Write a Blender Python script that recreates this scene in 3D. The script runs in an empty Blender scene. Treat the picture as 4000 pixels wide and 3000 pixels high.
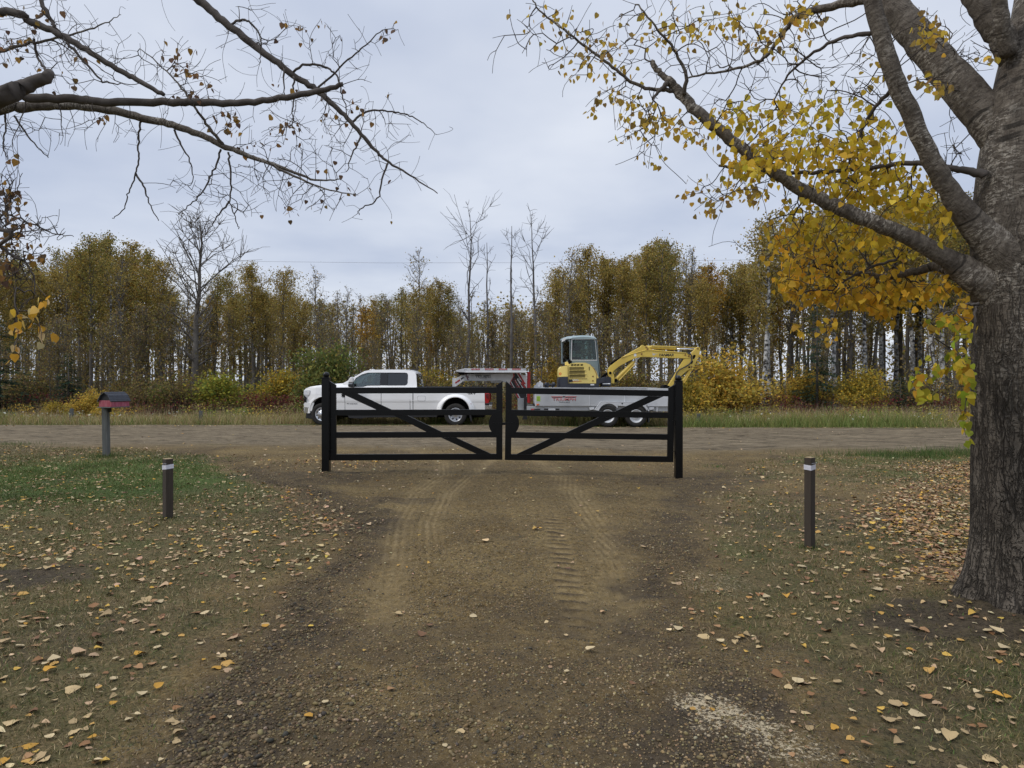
import bpy, bmesh, math, random
import numpy as np
from mathutils import Vector, Matrix
from mathutils.geometry import tessellate_polygon

scene = bpy.context.scene
C = scene.collection
R = math.radians
# ------------------------------------------------------------------ camera
FPX, CXP, HYP, CAMH = 2750.0, 2000.0, 1484.0, 1.6      # focal length in photo pixels, centre column, horizon row, eye height
cam_d = bpy.data.cameras.new("camera")
cam = bpy.data.objects.new("camera", cam_d)
C.objects.link(cam)
cam.location = (0, 0, CAMH)
cam.rotation_euler = (R(90), 0, 0)
cam_d.sensor_width = 36.0
cam_d.lens = 36.0 * FPX / 4000.0
cam_d.shift_y = -(1500.0 - HYP) / 4000.0
cam_d.clip_start = 0.05
cam_d.clip_end = 3000.0
scene.camera = cam
# ------------------------------------------------------------------ overcast sky
SUN_EL, SUN_AZ = 46.0, 248.0
world = bpy.data.worlds.new("World")
scene.world = world
world.use_nodes = True
nt = world.node_tree
nt.nodes.clear()
def N(t, **kw):
    n = nt.nodes.new(t)
    for k, v in kw.items():
        setattr(n, k, v)
    return n
out = N('ShaderNodeOutputWorld'); bg = N('ShaderNodeBackground')
sky = N('ShaderNodeTexSky', sky_type='NISHITA', sun_disc=False, sun_elevation=R(SUN_EL), sun_rotation=R(SUN_AZ))
tc = N('ShaderNodeTexCoord'); sep = N('ShaderNodeSeparateXYZ')
nt.links.new(tc.outputs['Generated'], sep.inputs[0])
def M2(op, a, b=None, c=None):
    n = N('ShaderNodeMath', operation=op)
    for i, v in enumerate((a, b, c)):
        if v is None: continue
        if isinstance(v, (int, float)): n.inputs[i].default_value = v
        else: nt.links.new(v, n.inputs[i])
    return n.outputs[0]
zz = M2('MAXIMUM', sep.outputs[2], 0.0)
den = M2('ADD', zz, 0.16)
comb = N('ShaderNodeCombineXYZ')
nt.links.new(M2('DIVIDE', sep.outputs[0], den), comb.inputs[0])
nt.links.new(M2('DIVIDE', sep.outputs[1], den), comb.inputs[1])
nz = N('ShaderNodeTexNoise'); nz.inputs['Scale'].default_value = 0.75; nz.inputs['Detail'].default_value = 5; nz.inputs['Roughness'].default_value = 0.5
nt.links.new(comb.outputs[0], nz.inputs['Vector'])
ramp = N('ShaderNodeValToRGB')
ramp.color_ramp.elements[0].position = 0.36; ramp.color_ramp.elements[0].color = (0.500, 0.560, 0.700, 1)
ramp.color_ramp.elements[1].position = 0.68; ramp.color_ramp.elements[1].color = (0.780, 0.820, 0.900, 1)
nt.links.new(nz.outputs[0], ramp.inputs[0])
# an overcast dome is brighter overhead
zen = N('ShaderNodeMapRange', interpolation_type='SMOOTHSTEP')
zen.inputs['From Min'].default_value = 0.42; zen.inputs['From Max'].default_value = 1.0
zen.inputs['To Min'].default_value = 1.0; zen.inputs['To Max'].default_value = 2.2
nt.links.new(sep.outputs[2], zen.inputs['Value'])
sc1 = N('ShaderNodeVectorMath', operation='SCALE'); nt.links.new(ramp.outputs[0], sc1.inputs[0]); nt.links.new(zen.outputs[0], sc1.inputs['Scale'])
sc2 = N('ShaderNodeVectorMath', operation='SCALE'); nt.links.new(sky.outputs[0], sc2.inputs[0]); sc2.inputs['Scale'].default_value = 0.10
mix = N('ShaderNodeMixRGB'); mix.inputs[0].default_value = 0.90
nt.links.new(sc2.outputs[0], mix.inputs[1]); nt.links.new(sc1.outputs[0], mix.inputs[2])
nt.links.new(mix.outputs[0], bg.inputs[0]); bg.inputs[1].default_value = 1.0
nt.links.new(bg.outputs[0], out.inputs[0])
sun_d = bpy.data.lights.new("sun", 'SUN')
sun_d.energy = 1.5; sun_d.angle = R(10); sun_d.color = (1.0, 0.94, 0.85)
sun = bpy.data.objects.new("sun", sun_d); C.objects.link(sun)
sun.rotation_euler = (R(90 - SUN_EL), 0, R(-(SUN_AZ - 180)))
sun.location = (0, -10, 20)
vs = scene.view_settings
scene.display_settings.display_device = 'sRGB'
vs.view_transform = 'Standard'; vs.look = 'None'; vs.exposure = 0.12; vs.gamma = 1.0

# ------------------------------------------------------------------ helpers
rng = np.random.default_rng(7)
random.seed(7)
def W(px, py, D):
    "a point seen at photo pixel (px, py) standing D metres ahead"
    return Vector(((px - CXP) / FPX * D, D, CAMH + (HYP - py) / FPX * D))
def hsh(ix, iy, seed):
    n = (ix.astype(np.int64) * 374761393 + iy.astype(np.int64) * 668265263 + seed * 974634777) & 0xffffffff
    n = ((n ^ (n >> 13)) * 1274126177) & 0xffffffff
    return ((n ^ (n >> 16)) & 0xffff) / 65535.0
def vnoise(x, y, seed=0):
    x = np.asarray(x, float); y = np.asarray(y, float)
    ix = np.floor(x); iy = np.floor(y); fx = x - ix; fy = y - iy
    fx = fx * fx * (3 - 2 * fx); fy = fy * fy * (3 - 2 * fy)
    a = hsh(ix, iy, seed); b = hsh(ix + 1, iy, seed); c = hsh(ix, iy + 1, seed); d = hsh(ix + 1, iy + 1, seed)
    return (a * (1 - fx) + b * fx) * (1 - fy) + (c * (1 - fx) + d * fx) * fy
def fbm(x, y, seed=0, oct=4):
    s = 0; amp = 0.5; tot = 0
    for o in range(oct):
        s = s + amp * vnoise(x * 2 ** o, y * 2 ** o, seed + o); tot += amp; amp *= 0.5
    return s / tot
def sst(a, b, x):
    t = np.clip((np.asarray(x, float) - a) / (b - a), 0, 1)
    return t * t * (3 - 2 * t)
def gz(x, y):
    "height of the ground"
    x = np.asarray(x, float); y = np.asarray(y, float)
    z = -0.10 * sst(0, 3.0, x) * sst(3, 9, y) * (1 - 0.3 * sst(14, 24, y))
    z = z + 0.04 * (fbm(x * 0.35, y * 0.35, 3, 2) - 0.5) * sst(2.5, 6, np.abs(x)) * (1 - sst(16, 18, y))
    z = z - 0.16 * sst(25.2, 27.5, y) * (1 - sst(29, 34, y)) - 0.10 * sst(29, 34, y)
    z = z + 0.10 * np.exp(-(((x - 3.62) / 0.75) ** 2 + ((y - 5.0) / 0.75) ** 2))
    return z
def gzf(x, y): return float(gz(x, y))

def props(o, label=None, cat=None, group=None, kind=None):
    if label: o['label'] = label
    if cat: o['category'] = cat
    if group: o['group'] = group
    if kind: o['kind'] = kind
    return o
def thing(name, label, cat, loc=(0, 0, 0), rz=0.0, group=None, scale=1.0):
    o = bpy.data.objects.new(name, None); C.objects.link(o)
    o.empty_display_size = 0.1
    o.location = loc; o.rotation_euler = (0, 0, rz); o.scale = (scale,) * 3 if isinstance(scale, (int, float)) else scale
    return props(o, label, cat, group)
def link(name, me, parent=None):
    o = bpy.data.objects.new(name, me); C.objects.link(o)
    if parent is not None: o.parent = parent
    return o

class MB:
    "collects shapes, then links them as ONE mesh object"
    def __init__(s): s.v = []; s.f = []
    def add(s, vs_, fs_, xf=None):
        n = len(s.v)
        s.v += [tuple(xf(*p)) if xf else tuple(p) for p in vs_]
        s.f += [tuple(i + n for i in f) for f in fs_]
        return s
    def box(s, x0, x1, y0, y1, z0, z1, xf=None):
        vs_ = [(x, y, z) for x in (x0, x1) for y in (y0, y1) for z in (z0, z1)]
        return s.add(vs_, [(0, 1, 3, 2), (4, 6, 7, 5), (0, 4, 5, 1), (2, 3, 7, 6), (0, 2, 6, 4), (1, 5, 7, 3)], xf)
    def prism(s, outline, y0, y1, holes=(), xf=None):
        "outline in (x, z), run from depth y0 to y1"
        loops = [list(outline)] + [list(h) for h in holes]
        flat = [p for l in loops for p in l]
        tris = tessellate_polygon([[Vector((p[0], p[1], 0)) for p in l] for l in loops])
        n = len(flat)
        vs_ = [(p[0], y0, p[1]) for p in flat] + [(p[0], y1, p[1]) for p in flat]
        fs_ = [tuple(t) for t in tris] + [tuple(i + n for i in reversed(t)) for t in tris]
        k = 0
        for l in loops:
            m = len(l)
            for i in range(m):
                a, b = k + i, k + (i + 1) % m
                fs_.append((a, b, b + n, a + n))
            k += m
        return s.add(vs_, fs_, xf)
    def cyl(s, p0, p1, r0, r1=None, n=12, xf=None):
        r1 = r0 if r1 is None else r1
        return s.tube([p0, p1], [r0, r1], n, xf)
    def tube(s, pts, rad, n=8, xf=None, cap=True):
        P = [Vector(p) for p in pts]
        if isinstance(rad, (int, float)): rad = [rad] * len(P)
        t = (P[1] - P[0]).normalized()
        a = t.orthogonal().normalized(); vs_ = []
        for i, p in enumerate(P):
            if 0 < i < len(P) - 1: t2 = (P[i + 1] - P[i - 1])
            elif i == 0: t2 = P[1] - P[0]
            else: t2 = P[i] - P[i - 1]
            if t2.length > 1e-9: t2.normalize()
            else: t2 = t
            a = (a - t2 * a.dot(t2))
            a = a.normalized() if a.length > 1e-6 else t2.orthogonal().normalized()
            b = t2.cross(a); t = t2
            for k in range(n):
                w = 2 * math.pi * k / n
                vs_.append(p + (a * math.cos(w) + b * math.sin(w)) * rad[i])
        fs_ = []
        for i in range(len(P) - 1):
            for k in range(n):
                k2 = (k + 1) % n
                fs_.append((i * n + k, i * n + k2, (i + 1) * n + k2, (i + 1) * n + k))
        if cap:
            fs_.append(tuple(reversed(range(n)))); fs_.append(tuple((len(P) - 1) * n + k for k in range(n)))
        return s.add(vs_, fs_, xf)
    def lathe(s, c, prof, axis='y', n=28, close=False):
        "prof: (radius, offset along the axis)"
        vs_ = []; m = len(prof)
        for k in range(n):
            w = 2 * math.pi * k / n; cw, sw = math.cos(w), math.sin(w)
            for r, h in prof:
                if axis == 'y': vs_.append((c[0] + r * cw, c[1] + h, c[2] + r * sw))
                elif axis == 'z': vs_.append((c[0] + r * cw, c[1] + r * sw, c[2] + h))
                else: vs_.append((c[0] + h, c[1] + r * cw, c[2] + r * sw))
        fs_ = []
        mm = m if close else m - 1
        for k in range(n):
            k2 = (k + 1) % n
            for i in range(mm):
                j = (i + 1) % m
                fs_.append((k * m + i, k2 * m + i, k2 * m + j, k * m + j))
        return s.add(vs_, fs_)
    def ball(s, c, r, n=16, sz=1.0):
        prof = [(max(r * math.sin(math.pi * i / n), 1e-4), -r * sz * math.cos(math.pi * i / n)) for i in range(n + 1)]
        return s.lathe(c, prof, 'z', n * 2)
    def build(s, name, mat, parent=None, smooth=False, bevel=0.0, seg=2, cuts=(), bend=None, angle=40):
        bm = bmesh.new()
        vv = [bm.verts.new(p) for p in s.v]
        for f in s.f:
            try: bm.faces.new([vv[i] for i in f])
            except ValueError: pass
        bmesh.ops.remove_doubles(bm, verts=bm.verts, dist=1e-5)
        for co, no in cuts:
            g = bm.verts[:] + bm.edges[:] + bm.faces[:]
            bmesh.ops.bisect_plane(bm, geom=g, plane_co=co, plane_no=no, dist=1e-5)
        if bend:
            for v in bm.verts: v.co = bend(v.co)
        bmesh.ops.recalc_face_normals(bm, faces=bm.faces)
        me = bpy.data.meshes.new(name); bm.to_mesh(me); bm.free()
        if smooth:
            me.polygons.foreach_set('use_smooth', [True] * len(me.polygons))
        me.materials.append(mat)
        o = link(name, me, parent)
        if bevel:
            b = o.modifiers.new('bevel', 'BEVEL'); b.width = bevel; b.segments = seg; b.limit_method = 'ANGLE'; b.angle_limit = R(angle)
            b.harden_normals = False
        return o

def np_mesh(name, verts, faces, mat, parent=None, cols=None, smooth=False):
    "mesh straight from arrays; faces (F,k); cols per vertex -> attribute 'tint'"
    me = bpy.data.meshes.new(name)
    nv, (nf, k) = len(verts), faces.shape
    me.vertices.add(nv); me.vertices.foreach_set('co', np.ascontiguousarray(verts, dtype=np.float32).ravel())
    me.loops.add(nf * k); me.loops.foreach_set('vertex_index', np.ascontiguousarray(faces, dtype=np.int32).ravel())
    me.polygons.add(nf); me.polygons.foreach_set('loop_start', np.arange(0, nf * k, k, dtype=np.int32))
    me.polygons.foreach_set('loop_total', np.full(nf, k, dtype=np.int32))
    if smooth: me.polygons.foreach_set('use_smooth', np.ones(nf, dtype=bool))
    me.update(calc_edges=True)
    if cols is not None:
        at = me.color_attributes.new('tint', 'FLOAT_COLOR', 'POINT')
        c4 = np.ones((nv, 4), dtype=np.float32); c4[:, :3] = cols
        at.data.foreach_set('color', c4.ravel())
    me.materials.append(mat)
    return link(name, me, parent)
def rand_rot(n, g, tilt=None):
    "n random rotation matrices; tilt = spread about flat (radians), None = any"
    yaw = g.uniform(0, 2 * math.pi, n)
    if tilt is None:
        q = g.normal(size=(n, 4)); q /= np.linalg.norm(q, axis=1)[:, None]
        w, x, y, z = q.T
        return np.stack([np.stack([1 - 2 * (y * y + z * z), 2 * (x * y - z * w), 2 * (x * z + y * w)], -1),
                         np.stack([2 * (x * y + z * w), 1 - 2 * (x * x + z * z), 2 * (y * z - x * w)], -1),
                         np.stack([2 * (x * z - y * w), 2 * (y * z + x * w), 1 - 2 * (x * x + y * y)], -1)], 1)
    a = g.normal(0, tilt, n); b = g.normal(0, tilt, n)
    cy, sy, ca, sa, cb, sb = np.cos(yaw), np.sin(yaw), np.cos(a), np.sin(a), np.cos(b), np.sin(b)
    o = np.ones(n); z = np.zeros(n)
    def st(r): return np.stack([np.stack(q_, -1) for q_ in r], 1)
    RZ = st([(cy, -sy, z), (sy, cy, z), (z, z, o)])
    RX = st([(o, z, z), (z, ca, -sa), (z, sa, ca)])
    RY = st([(cb, z, sb), (z, o, z), (-sb, z, cb)])
    return RX @ RY @ RZ
def scatter(name, tv, tf, rot, size, pos, cols, mat, parent=None, smooth=False):
    tv = np.asarray(tv, float); tf = np.asarray(tf, int)
    n, m = len(pos), len(tv)
    size = np.asarray(size, float)
    if size.ndim == 1: size = size[:, None].repeat(3, 1)
    v = tv[None] * size[:, None, :]
    v = np.einsum('nij,nmj->nmi', rot, v) + np.asarray(pos)[:, None, :]
    f = tf[None] + (np.arange(n) * m)[:, None, None]
    c = np.repeat(np.asarray(cols), m, axis=0)
    return np_mesh(name, v.reshape(-1, 3), f.reshape(-1, tf.shape[1]), mat, parent, c, smooth)
def pick(g, n, pal, wts=None, var=0.18):
    pal = np.asarray(pal, float)
    i = g.choice(len(pal), n, p=None if wts is None else np.asarray(wts) / np.sum(wts))
    return np.clip(pal[i] * g.normal(1, var, n).clip(0.45, 1.7)[:, None] * g.normal(1, 0.05, (n, 3)), 0.002, 0.9)
# heart-shaped poplar leaf with a stalk, about one unit long, folded a little along its midrib
LEAF_V = [(0, 0, 0), (0.30, -0.02, .05), (0.46, 0.22, .08), (0.34, 0.55, .04), (0, 0.98, -.05), (-0.34, 0.55, .05), (-0.46, 0.22, .07), (-0.30, -0.02, .05), (0, 0.35, -.02)]
LEAF_F = [(8, 0, 1), (8, 1, 2), (8, 2, 3), (8, 3, 4), (8, 4, 5), (8, 5, 6), (8, 6, 7), (8, 7, 0)]
DIA_V = [(0, 0, 0), (0.45, 0.5, 0.12), (0, 1, 0), (-0.45, 0.5, 0.12)]
DIA_F = [(0, 1, 2), (0, 2, 3)]

# ------------------------------------------------------------------ materials
def mk(name, col, rough=0.6, metal=0.0, spec=0.5, var=None, bump=None, tint=False, trans=0.0, coat=0.0, stretch=None, coords='Object', emit=None):
    "var = (second colour, scale, sharpness 0..1) ; bump = (scale, strength, distance)"
    m = bpy.data.materials.new(name); m.use_nodes = True
    t = m.node_tree; n = t.nodes; l = t.links
    b = n['Principled BSDF']
    b.inputs['Roughness'].default_value = rough; b.inputs['Metallic'].default_value = metal
    b.inputs['Specular IOR Level'].default_value = spec
    if coat: b.inputs['Coat Weight'].default_value = coat; b.inputs['Coat Roughness'].default_value = 0.06
    src = None
    tcn = n.new('ShaderNodeTexCoord'); vec = tcn.outputs[coords]
    if stretch:
        mp = n.new('ShaderNodeMapping'); mp.inputs['Scale'].default_value = stretch; l.new(vec, mp.inputs['Vector']); vec = mp.outputs[0]
    if tint:
        a = n.new('ShaderNodeAttribute'); a.attribute_name = 'tint'; src = a.outputs['Color']
    else:
        rgb = n.new('ShaderNodeRGB'); rgb.outputs[0].default_value = (*col, 1); src = rgb.outputs[0]
    if var:
        c2, sc_, sh = var
        nz_ = n.new('ShaderNodeTexNoise'); nz_.inputs['Scale'].default_value = sc_; nz_.inputs['Detail'].default_value = 5
        l.new(vec, nz_.inputs['Vector'])
        mr = n.new('ShaderNodeMapRange'); mr.inputs['From Min'].default_value = 0.5 - 0.3 * (1 - sh) - .02; mr.inputs['From Max'].default_value = 0.5 + 0.3 * (1 - sh) + .02
        l.new(nz_.outputs[0], mr.inputs['Value'])
        mx = n.new('ShaderNodeMixRGB'); l.new(mr.outputs[0], mx.inputs[0]); l.new(src, mx.inputs[1]); mx.inputs[2].default_value = (*c2, 1)
        if tint: mx.blend_type = 'MULTIPLY'
        src = mx.outputs[0]
    l.new(src, b.inputs['Base Color'])
    if bump:
        nb = n.new('ShaderNodeTexNoise'); nb.inputs['Scale'].default_value = bump[0]; nb.inputs['Detail'].default_value = 6; l.new(vec, nb.inputs['Vector'])
        bp = n.new('ShaderNodeBump'); bp.inputs['Strength'].default_value = bump[1]; bp.inputs['Distance'].default_value = bump[2] if len(bump) > 2 else 0.02
        l.new(nb.outputs[0], bp.inputs['Height']); l.new(bp.outputs[0], b.inputs['Normal'])
    if trans:
        tr = n.new('ShaderNodeBsdfTranslucent'); l.new(src, tr.inputs[0])
        ms = n.new('ShaderNodeMixShader'); ms.inputs[0].default_value = trans
        l.new(b.outputs[0], ms.inputs[1]); l.new(tr.outputs[0], ms.inputs[2])
        l.new(ms.outputs[0], n['Material Output'].inputs[0])
    return m
def mk_glass(name, tint, clear=0.75, rough=0.02):
    m = bpy.data.materials.new(name); m.use_nodes = True
    t = m.node_tree; n = t.nodes; l = t.links
    n.remove(n['Principled BSDF'])
    tr = n.new('ShaderNodeBsdfTransparent'); tr.inputs[0].default_value = (*tint, 1)
    gl = n.new('ShaderNodeBsdfGlossy'); gl.inputs['Roughness'].default_value = rough; gl.inputs[0].default_value = (0.9, 0.93, 0.95, 1)
    fr = n.new('ShaderNodeFresnel'); fr.inputs[0].default_value = 1.5
    ad = n.new('ShaderNodeMath'); ad.operation = 'ADD'; ad.inputs[1].default_value = (1 - clear) * 0.3; l.new(fr.outputs[0], ad.inputs[0])
    ms = n.new('ShaderNodeMixShader'); l.new(ad.outputs[0], ms.inputs[0]); l.new(tr.outputs[0], ms.inputs[1]); l.new(gl.outputs[0], ms.inputs[2])
    l.new(ms.outputs[0], n['Material Output'].inputs[0])
    return m
M = {}
M['black_steel'] = mk('black_powder_coat', (0.0016, 0.0016, 0.0018), 0.30, spec=0.28, var=((0.003, 0.003, 0.003), 6, 0.2), bump=(160, 0.05, 0.002))
M['white_paint'] = mk('white_car_paint', (0.80, 0.80, 0.80), 0.28, coat=0.6, var=((0.74, 0.735, 0.72), 1.3, 0.1))
M['black_plastic'] = mk('black_plastic', (0.012, 0.012, 0.013), 0.55)
M['black_gloss'] = mk('black_gloss', (0.008, 0.008, 0.009), 0.12)
M['dark_void'] = mk('dark_underbody', (0.006, 0.006, 0.006), 0.9, spec=0.1)
M['chrome'] = mk('chrome', (0.75, 0.76, 0.78), 0.12, metal=1.0)
M['alloy'] = mk('alloy_wheel', (0.60, 0.61, 0.63), 0.28, metal=0.85)
M['tyre'] = mk('tyre_rubber', (0.018, 0.018, 0.018), 0.85, spec=0.25, var=((0.035, 0.032, 0.028), 8, 0.1), bump=(60, 0.2, 0.004))
M['tail_red'] = mk('tail_lamp_red', (0.33, 0.006, 0.008), 0.12, coat=0.5)
M['tail_dark'] = mk('tail_lamp_dark', (0.10, 0.004, 0.006), 0.15, coat=0.5)
M['lamp_clear'] = mk('headlamp_lens', (0.62, 0.64, 0.66), 0.10, metal=0.3)
M['glass_clear'] = mk_glass('side_glass', (0.62, 0.72, 0.71), 0.85)
M['glass_dark'] = mk_glass('privacy_glass', (0.03, 0.033, 0.045), 0.9)
M['glass_cab'] = mk_glass('excavator_glass', (0.56, 0.64, 0.62), 1.0)
M['interior'] = mk('cab_interior', (0.045, 0.045, 0.05), 0.8)
M['seat_grey'] = mk('seat_cloth', (0.16, 0.16, 0.17), 0.85)
M['galv'] = mk('galvanised_steel', (0.47, 0.48, 0.485), 0.42, metal=0.15, var=((0.33, 0.34, 0.35), 2.2, 0.25), bump=(25, 0.06, 0.003))
M['galv_light'] = mk('galvanised_light', (0.62, 0.63, 0.64), 0.38, metal=0.12, var=((0.45, 0.46, 0.48), 3.0, 0.2))
M['white_steel'] = mk('white_painted_steel', (0.74, 0.74, 0.74), 0.35, var=((0.55, 0.55, 0.555), 3.5, 0.45))
M['red_paint'] = mk('red_paint', (0.36, 0.012, 0.014), 0.35, var=((0.28, 0.012, 0.012), 4, 0.1))
M['decal_red'] = mk('decal_red', (0.40, 0.035, 0.03), 0.4)
M['decal_black'] = mk('decal_black', (0.012, 0.012, 0.014), 0.4)
M['decal_white'] = mk('decal_white', (0.7, 0.7, 0.7), 0.4)
M['sticker_green'] = mk('sticker_green', (0.32, 0.50, 0.05), 0.5)
M['orange'] = mk('amber_marker', (0.62, 0.14, 0.03), 0.3)
M['yellow'] = mk('faded_yellow_paint', (0.70, 0.51, 0.085), 0.42, var=((0.52, 0.36, 0.07), 3.5, 0.05), bump=(30, 0.03, 0.003))
M['yellow_pale'] = mk('pale_yellow_cover', (0.74, 0.58, 0.16), 0.45, var=((0.66, 0.52, 0.17), 2.0, 0.1))
M['olive_mesh'] = mk('grille_mesh', (0.15, 0.115, 0.03), 0.8, bump=(220, 0.5, 0.006))
M['navy'] = mk('dark_navy_paint', (0.018, 0.022, 0.034), 0.45, var=((0.03, 0.032, 0.04), 3, 0.2))
M['cab_grey'] = mk('blue_grey_paint', (0.15, 0.20, 0.215), 0.40, var=((0.19, 0.235, 0.25), 4, 0.1))
M['cab_roof'] = mk('cab_roof_grey', (0.24, 0.31, 0.33), 0.5, var=((0.30, 0.36, 0.37), 4, 0.1))
M['paper'] = mk('paper_notice', (0.48, 0.60, 0.53), 0.7)
M['rubber'] = mk('rubber_hose', (0.03, 0.032, 0.034), 0.6)
M['rust'] = mk('rusty_pin', (0.16, 0.075, 0.03), 0.7, var=((0.25, 0.12, 0.03), 20, 0.3))
M['wood_brown'] = mk('treated_timber', (0.050, 0.038, 0.026), 0.85, var=((0.030, 0.022, 0.016), 3, 0.1), bump=(9, 0.5, 0.006), stretch=(14, 14, 1.2))
M['wood_grey'] = mk('weathered_timber', (0.12, 0.125, 0.12), 0.9, var=((0.07, 0.072, 0.068), 3, 0.15), bump=(9, 0.5, 0.006), stretch=(14, 14, 1.2))
M['wood_end'] = mk('cut_timber_end', (0.36, 0.27, 0.15), 0.85, var=((0.26, 0.19, 0.10), 30, 0.1))
M['tape'] = mk('white_tape', (0.62, 0.62, 0.68), 0.4, var=((0.5, 0.5, 0.56), 30, 0.2))
M['barn_red'] = mk('faded_red_paint', (0.24, 0.022, 0.045), 0.75, var=((0.34, 0.11, 0.13), 5, 0.2), stretch=(8, 8, 1.5), bump=(10, 0.3, 0.004))
M['barn_pale'] = mk('worn_red_paint', (0.38, 0.12, 0.17), 0.75, var=((0.22, 0.025, 0.05), 5, 0.25), stretch=(8, 8, 1.5), bump=(10, 0.3, 0.004))
M['shingle'] = mk('dark_shingle', (0.055, 0.060, 0.075), 0.8, var=((0.03, 0.032, 0.04), 26, 0.2), bump=(80, 0.4, 0.004))
M['black_board'] = mk('black_gable', (0.010, 0.010, 0.012), 0.8)
M['leaf'] = mk('leaf', (1, 1, 1), 0.62, spec=0.2, tint=True, trans=0.5)
M['leaf_far'] = mk('far_leaf', (1, 1, 1), 0.75, spec=0.12, tint=True, trans=0.40)
M['dry_leaf'] = mk('dry_leaf', (1, 1, 1), 0.75, spec=0.2, tint=True, var=((0.72, 0.66, 0.6), 60, 0.1), coords='Object')
M['blade'] = mk('grass_blade', (1, 1, 1), 0.7, spec=0.2, tint=True, trans=0.2)
M['pebble'] = mk('pebble', (1, 1, 1), 0.8, spec=0.3, tint=True)
M['twig'] = mk('twig_bark', (0.045, 0.036, 0.030), 0.85, spec=0.2, var=((0.075, 0.062, 0.052), 5, 0.1))
M['far_bark'] = mk('grey_brown_bark', (0.070, 0.061, 0.051), 0.9, spec=0.15, var=((0.165, 0.150, 0.133), 2.2, 0.25), stretch=(1.5, 1.5, 1))
M['dead_bark'] = mk('dead_wood', (0.060, 0.054, 0.050), 0.9, spec=0.15, var=((0.15, 0.14, 0.135), 1.4, 0.3))
M['birch_bark'] = mk('white_aspen_bark', (0.46, 0.455, 0.44), 0.8, spec=0.2, var=((0.035, 0.032, 0.03), 4.2, 0.72), stretch=(1.0, 1.0, 1.6))
M['wire'] = mk('wire', (0.16, 0.16, 0.17), 0.6)
# ================================================================== ground, driveway, road, lawn
def interp(tab, y):
    t = np.asarray(tab, float); return np.interp(y, t[:, 0], t[:, 1])
EDGE_L = [(-4, -1.5), (2, -1.5), (3, -1.55), (3.6, -1.7), (5.7, -1.6), (8, -2.0), (10, -3.0), (11.9, -4.6), (14.8, -6.0), (16.4, -8.5), (17.2, -13)]
EDGE_R = [(-4, 1.0), (2, 1.0), (3, 1.1), (5.7, 1.35), (8.7, 2.25), (11.9, 3.7), (14, 4.5), (15.5, 5.8), (16.4, 8.0), (17.2, 13)]
ROAD0, ROAD1 = 17.1, 24.95
RUT_L = [(0, -0.75), (3, -0.8), (4.6, -0.85), (7.9, -1.30), (10, -1.36), (12, -1.18), (13.6, -1.35), (17, -2.6)]
RUT_L2 = [(0, -0.5), (4.6, -0.55), (7.9, -0.95), (10, -0.90), (12, -0.66), (13.6, -0.5), (17, 0.2)]
LUG_X = lambda y: np.interp(y, [4.2, 5.2, 7.9], [0.42, 0.44, 0.46])
RUT_R = [(0, 0.6), (3, 0.66), (5.1, 0.78), (7.4, 0.95), (10, 0.92), (12.8, 0.72), (17, 0.0)]
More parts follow.
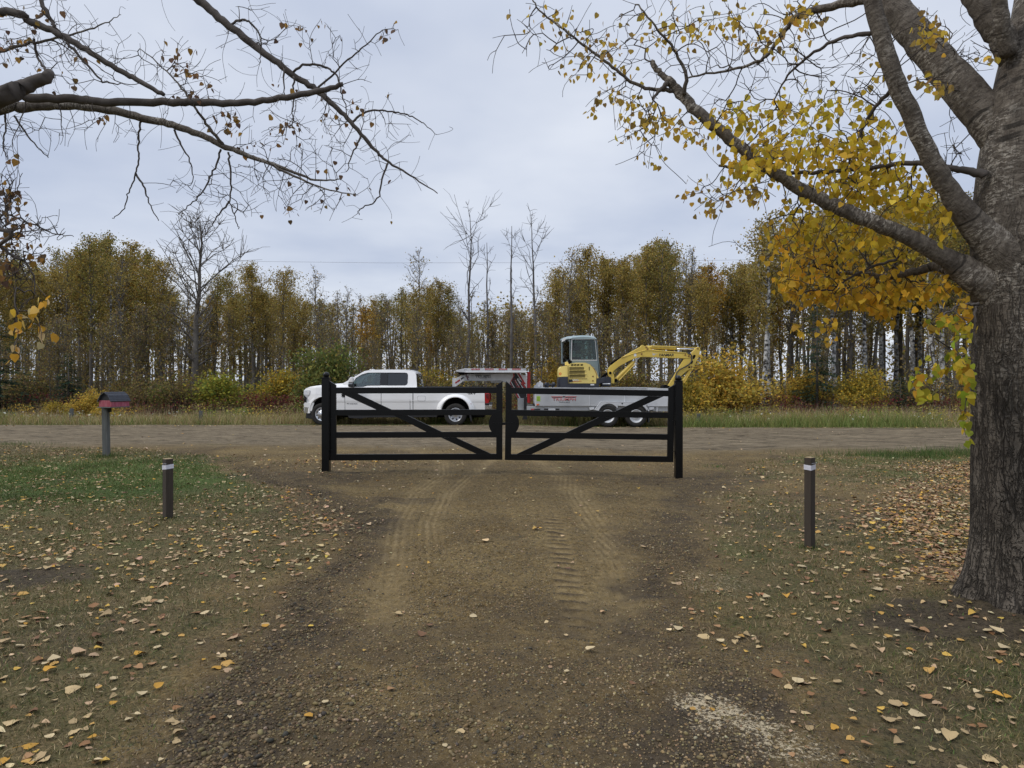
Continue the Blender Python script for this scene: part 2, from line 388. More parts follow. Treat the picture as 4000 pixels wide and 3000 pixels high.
def zones(x, y):
    x = np.asarray(x, float); y = np.asarray(y, float)
    wob = (fbm(x * 1.1, y * 1.1, 11, 4) - 0.5)
    wob2 = (fbm(x * 6, y * 6, 21, 3) - 0.5)
    dl = x - interp(EDGE_L, y) + wob * 0.9 + wob2 * 0.25        # > 0 inside the driveway
    dr = interp(EDGE_R, y) - x + wob * 0.9 + wob2 * 0.25
    dd = np.minimum(dl, dr)
    road = sst(-0.9, 0.9, y - ROAD0 + 1.6 * (fbm(x * 0.4, y * 0.8, 5, 4) - 0.5)) * (1 - sst(-0.12, 0.12, y - ROAD1 + 0.05 * np.clip(x, 0, 15) + 0.35 * (fbm(x * 0.9, y * 0.2, 6, 3) - 0.5)))
    drive = sst(-0.22, 0.22, dd) * (1 - sst(17.0, 17.6, y))
    grass = (1 - drive) * (1 - road)
    # bare, worn margins beside the drive and around the gate
    worn = np.exp(-np.clip(-dd, 0, 9) / 0.8) * (0.5 + fbm(x * 2, y * 2, 31, 3) * 0.6)
    worn = np.maximum(worn, 0.9 * sst(0.5, 0.62, fbm(x * 0.9, y * 0.9, 41, 4)) * sst(2.0, 3.5, x))
    grass = grass * (1 - np.clip(worn, 0, 0.75) * (y < 17))
    green = np.exp(-(((x + 6.8) / 3.4) ** 2 + ((y - 11.8) / 3.0) ** 2) * 1.1) * 1.35
    green = np.maximum(green, 0.9 * np.exp(-(((x - 9.5) / 2.2) ** 2 + ((y - 15.8) / 0.9) ** 2)))
    green = np.maximum(green, 0.36 * sst(0.50, 0.66, fbm(x * 0.55, y * 0.55, 51, 4)))
    green = np.maximum(green, 0.75 * sst(24.4, 25.5, y) * (1 - 0.9 * sst(29, 32, y)))
    green = np.clip(green * (0.7 + 0.6 * fbm(x * 1.6, y * 1.6, 57, 3)), 0, 1)
    wb = wob * 1.6 + wob2 * 0.6
    dark = np.maximum.reduce([
        1 - sst(0.4, 1.25, np.hypot((x + 4.45) / 0.95, (y - 5.75) / 0.5) + wb),
        1 - sst(0.4, 1.25, np.hypot((x - 3.35) / 1.0, (y - 4.75) / 0.55) + wb),
        0.8 * (1 - sst(0.5, 1.2, np.hypot((x + 3.3) / 1.6, (y - 11.6) / 1.0) + wb)),
        0.8 * (1 - sst(0.5, 1.2, np.hypot((x - 2.9) / 1.5, (y - 11.6) / 1.0) + wb)),
        0.7 * (1 - sst(0.5, 1.1, np.hypot((x + 1.95) / 0.6, (y - 8.6) / 0.25) + wb)),
        0.7 * (1 - sst(0.5, 1.1, np.hypot((x + 1.5) / 0.5, (y - 9.4) / 0.3) + wb)),
        0.45 * drive * sst(9.8, 11.0, y) * (1 - sst(13, 15, y))])
    pale = 0.75 - 0.75 * sst(0.15, 1.35, np.hypot((x - 1.02 + (y - 3.42) * 0.35) / 0.36, (y - 3.42) / 0.50) + wob * 1.3 + wob2)
    pale = np.maximum(pale, 0.30 * (1 - sst(0.4, 1.1, np.hypot((x - 1.6) / 0.4, (y - 5.7) / 0.5) + wob * 1.2)))
    rut = np.maximum.reduce([np.exp(-((x - interp(RUT_L, y)) / 0.16) ** 2), np.exp(-((x - interp(RUT_L2, y)) / 0.14) ** 2) * sst(6, 8, y),
                             np.exp(-((x - interp(RUT_R, y)) / 0.19) ** 2)]) * drive * sst(3.5, 5.5, y)
    return dict(drive=drive, road=road, grass=np.clip(grass, 0, 1), green=green, dark=np.clip(dark, 0, 1), pale=np.clip(pale, 0, 1), rut=rut, dd=dd)
def spaced(segs):
    o = []
    for a, b, st in segs: o += list(np.arange(a, b - 1e-6, st))
    return np.array(o)
g_ = [26.0]
while g_[-1] < 1500: g_.append(g_[-1] * 1.13)
xs = np.concatenate([-np.array(g_[::-1]), spaced([(-25, -8, 0.35), (-8, -2.6, 0.09), (-2.6, -1.8, 0.036), (-1.8, 1.3, 0.025), (1.3, 2.6, 0.036), (2.6, 8, 0.09), (8, 25, 0.35)]), np.array(g_)])
h_ = [34.0]
while h_[-1] < 1500: h_.append(h_[-1] * 1.12)
ys = np.concatenate([[-30, -12, -5], spaced([(-2, 2, 0.25), (2, 2.6, 0.06), (2.6, 4.2, 0.034), (4.2, 9, 0.022), (9, 12.5, 0.045), (12.5, 15, 0.075), (15, 26, 0.11), (26, 33.9, 0.4)]), np.array(h_)])
GX, GY = np.meshgrid(xs, ys)
Z = zones(GX, GY)
hz = gz(GX, GY)
near = 1 - sst(14, 30, GY)
hz = hz + Z['drive'] * near * (0.022 * (fbm(GX * 5, GY * 5, 61, 4) - 0.5) + 0.042 * (fbm(GX * 13, GY * 13, 67, 3) - 0.5) * (1 - 0.7 * Z['rut']) * (1 - 0.7 * np.exp(-((GX - LUG_X(GY)) / 0.15) ** 4)))
hz = hz + Z['grass'] * near * (0.035 * (fbm(GX * 3, GY * 3, 71, 4) - 0.5)) + Z['dark'] * near * 0.03 * (fbm(GX * 7, GY * 7, 73, 4) - 0.45)
hz = hz + Z['road'] * (0.05 * (fbm(GX * 0.6, GY * 3.2, 77, 4) - 0.5) + 0.05 * (fbm(GX * 2.2, GY * 4, 79, 3) - 0.5))
hz = hz - Z['rut'] * 0.018
# tread bars in the ruts and the row of deeper lug prints
for tab, ph in ((RUT_L, 0), (RUT_R, 0.4), (RUT_L2, 0.2)):
    lane = np.exp(-((GX - interp(tab, GY)) / 0.13) ** 4) * Z['drive'] * sst(4.6, 5.5, GY) * (1 - sst(11.5, 13, GY))
    hz = hz + lane * 0.006 * np.sin(2 * math.pi * (GY + 0.25 * np.abs(GX - interp(tab, GY))) / 0.105 + ph) * sst(0.3, 0.55, fbm(GX * 2, GY * 1.3, 83, 2))
    hz = hz + lane * 0.008 * np.sin(2 * math.pi * (GX - interp(tab, GY)) / 0.080)
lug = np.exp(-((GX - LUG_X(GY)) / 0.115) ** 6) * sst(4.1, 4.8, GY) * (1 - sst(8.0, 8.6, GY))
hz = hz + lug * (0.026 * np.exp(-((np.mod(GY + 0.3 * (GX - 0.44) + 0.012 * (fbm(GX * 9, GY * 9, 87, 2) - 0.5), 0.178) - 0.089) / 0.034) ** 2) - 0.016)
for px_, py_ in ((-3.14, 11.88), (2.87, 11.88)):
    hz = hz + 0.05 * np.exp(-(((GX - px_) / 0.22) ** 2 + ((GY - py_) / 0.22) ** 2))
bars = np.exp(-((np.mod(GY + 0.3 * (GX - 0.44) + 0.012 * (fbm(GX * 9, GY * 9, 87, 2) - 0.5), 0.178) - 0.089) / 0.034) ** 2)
# pale pressed soil, damp crumbs; the stripes also paint in shading the relief lacks
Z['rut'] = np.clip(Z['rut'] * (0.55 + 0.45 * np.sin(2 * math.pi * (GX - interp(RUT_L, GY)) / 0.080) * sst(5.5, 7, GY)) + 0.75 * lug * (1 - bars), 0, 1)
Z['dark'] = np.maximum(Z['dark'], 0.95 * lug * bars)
damp = 0.50 * Z['drive'] * (1 - sst(3.0, 4.6, GY + 0.8 * (fbm(GX * 1.5, GY * 1.5, 89, 3) - 0.5))) + 0.80 * np.exp(-((Z['dd'] - 0.25) / 0.45) ** 2) * (GY < 13)
damp = np.maximum(damp * (0.55 + 0.9 * fbm(GX * 2, GY * 2, 90, 3)), 0.55 * sst(0.54, 0.70, fbm(GX * 0.7 + 5, GY * 0.7, 93, 4)) * (GY < 17))
Z['dark'] = np.clip(np.maximum(Z['dark'], damp), 0, 1)
nx, ny = len(xs), len(ys)
GV = np.stack([GX, GY, hz], -1).reshape(-1, 3)
ii = np.arange(nx * ny).reshape(ny, nx)
GF = np.stack([ii[:-1, :-1], ii[:-1, 1:], ii[1:, 1:], ii[1:, :-1]], -1).reshape(-1, 4)

def ground_material():
    m = bpy.data.materials.new('earth_gravel_and_turf'); m.use_nodes = True
    t = m.node_tree; n = t.nodes; l = t.links; b = n['Principled BSDF']
    tcn = n.new('ShaderNodeTexCoord'); vec = tcn.outputs['Object']
    def noise(s, d=5, r=0.55, st=None):
        q = n.new('ShaderNodeTexNoise'); q.inputs['Scale'].default_value = s; q.inputs['Detail'].default_value = d; q.inputs['Roughness'].default_value = r
        v = vec
        if st:
            mp = n.new('ShaderNodeMapping'); mp.inputs['Scale'].default_value = st; l.new(vec, mp.inputs['Vector']); v = mp.outputs[0]
        l.new(v, q.inputs['Vector']); return q.outputs[0]
    def mr(v, a, b_, c=0.0, d=1.0):
        q = n.new('ShaderNodeMapRange'); l.new(v, q.inputs['Value'])
        for k, x in zip(('From Min', 'From Max', 'To Min', 'To Max'), (a, b_, c, d)): q.inputs[k].default_value = x
        return q.outputs[0]
    def mixc(f, a, b_, mode='MIX'):
        q = n.new('ShaderNodeMixRGB'); q.blend_type = mode
        for i, x in enumerate((f, a, b_)):
            if isinstance(x, (int, float)): q.inputs[i].default_value = x
            elif isinstance(x, tuple): q.inputs[i].default_value = (*x, 1)
            else: l.new(x, q.inputs[i])
        return q.outputs[0]
    def math_(op, a, b_):
        q = n.new('ShaderNodeMath'); q.operation = op
        for i, x in enumerate((a, b_)):
            if isinstance(x, (int, float)): q.inputs[i].default_value = x
            else: l.new(x, q.inputs[i])
        return q.outputs[0]
    def att(nm):
        a = n.new('ShaderNodeAttribute'); a.attribute_name = nm
        s_ = n.new('ShaderNodeSeparateColor'); l.new(a.outputs['Color'], s_.inputs[0]); return s_.outputs
    z1 = att('cover'); z2 = att('soil')
    grass, green, road = z1[0], z1[1], z1[2]
    dark, pale, rut = z2[0], z2[1], z2[2]
    # stones: two sizes of cells, each cell its own shade
    def vor(s, feat='F1'):
        q = n.new('ShaderNodeTexVoronoi'); q.feature = feat; q.inputs['Scale'].default_value = s; l.new(vec, q.inputs['Vector']); return q
    v1 = vor(58); v2 = vor(120)
    sh1 = n.new('ShaderNodeSeparateColor'); l.new(v1.outputs['Color'], sh1.inputs[0])
    sh2 = n.new('ShaderNodeSeparateColor'); l.new(v2.outputs['Color'], sh2.inputs[0])
    fine = mixc(mr(noise(24, 7, 0.72), 0.36, 0.64), (0.100, 0.068, 0.025), (0.310, 0.222, 0.094))
    fine = mixc(mr(noise(1.1, 4), 0.36, 0.66), mixc(1.0, fine, (0.66, 0.63, 0.60), 'MULTIPLY'), fine)
    fine = mixc(mr(noise(90, 3), 0.3, 0.7, 0, .6), fine, mixc(1.0, fine, (0.33, 0.32, 0.31), 'MULTIPLY'))
    stone = mixc(sh1.outputs[0], (0.055, 0.046, 0.032), (0.310, 0.250, 0.155))
    stone_m = math_('MULTIPLY', mr(sh1.outputs[1], 0.42, 0.5), mr(v1.outputs['Distance'], 0.48, 0.40))
    gr_amt = math_('MULTIPLY', mr(noise(2.6, 4), 0.40, 0.58), mr(rut, 0.5, 0.1))
    dirt = mixc(math_('MULTIPLY', stone_m, gr_amt), fine, stone)
    chip = math_('MULTIPLY', mr(sh2.outputs[1], 0.80, 0.84), mr(v2.outputs['Distance'], 0.5, 0.36))
    dirt = mixc(math_('MULTIPLY', chip, 0.75), dirt, mixc(sh2.outputs[0], (0.05, 0.045, 0.04), (0.36, 0.30, 0.21)))
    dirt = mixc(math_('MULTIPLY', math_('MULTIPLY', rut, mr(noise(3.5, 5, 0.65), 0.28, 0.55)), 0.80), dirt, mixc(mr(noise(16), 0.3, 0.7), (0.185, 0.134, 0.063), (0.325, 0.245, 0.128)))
    # the road: paler, greyer, streaked along its length
    rd = mixc(mr(noise(3.0, 7, 0.72, (0.22, 3.0, 1)), 0.36, 0.64), (0.085, 0.066, 0.041), (0.240, 0.190, 0.122))
    rd = mixc(mr(noise(5, 7, 0.7, (0.6, 2.2, 1)), 0.50, 0.62), rd, mixc(1.0, rd, (0.42, 0.40, 0.38), 'MULTIPLY'))
    base = mixc(road, dirt, rd)
    # turf: dry thatch and green patches
    dry = mixc(mr(noise(48, 6, 0.7), 0.34, 0.66), (0.040, 0.032, 0.012), (0.225, 0.168, 0.082))
    dry = mixc(mr(noise(4, 4), 0.36, 0.64), dry, mixc(mr(noise(30), 0.3, 0.7), (0.032, 0.033, 0.011), (0.118, 0.104, 0.042)))
    lush = mixc(mr(noise(26, 5), 0.3, 0.7), (0.030, 0.052, 0.011), (0.110, 0.150, 0.034))
    turf = mixc(mr(green, 0.12, 0.85), dry, lush)
    gm = mr(math_('ADD', grass, math_('MULTIPLY', math_('SUBTRACT', noise(17, 5), 0.5), 0.9)), 0.38, 0.62)
    base = mixc(gm, base, turf)
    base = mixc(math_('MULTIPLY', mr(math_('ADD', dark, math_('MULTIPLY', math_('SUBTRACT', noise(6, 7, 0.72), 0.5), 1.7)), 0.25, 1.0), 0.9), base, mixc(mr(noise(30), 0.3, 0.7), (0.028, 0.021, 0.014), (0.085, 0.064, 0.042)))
    pm = mr(math_('ADD', pale, math_('MULTIPLY', math_('SUBTRACT', noise(46, 6, 0.75), 0.5), 3.6)), 0.50, 0.72)
    base = mixc(math_('MULTIPLY', pm, mr(pale, 0.02, 0.3)), base, (0.46, 0.38, 0.25))
    l.new(base, b.inputs['Base Color'])
    b.inputs['Roughness'].default_value = 0.92; b.inputs['Specular IOR Level'].default_value = 0.18
    dome = math_('MULTIPLY', stone_m, mr(v1.outputs['Distance'], 0.0, 0.5, 1.0, 0.0))
    h = math_('ADD', math_('MULTIPLY', math_('MULTIPLY', dome, gr_amt), 0.9), math_('MULTIPLY', noise(42, 6, 0.65), 0.8))
    h = math_('ADD', h, math_('MULTIPLY', noise(7, 5), 1.2))
    bp = n.new('ShaderNodeBump'); bp.inputs['Strength'].default_value = 1.0; bp.inputs['Distance'].default_value = 0.03
    l.new(h, bp.inputs['Height']); l.new(bp.outputs[0], b.inputs['Normal'])
    return m
M['earth'] = ground_material()
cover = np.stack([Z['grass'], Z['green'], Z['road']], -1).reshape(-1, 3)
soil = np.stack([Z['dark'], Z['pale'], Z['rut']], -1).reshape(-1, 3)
fc = GF
cen = GV[fc].mean(1)
zf = zones(cen[:, 0], cen[:, 1])
kindf = np.where(zf['road'] > 0.5, 1, np.where((zf['drive'] > 0.5), 2, np.where(cen[:, 1] < 17.3, 3, 0)))
for k, nm in ((0, 'ground'), (1, 'road'), (2, 'driveway'), (3, 'lawn')):
    fs = fc[kindf == k]
    used, inv = np.unique(fs.ravel(), return_inverse=True)
    o = np_mesh(nm, GV[used], inv.reshape(-1, 4), M['earth'], smooth=True)
    for an, arr in (('cover', cover), ('soil', soil)):
        at = o.data.color_attributes.new(an, 'FLOAT_COLOR', 'POINT')
        c4 = np.ones((len(used), 4), np.float32); c4[:, :3] = arr[used]; at.data.foreach_set('color', c4.ravel())
    props(o, kind='structure')
# interpolated ground height for things laid on it
def hgt(x, y):
    i = np.clip(np.searchsorted(xs, x) - 1, 0, nx - 2); j = np.clip(np.searchsorted(ys, y) - 1, 0, ny - 2)
    fx = (x - xs[i]) / (xs[i + 1] - xs[i]); fy = (y - ys[j]) / (ys[j + 1] - ys[j])
    return (hz[j, i] * (1 - fx) + hz[j, i + 1] * fx) * (1 - fy) + (hz[j + 1, i] * (1 - fx) + hz[j + 1, i + 1] * fx) * fy
def hf(x, y): return float(hgt(np.array([x]), np.array([y]))[0])
def in_view(n, d0, d1, g, pw=1.0, margin=1.08):
    "points on the ground spread over the view, denser near the camera the higher pw"
    u = g.uniform(0, 1, n)
    y = (d0 ** (2 - pw) + u * (d1 ** (2 - pw) - d0 ** (2 - pw))) ** (1 / (2 - pw))
    x = g.uniform(-1, 1, n) * y * 0.7273 * margin
    return x, y

# ---- gravel: loose stones
def pebbles():
    g = np.random.default_rng(101)
    x, y = in_view(300000, 2.5, 15.0, g, 1.05)
    z = zones(x, y)
    d_in = z['dd']
    heap = np.maximum.reduce([np.exp(-(((x + 1.15) / 0.42) ** 2 + ((y - 3.3) / 0.55) ** 2)), np.exp(-(((x + 0.35) / 0.45) ** 2 + ((y - 3.25) / 0.16) ** 2)) * .6,
                              np.exp(-((d_in - 0.15) / 0.22) ** 2) * (x < 0), np.exp(-((d_in - 0.2) / 0.25) ** 2) * (x > 0) * 0.35])
    lane = np.exp(-((x - LUG_X(y)) / 0.15) ** 4) * (y > 4.2) * (y < 8.4)
    p = (1 - 0.95 * lane) * z['drive'] * (0.26 + 0.42 * sst(0.42, 0.62, fbm(x * 2.6, y * 2.6, 91, 4)) + 0.85 * heap) * (1 - 0.85 * z['rut'])
    keep = g.uniform(0, 1, len(x)) < p
    x, y, hp = x[keep], y[keep], heap[keep]
    n = len(x)
    s = g.lognormal(math.log(0.0043), 0.42, n).clip(0.0025, 0.013) * (1 + 0.4 * hp)
    bm = bmesh.new(); bmesh.ops.create_icosphere(bm, subdivisions=1, radius=1.0)
    tv = np.array([v.co[:] for v in bm.verts]); tf = np.array([[v.index for v in f.verts] for f in bm.faces]); bm.free()
    size = s[:, None] * np.stack([g.uniform(0.8, 1.4, n), g.uniform(0.7, 1.1, n), g.uniform(0.45, 0.8, n)], -1)
    pos = np.stack([x, y, hgt(x, y) + s * 0.25], -1)
    pal = [(0.19, 0.138, 0.064), (0.115, 0.084, 0.042), (0.27, 0.20, 0.10), (0.075, 0.063, 0.046), (0.36, 0.29, 0.18), (0.18, 0.128, 0.066)]
    o = scatter('gravel', tv, tf, rand_rot(n, g, 0.3), size, pos, pick(g, n, pal, (5, 5, 3, 2, 0.8, 3)) * (1 - 0.42 * hp)[:, None], M['pebble'], smooth=True)
    props(o, 'loose round pebbles and gravel lying on the driveway', 'gravel', kind='stuff')
pebbles()

# ---- grass blades
def blades(name, x, y, h, w, cols, g, lean=0.5, label=None, bend=0.35, zoff=-0.005):
    n = len(x)
    tv = [(-0.5, 0, 0), (0.5, 0, 0), (0.36, 0.12, 0.55), (-0.36, 0.12, 0.55), (0.0, 0.42, 1.0)]
    tf = [(0, 1, 2), (0, 2, 3), (3, 2, 4)]
    size = np.stack([w, h * bend / 0.42 * g.uniform(0.2, 1.8, n), h], -1)
    pos = np.stack([x, y, hgt(x, y) + zoff], -1)
    o = scatter(name, tv, tf, rand_rot(n, g, lean), size, pos, cols, M['blade'])
    props(o, label, 'grass', kind='stuff'); return o
def lawn_grass():
    g = np.random.default_rng(202)
    x, y = in_view(420000, 2.5, 17.0, g, 1.25)
    z = zones(x, y)
    keep = g.uniform(0, 1, len(x)) < z['grass'] * (1 - 0.9 * z['dark']) * (0.35 + 0.65 * sst(0.35, 0.6, fbm(x * 1.8, y * 1.8, 95, 3)))
    x, y = x[keep], y[keep]; gr = z['green'][keep]; n = len(x)
    dry = pick(g, n, [(0.29, 0.22, 0.115), (0.185, 0.142, 0.066), (0.105, 0.098, 0.036), (0.38, 0.30, 0.17)], (3, 4, 4, 2))
    lush = pick(g, n, [(0.068, 0.105, 0.026), (0.105, 0.135, 0.038), (0.16, 0.155, 0.055)], (4, 3, 1.5))
    f = (g.uniform(0, 1, n) < 0.14 + 0.8 * sst(0.1, 0.8, gr))[:, None]
    h = g.uniform(0.016, 0.046, n) * (1 + 0.5 * gr) * (0.8 + 0.03 * y)
    blades('lawn_grass', x, y, h, (0.0026 + 0.00055 * y) * g.uniform(0.7, 1.3, n), np.where(f, lush, dry), g, 0.75, 'short dry turf with green patches on both sides of the drive', 0.6)
lawn_grass()
def tufts():
    g = np.random.default_rng(203)
    X, Y, Hh = [], [], []
    for cx, cy, r, n, h in ((-8.55, 14.75, 0.30, 420, 0.13), (9.3, 15.9, 1.9, 2600, 0.20), (3.95, 13.8, 0.25, 150, 0.06), (-3.97, 8.13, 0.13, 90, 0.06), (2.98, 7.05, 0.13, 110, 0.055), (-3.9, 8.0, 0.4, 60, 0.04), (-3.25, 11.9, 0.2, 60, 0.05), (-12.6, 17.2, 1.2, 700, 0.13), (10.8, 16.4, 1.5, 900, 0.24)):
        X.append(g.normal(cx, r * 0.6, n)); Y.append(g.normal(cy, min(r, 0.55) * 0.6, n)); Hh.append(g.uniform(0.35, 1.0, n) * h)
    x, y, h = map(np.concatenate, (X, Y, Hh)); n = len(x)
    blades('tufted_grass', x, y, h, 0.006 * g.uniform(0.7, 1.3, n), pick(g, n, [(0.05, 0.095, 0.02), (0.08, 0.11, 0.03), (0.20, 0.17, 0.08)], (4, 3, 1)), g, 0.3, 'longer green grass tufts round the mailbox post and by the big trunk')
tufts()
def verge():
    g = np.random.default_rng(204)
    n = 74000
    y = 24.55 + g.gamma(1.6, 1.7, n); x = g.uniform(-1, 1, n) * (y * 0.76 + 1)
    keep = (y < 33) & (zones(x, y)['road'] < 0.4) & ~((x > -8.4) & (x < 6.0) & (y < 25.75))
    x, y = x[keep], y[keep]; n = len(x)
    edge = np.exp(-(y - 24.5) / 0.7)
    patch = fbm(x * 0.45, y * 0.6, 97, 3)
    h = g.uniform(0.16, 0.62, n) * (1 - 0.62 * edge) * (0.45 + 1.2 * patch)
    green = pick(g, n, [(0.125, 0.175, 0.04), (0.165, 0.205, 0.06), (0.22, 0.22, 0.07)], None, 0.22)
    straw = pick(g, n, [(0.36, 0.29, 0.14), (0.46, 0.37, 0.21), (0.28, 0.23, 0.08), (0.28, 0.17, 0.11)], (4, 2, 3, 1), 0.22)
    f = (g.uniform(0, 1, n) < np.clip(0.85 * edge ** 1.2 + 0.75 * sst(0.50, 0.66, patch) * np.where((x > 5) & (y > 26), 0.3, 1) + 0.06, 0, 1))[:, None]
    blades('verge_grass', x, y, h, 0.011 * g.uniform(0.7, 1.4, n), np.where(f, green, straw), g, 0.28, 'tall green and straw coloured grass along the far side of the road')
    # seed stalks, thicker on the right-hand side
    n = 5200
    x = np.concatenate([g.uniform(-24, 26, n // 2), g.uniform(9, 26, n // 2)]); y = g.uniform(26.2, 30.5, n)
    h = g.uniform(0.45, 0.95, n)
    blades('seed_grass', x, y, h, 0.010 * g.uniform(0.7, 1.3, n), pick(g, n, [(0.44, 0.34, 0.22), (0.34, 0.25, 0.16), (0.24, 0.14, 0.10)], (3, 3, 1)), g, 0.13, 'tall dry seed stalks standing in the verge beyond the road', 0.15)
    # white umbels
    n = 420
    x = np.concatenate([g.normal(-18, 3.5, n // 2), g.uniform(6, 24, n // 2)]); y = g.uniform(25.4, 27.4, n)
    pos = np.stack([x, y, hgt(x, y) + g.uniform(0.22, 0.5, n)], -1)
    o = scatter('verge_flowers', [(-.5, -.5, 0), (.5, -.5, 0), (.5, .5, .1), (-.5, .5, .1)], [(0, 1, 2), (0, 2, 3)], rand_rot(n, g, 0.5), g.uniform(0.03, 0.07, n), pos, pick(g, n, [(0.55, 0.54, 0.48), (0.42, 0.38, 0.30)]), M['blade'])
    props(o, 'small white seed heads in the grass along the road', 'flowers', kind='stuff')
verge()
def weeds():
    g = np.random.default_rng(206)
    P, S_ = [], []
    for i in range(300):
        cx = g.uniform(-23, 23) if i < 210 else g.uniform(5, 23); cy = g.uniform(25.9, 30.5)
        if -8.6 < cx < 6.2 and cy < 27.8: continue
        n = int(g.uniform(40, 150)); r = g.uniform(0.12, 0.42); h = g.uniform(0.25, 0.85)
        q = np.stack([g.normal(cx, r, n), g.normal(cy, r, n), np.zeros(n)], -1)
        q[:, 2] = hgt(q[:, 0], q[:, 1]) + h * g.uniform(0.1, 1, n) ** 0.8
        P.append(q); S_.append(np.tile(pick(g, 1, [(0.30, 0.26, 0.06), (0.18, 0.21, 0.055), (0.40, 0.30, 0.06), (0.24, 0.12, 0.06), (0.30, 0.23, 0.12)], (4, 4, 3, 1.5, 2)), (n, 1)))
    P = np.concatenate(P); c = np.concatenate(S_) * g.normal(1, 0.2, (len(P), 1)).clip(0.5, 1.5); n = len(P)
    o = scatter('verge_weeds', DIA_V, DIA_F, rand_rot(n, g), g.uniform(0.03, 0.085, n), P, c, M['leaf_far'])
    props(o, 'ragged yellow and green weeds in the grass between road and woods', 'weeds', kind='stuff')
weeds()
def dogwood():
    g = np.random.default_rng(205)
    P, CC = [], []
    for a, b, wgt in ((-24, -13.5, 900), (-11.5, -5.5, 1800), (-5.5, 2.5, 1100), (8.5, 13, 1000), (15, 24, 1000), (-14, -11, 300)):
        n = int(wgt * 1.5)
        x = g.uniform(a, b, n); y = 29.4 + g.gamma(1.6, 0.9, n)
        top = 0.55 + 0.9 * fbm(x * 0.7, y * 0.4, 111, 3)
        P.append(np.stack([x, y, hgt(x, y) + top * g.uniform(0.05, 1, n) ** 0.7], -1))
    P = np.concatenate(P); n = len(P)
    o = scatter('dogwood_thicket', DIA_V, DIA_F, rand_rot(n, g), g.uniform(0.05, 0.11, n), P, pick(g, n, [(0.12, 0.024, 0.028), (0.16, 0.045, 0.04), (0.10, 0.05, 0.035), (0.20, 0.14, 0.045)], (4, 2, 3, 3)), M['leaf_far'])
    props(o, 'low dark red dogwood thicket at the foot of the woods', 'undergrowth', kind='stuff')
    X = []; n = 5200
    x = g.uniform(-25, 25, n); y = g.uniform(29, 33, n)
    blades('dogwood_stems', x, y, g.uniform(0.5, 1.4, n), 0.012 * g.uniform(0.7, 1.4, n), pick(g, n, [(0.085, 0.018, 0.022), (0.08, 0.05, 0.04), (0.11, 0.075, 0.05)], (3, 3, 2)), g, 0.25, 'thin red and brown undergrowth stems below the trees', 0.2)
dogwood()
# ================================================================== the woods beyond the road
def branchy(seed, h, r0, n_br, z0, width, up=0.75, subs=3, taper_top=0.25, lean=0.02, twig=0.012, wobble=0.10, sides=7):
    "trunk with limbs; returns MB and the points along the outer limbs"
    g = np.random.default_rng(seed)
    mb = MB(); pts = []
    k = 9
    zs = np.linspace(0, h, k)
    px = np.cumsum(g.normal(0, wobble, k)) * 0.5; py = np.cumsum(g.normal(0, wobble, k)) * 0.5; px -= px[0]; py -= py[0]
    la = g.uniform(0, 6.28); px = px + lean * zs * math.cos(la); py = py + lean * zs * math.sin(la)
    rad = r0 * (1 - 0.88 * (zs / h) ** 0.9); rad[0] *= 1.25
    mb.tube(np.stack([px, py, zs - 0.1], -1), list(np.maximum(rad, 0.014)), sides)
    for b in range(n_br):
        t = z0 + (1 - z0) * ((b + g.uniform(0, 1)) / n_br) * 0.97
        z = t * h
        base = np.array([np.interp(z, zs, px), np.interp(z, zs, py), z - 0.1])
        rr = np.interp(z, zs, rad)
        prof = math.sin(math.pi * min(0.97, max(0.03, (t - z0) / (1 - z0))) ** 1.45) * (1 - taper_top) + taper_top * (1 - t)
        L = width * max(prof, 0.30) * g.uniform(0.75, 1.2)
        az = g.uniform(0, 6.28); d = np.array([math.cos(az), math.sin(az), up * g.uniform(0.7, 1.5)])
        P = [base]; cur = base.copy(); dd = d / np.linalg.norm(d)
        m = 5
        for i in range(m):
            dd = dd + g.normal(0, 0.16, 3) + np.array([0, 0, 0.07]); dd /= np.linalg.norm(dd)
            cur = cur + dd * L / m * 1.25; P.append(cur.copy())
        r1 = max(rr * 0.42, 0.016)
        mb.tube(P, list(np.linspace(r1, twig * 0.6, m + 1)), 4, cap=False)
        for i in range(2, m + 1): pts.append((P[i], L * 0.22))
        for s_ in range(subs):
            i = g.integers(1, m); st = P[i]
            d2 = dd * 0.4 + g.normal(0, 0.55, 3) + np.array([0, 0, 0.25]); d2 /= np.linalg.norm(d2)
            Q = [st]; c2 = st.copy()
            for j in range(3):
                d2 = d2 + g.normal(0, 0.25, 3); d2 /= np.linalg.norm(d2); c2 = c2 + d2 * L * 0.16; Q.append(c2.copy())
            mb.tube(Q, list(np.linspace(twig, twig * 0.45, 4)), 3, cap=False)
            pts.append((Q[-1], L * 0.17)); pts.append((Q[1], L * 0.15))
    pts.append((np.array([px[-1], py[-1], h - 0.1]), width * 0.20)); pts.append((np.array([px[-2], py[-2], zs[-2]]), width * 0.26))
    return mb, pts
def mesh_of(mb, name, mat, smooth=True):
    o = mb.build(name, mat, smooth=smooth); me = o.data; bpy.data.objects.remove(o); return me
def leaves_mesh(name, pts, n, g, size, pal, wts=None, mat=None, flat=0.8, tv=DIA_V, tf=DIA_F):
    c = np.array([p for p, s in pts]); sg = np.array([s for p, s in pts])
    w = sg ** 1.2; i = g.choice(len(c), n, p=w / w.sum())
    pos = c[i] + g.normal(0, 1, (n, 3)) * sg[i][:, None] * np.array([1, 1, flat])
    # whole sprays differ a little in shade
    spray = g.normal(1, 0.14, len(c)).clip(0.6, 1.4)[i]
    cols = pick(g, n, pal, wts) * spray[:, None]
    o = scatter(name, tv, tf, rand_rot(n, g), g.uniform(0.7, 1.35, n) * size, pos, cols, mat or M['leaf_far'])
    me = o.data; bpy.data.objects.remove(o); return me
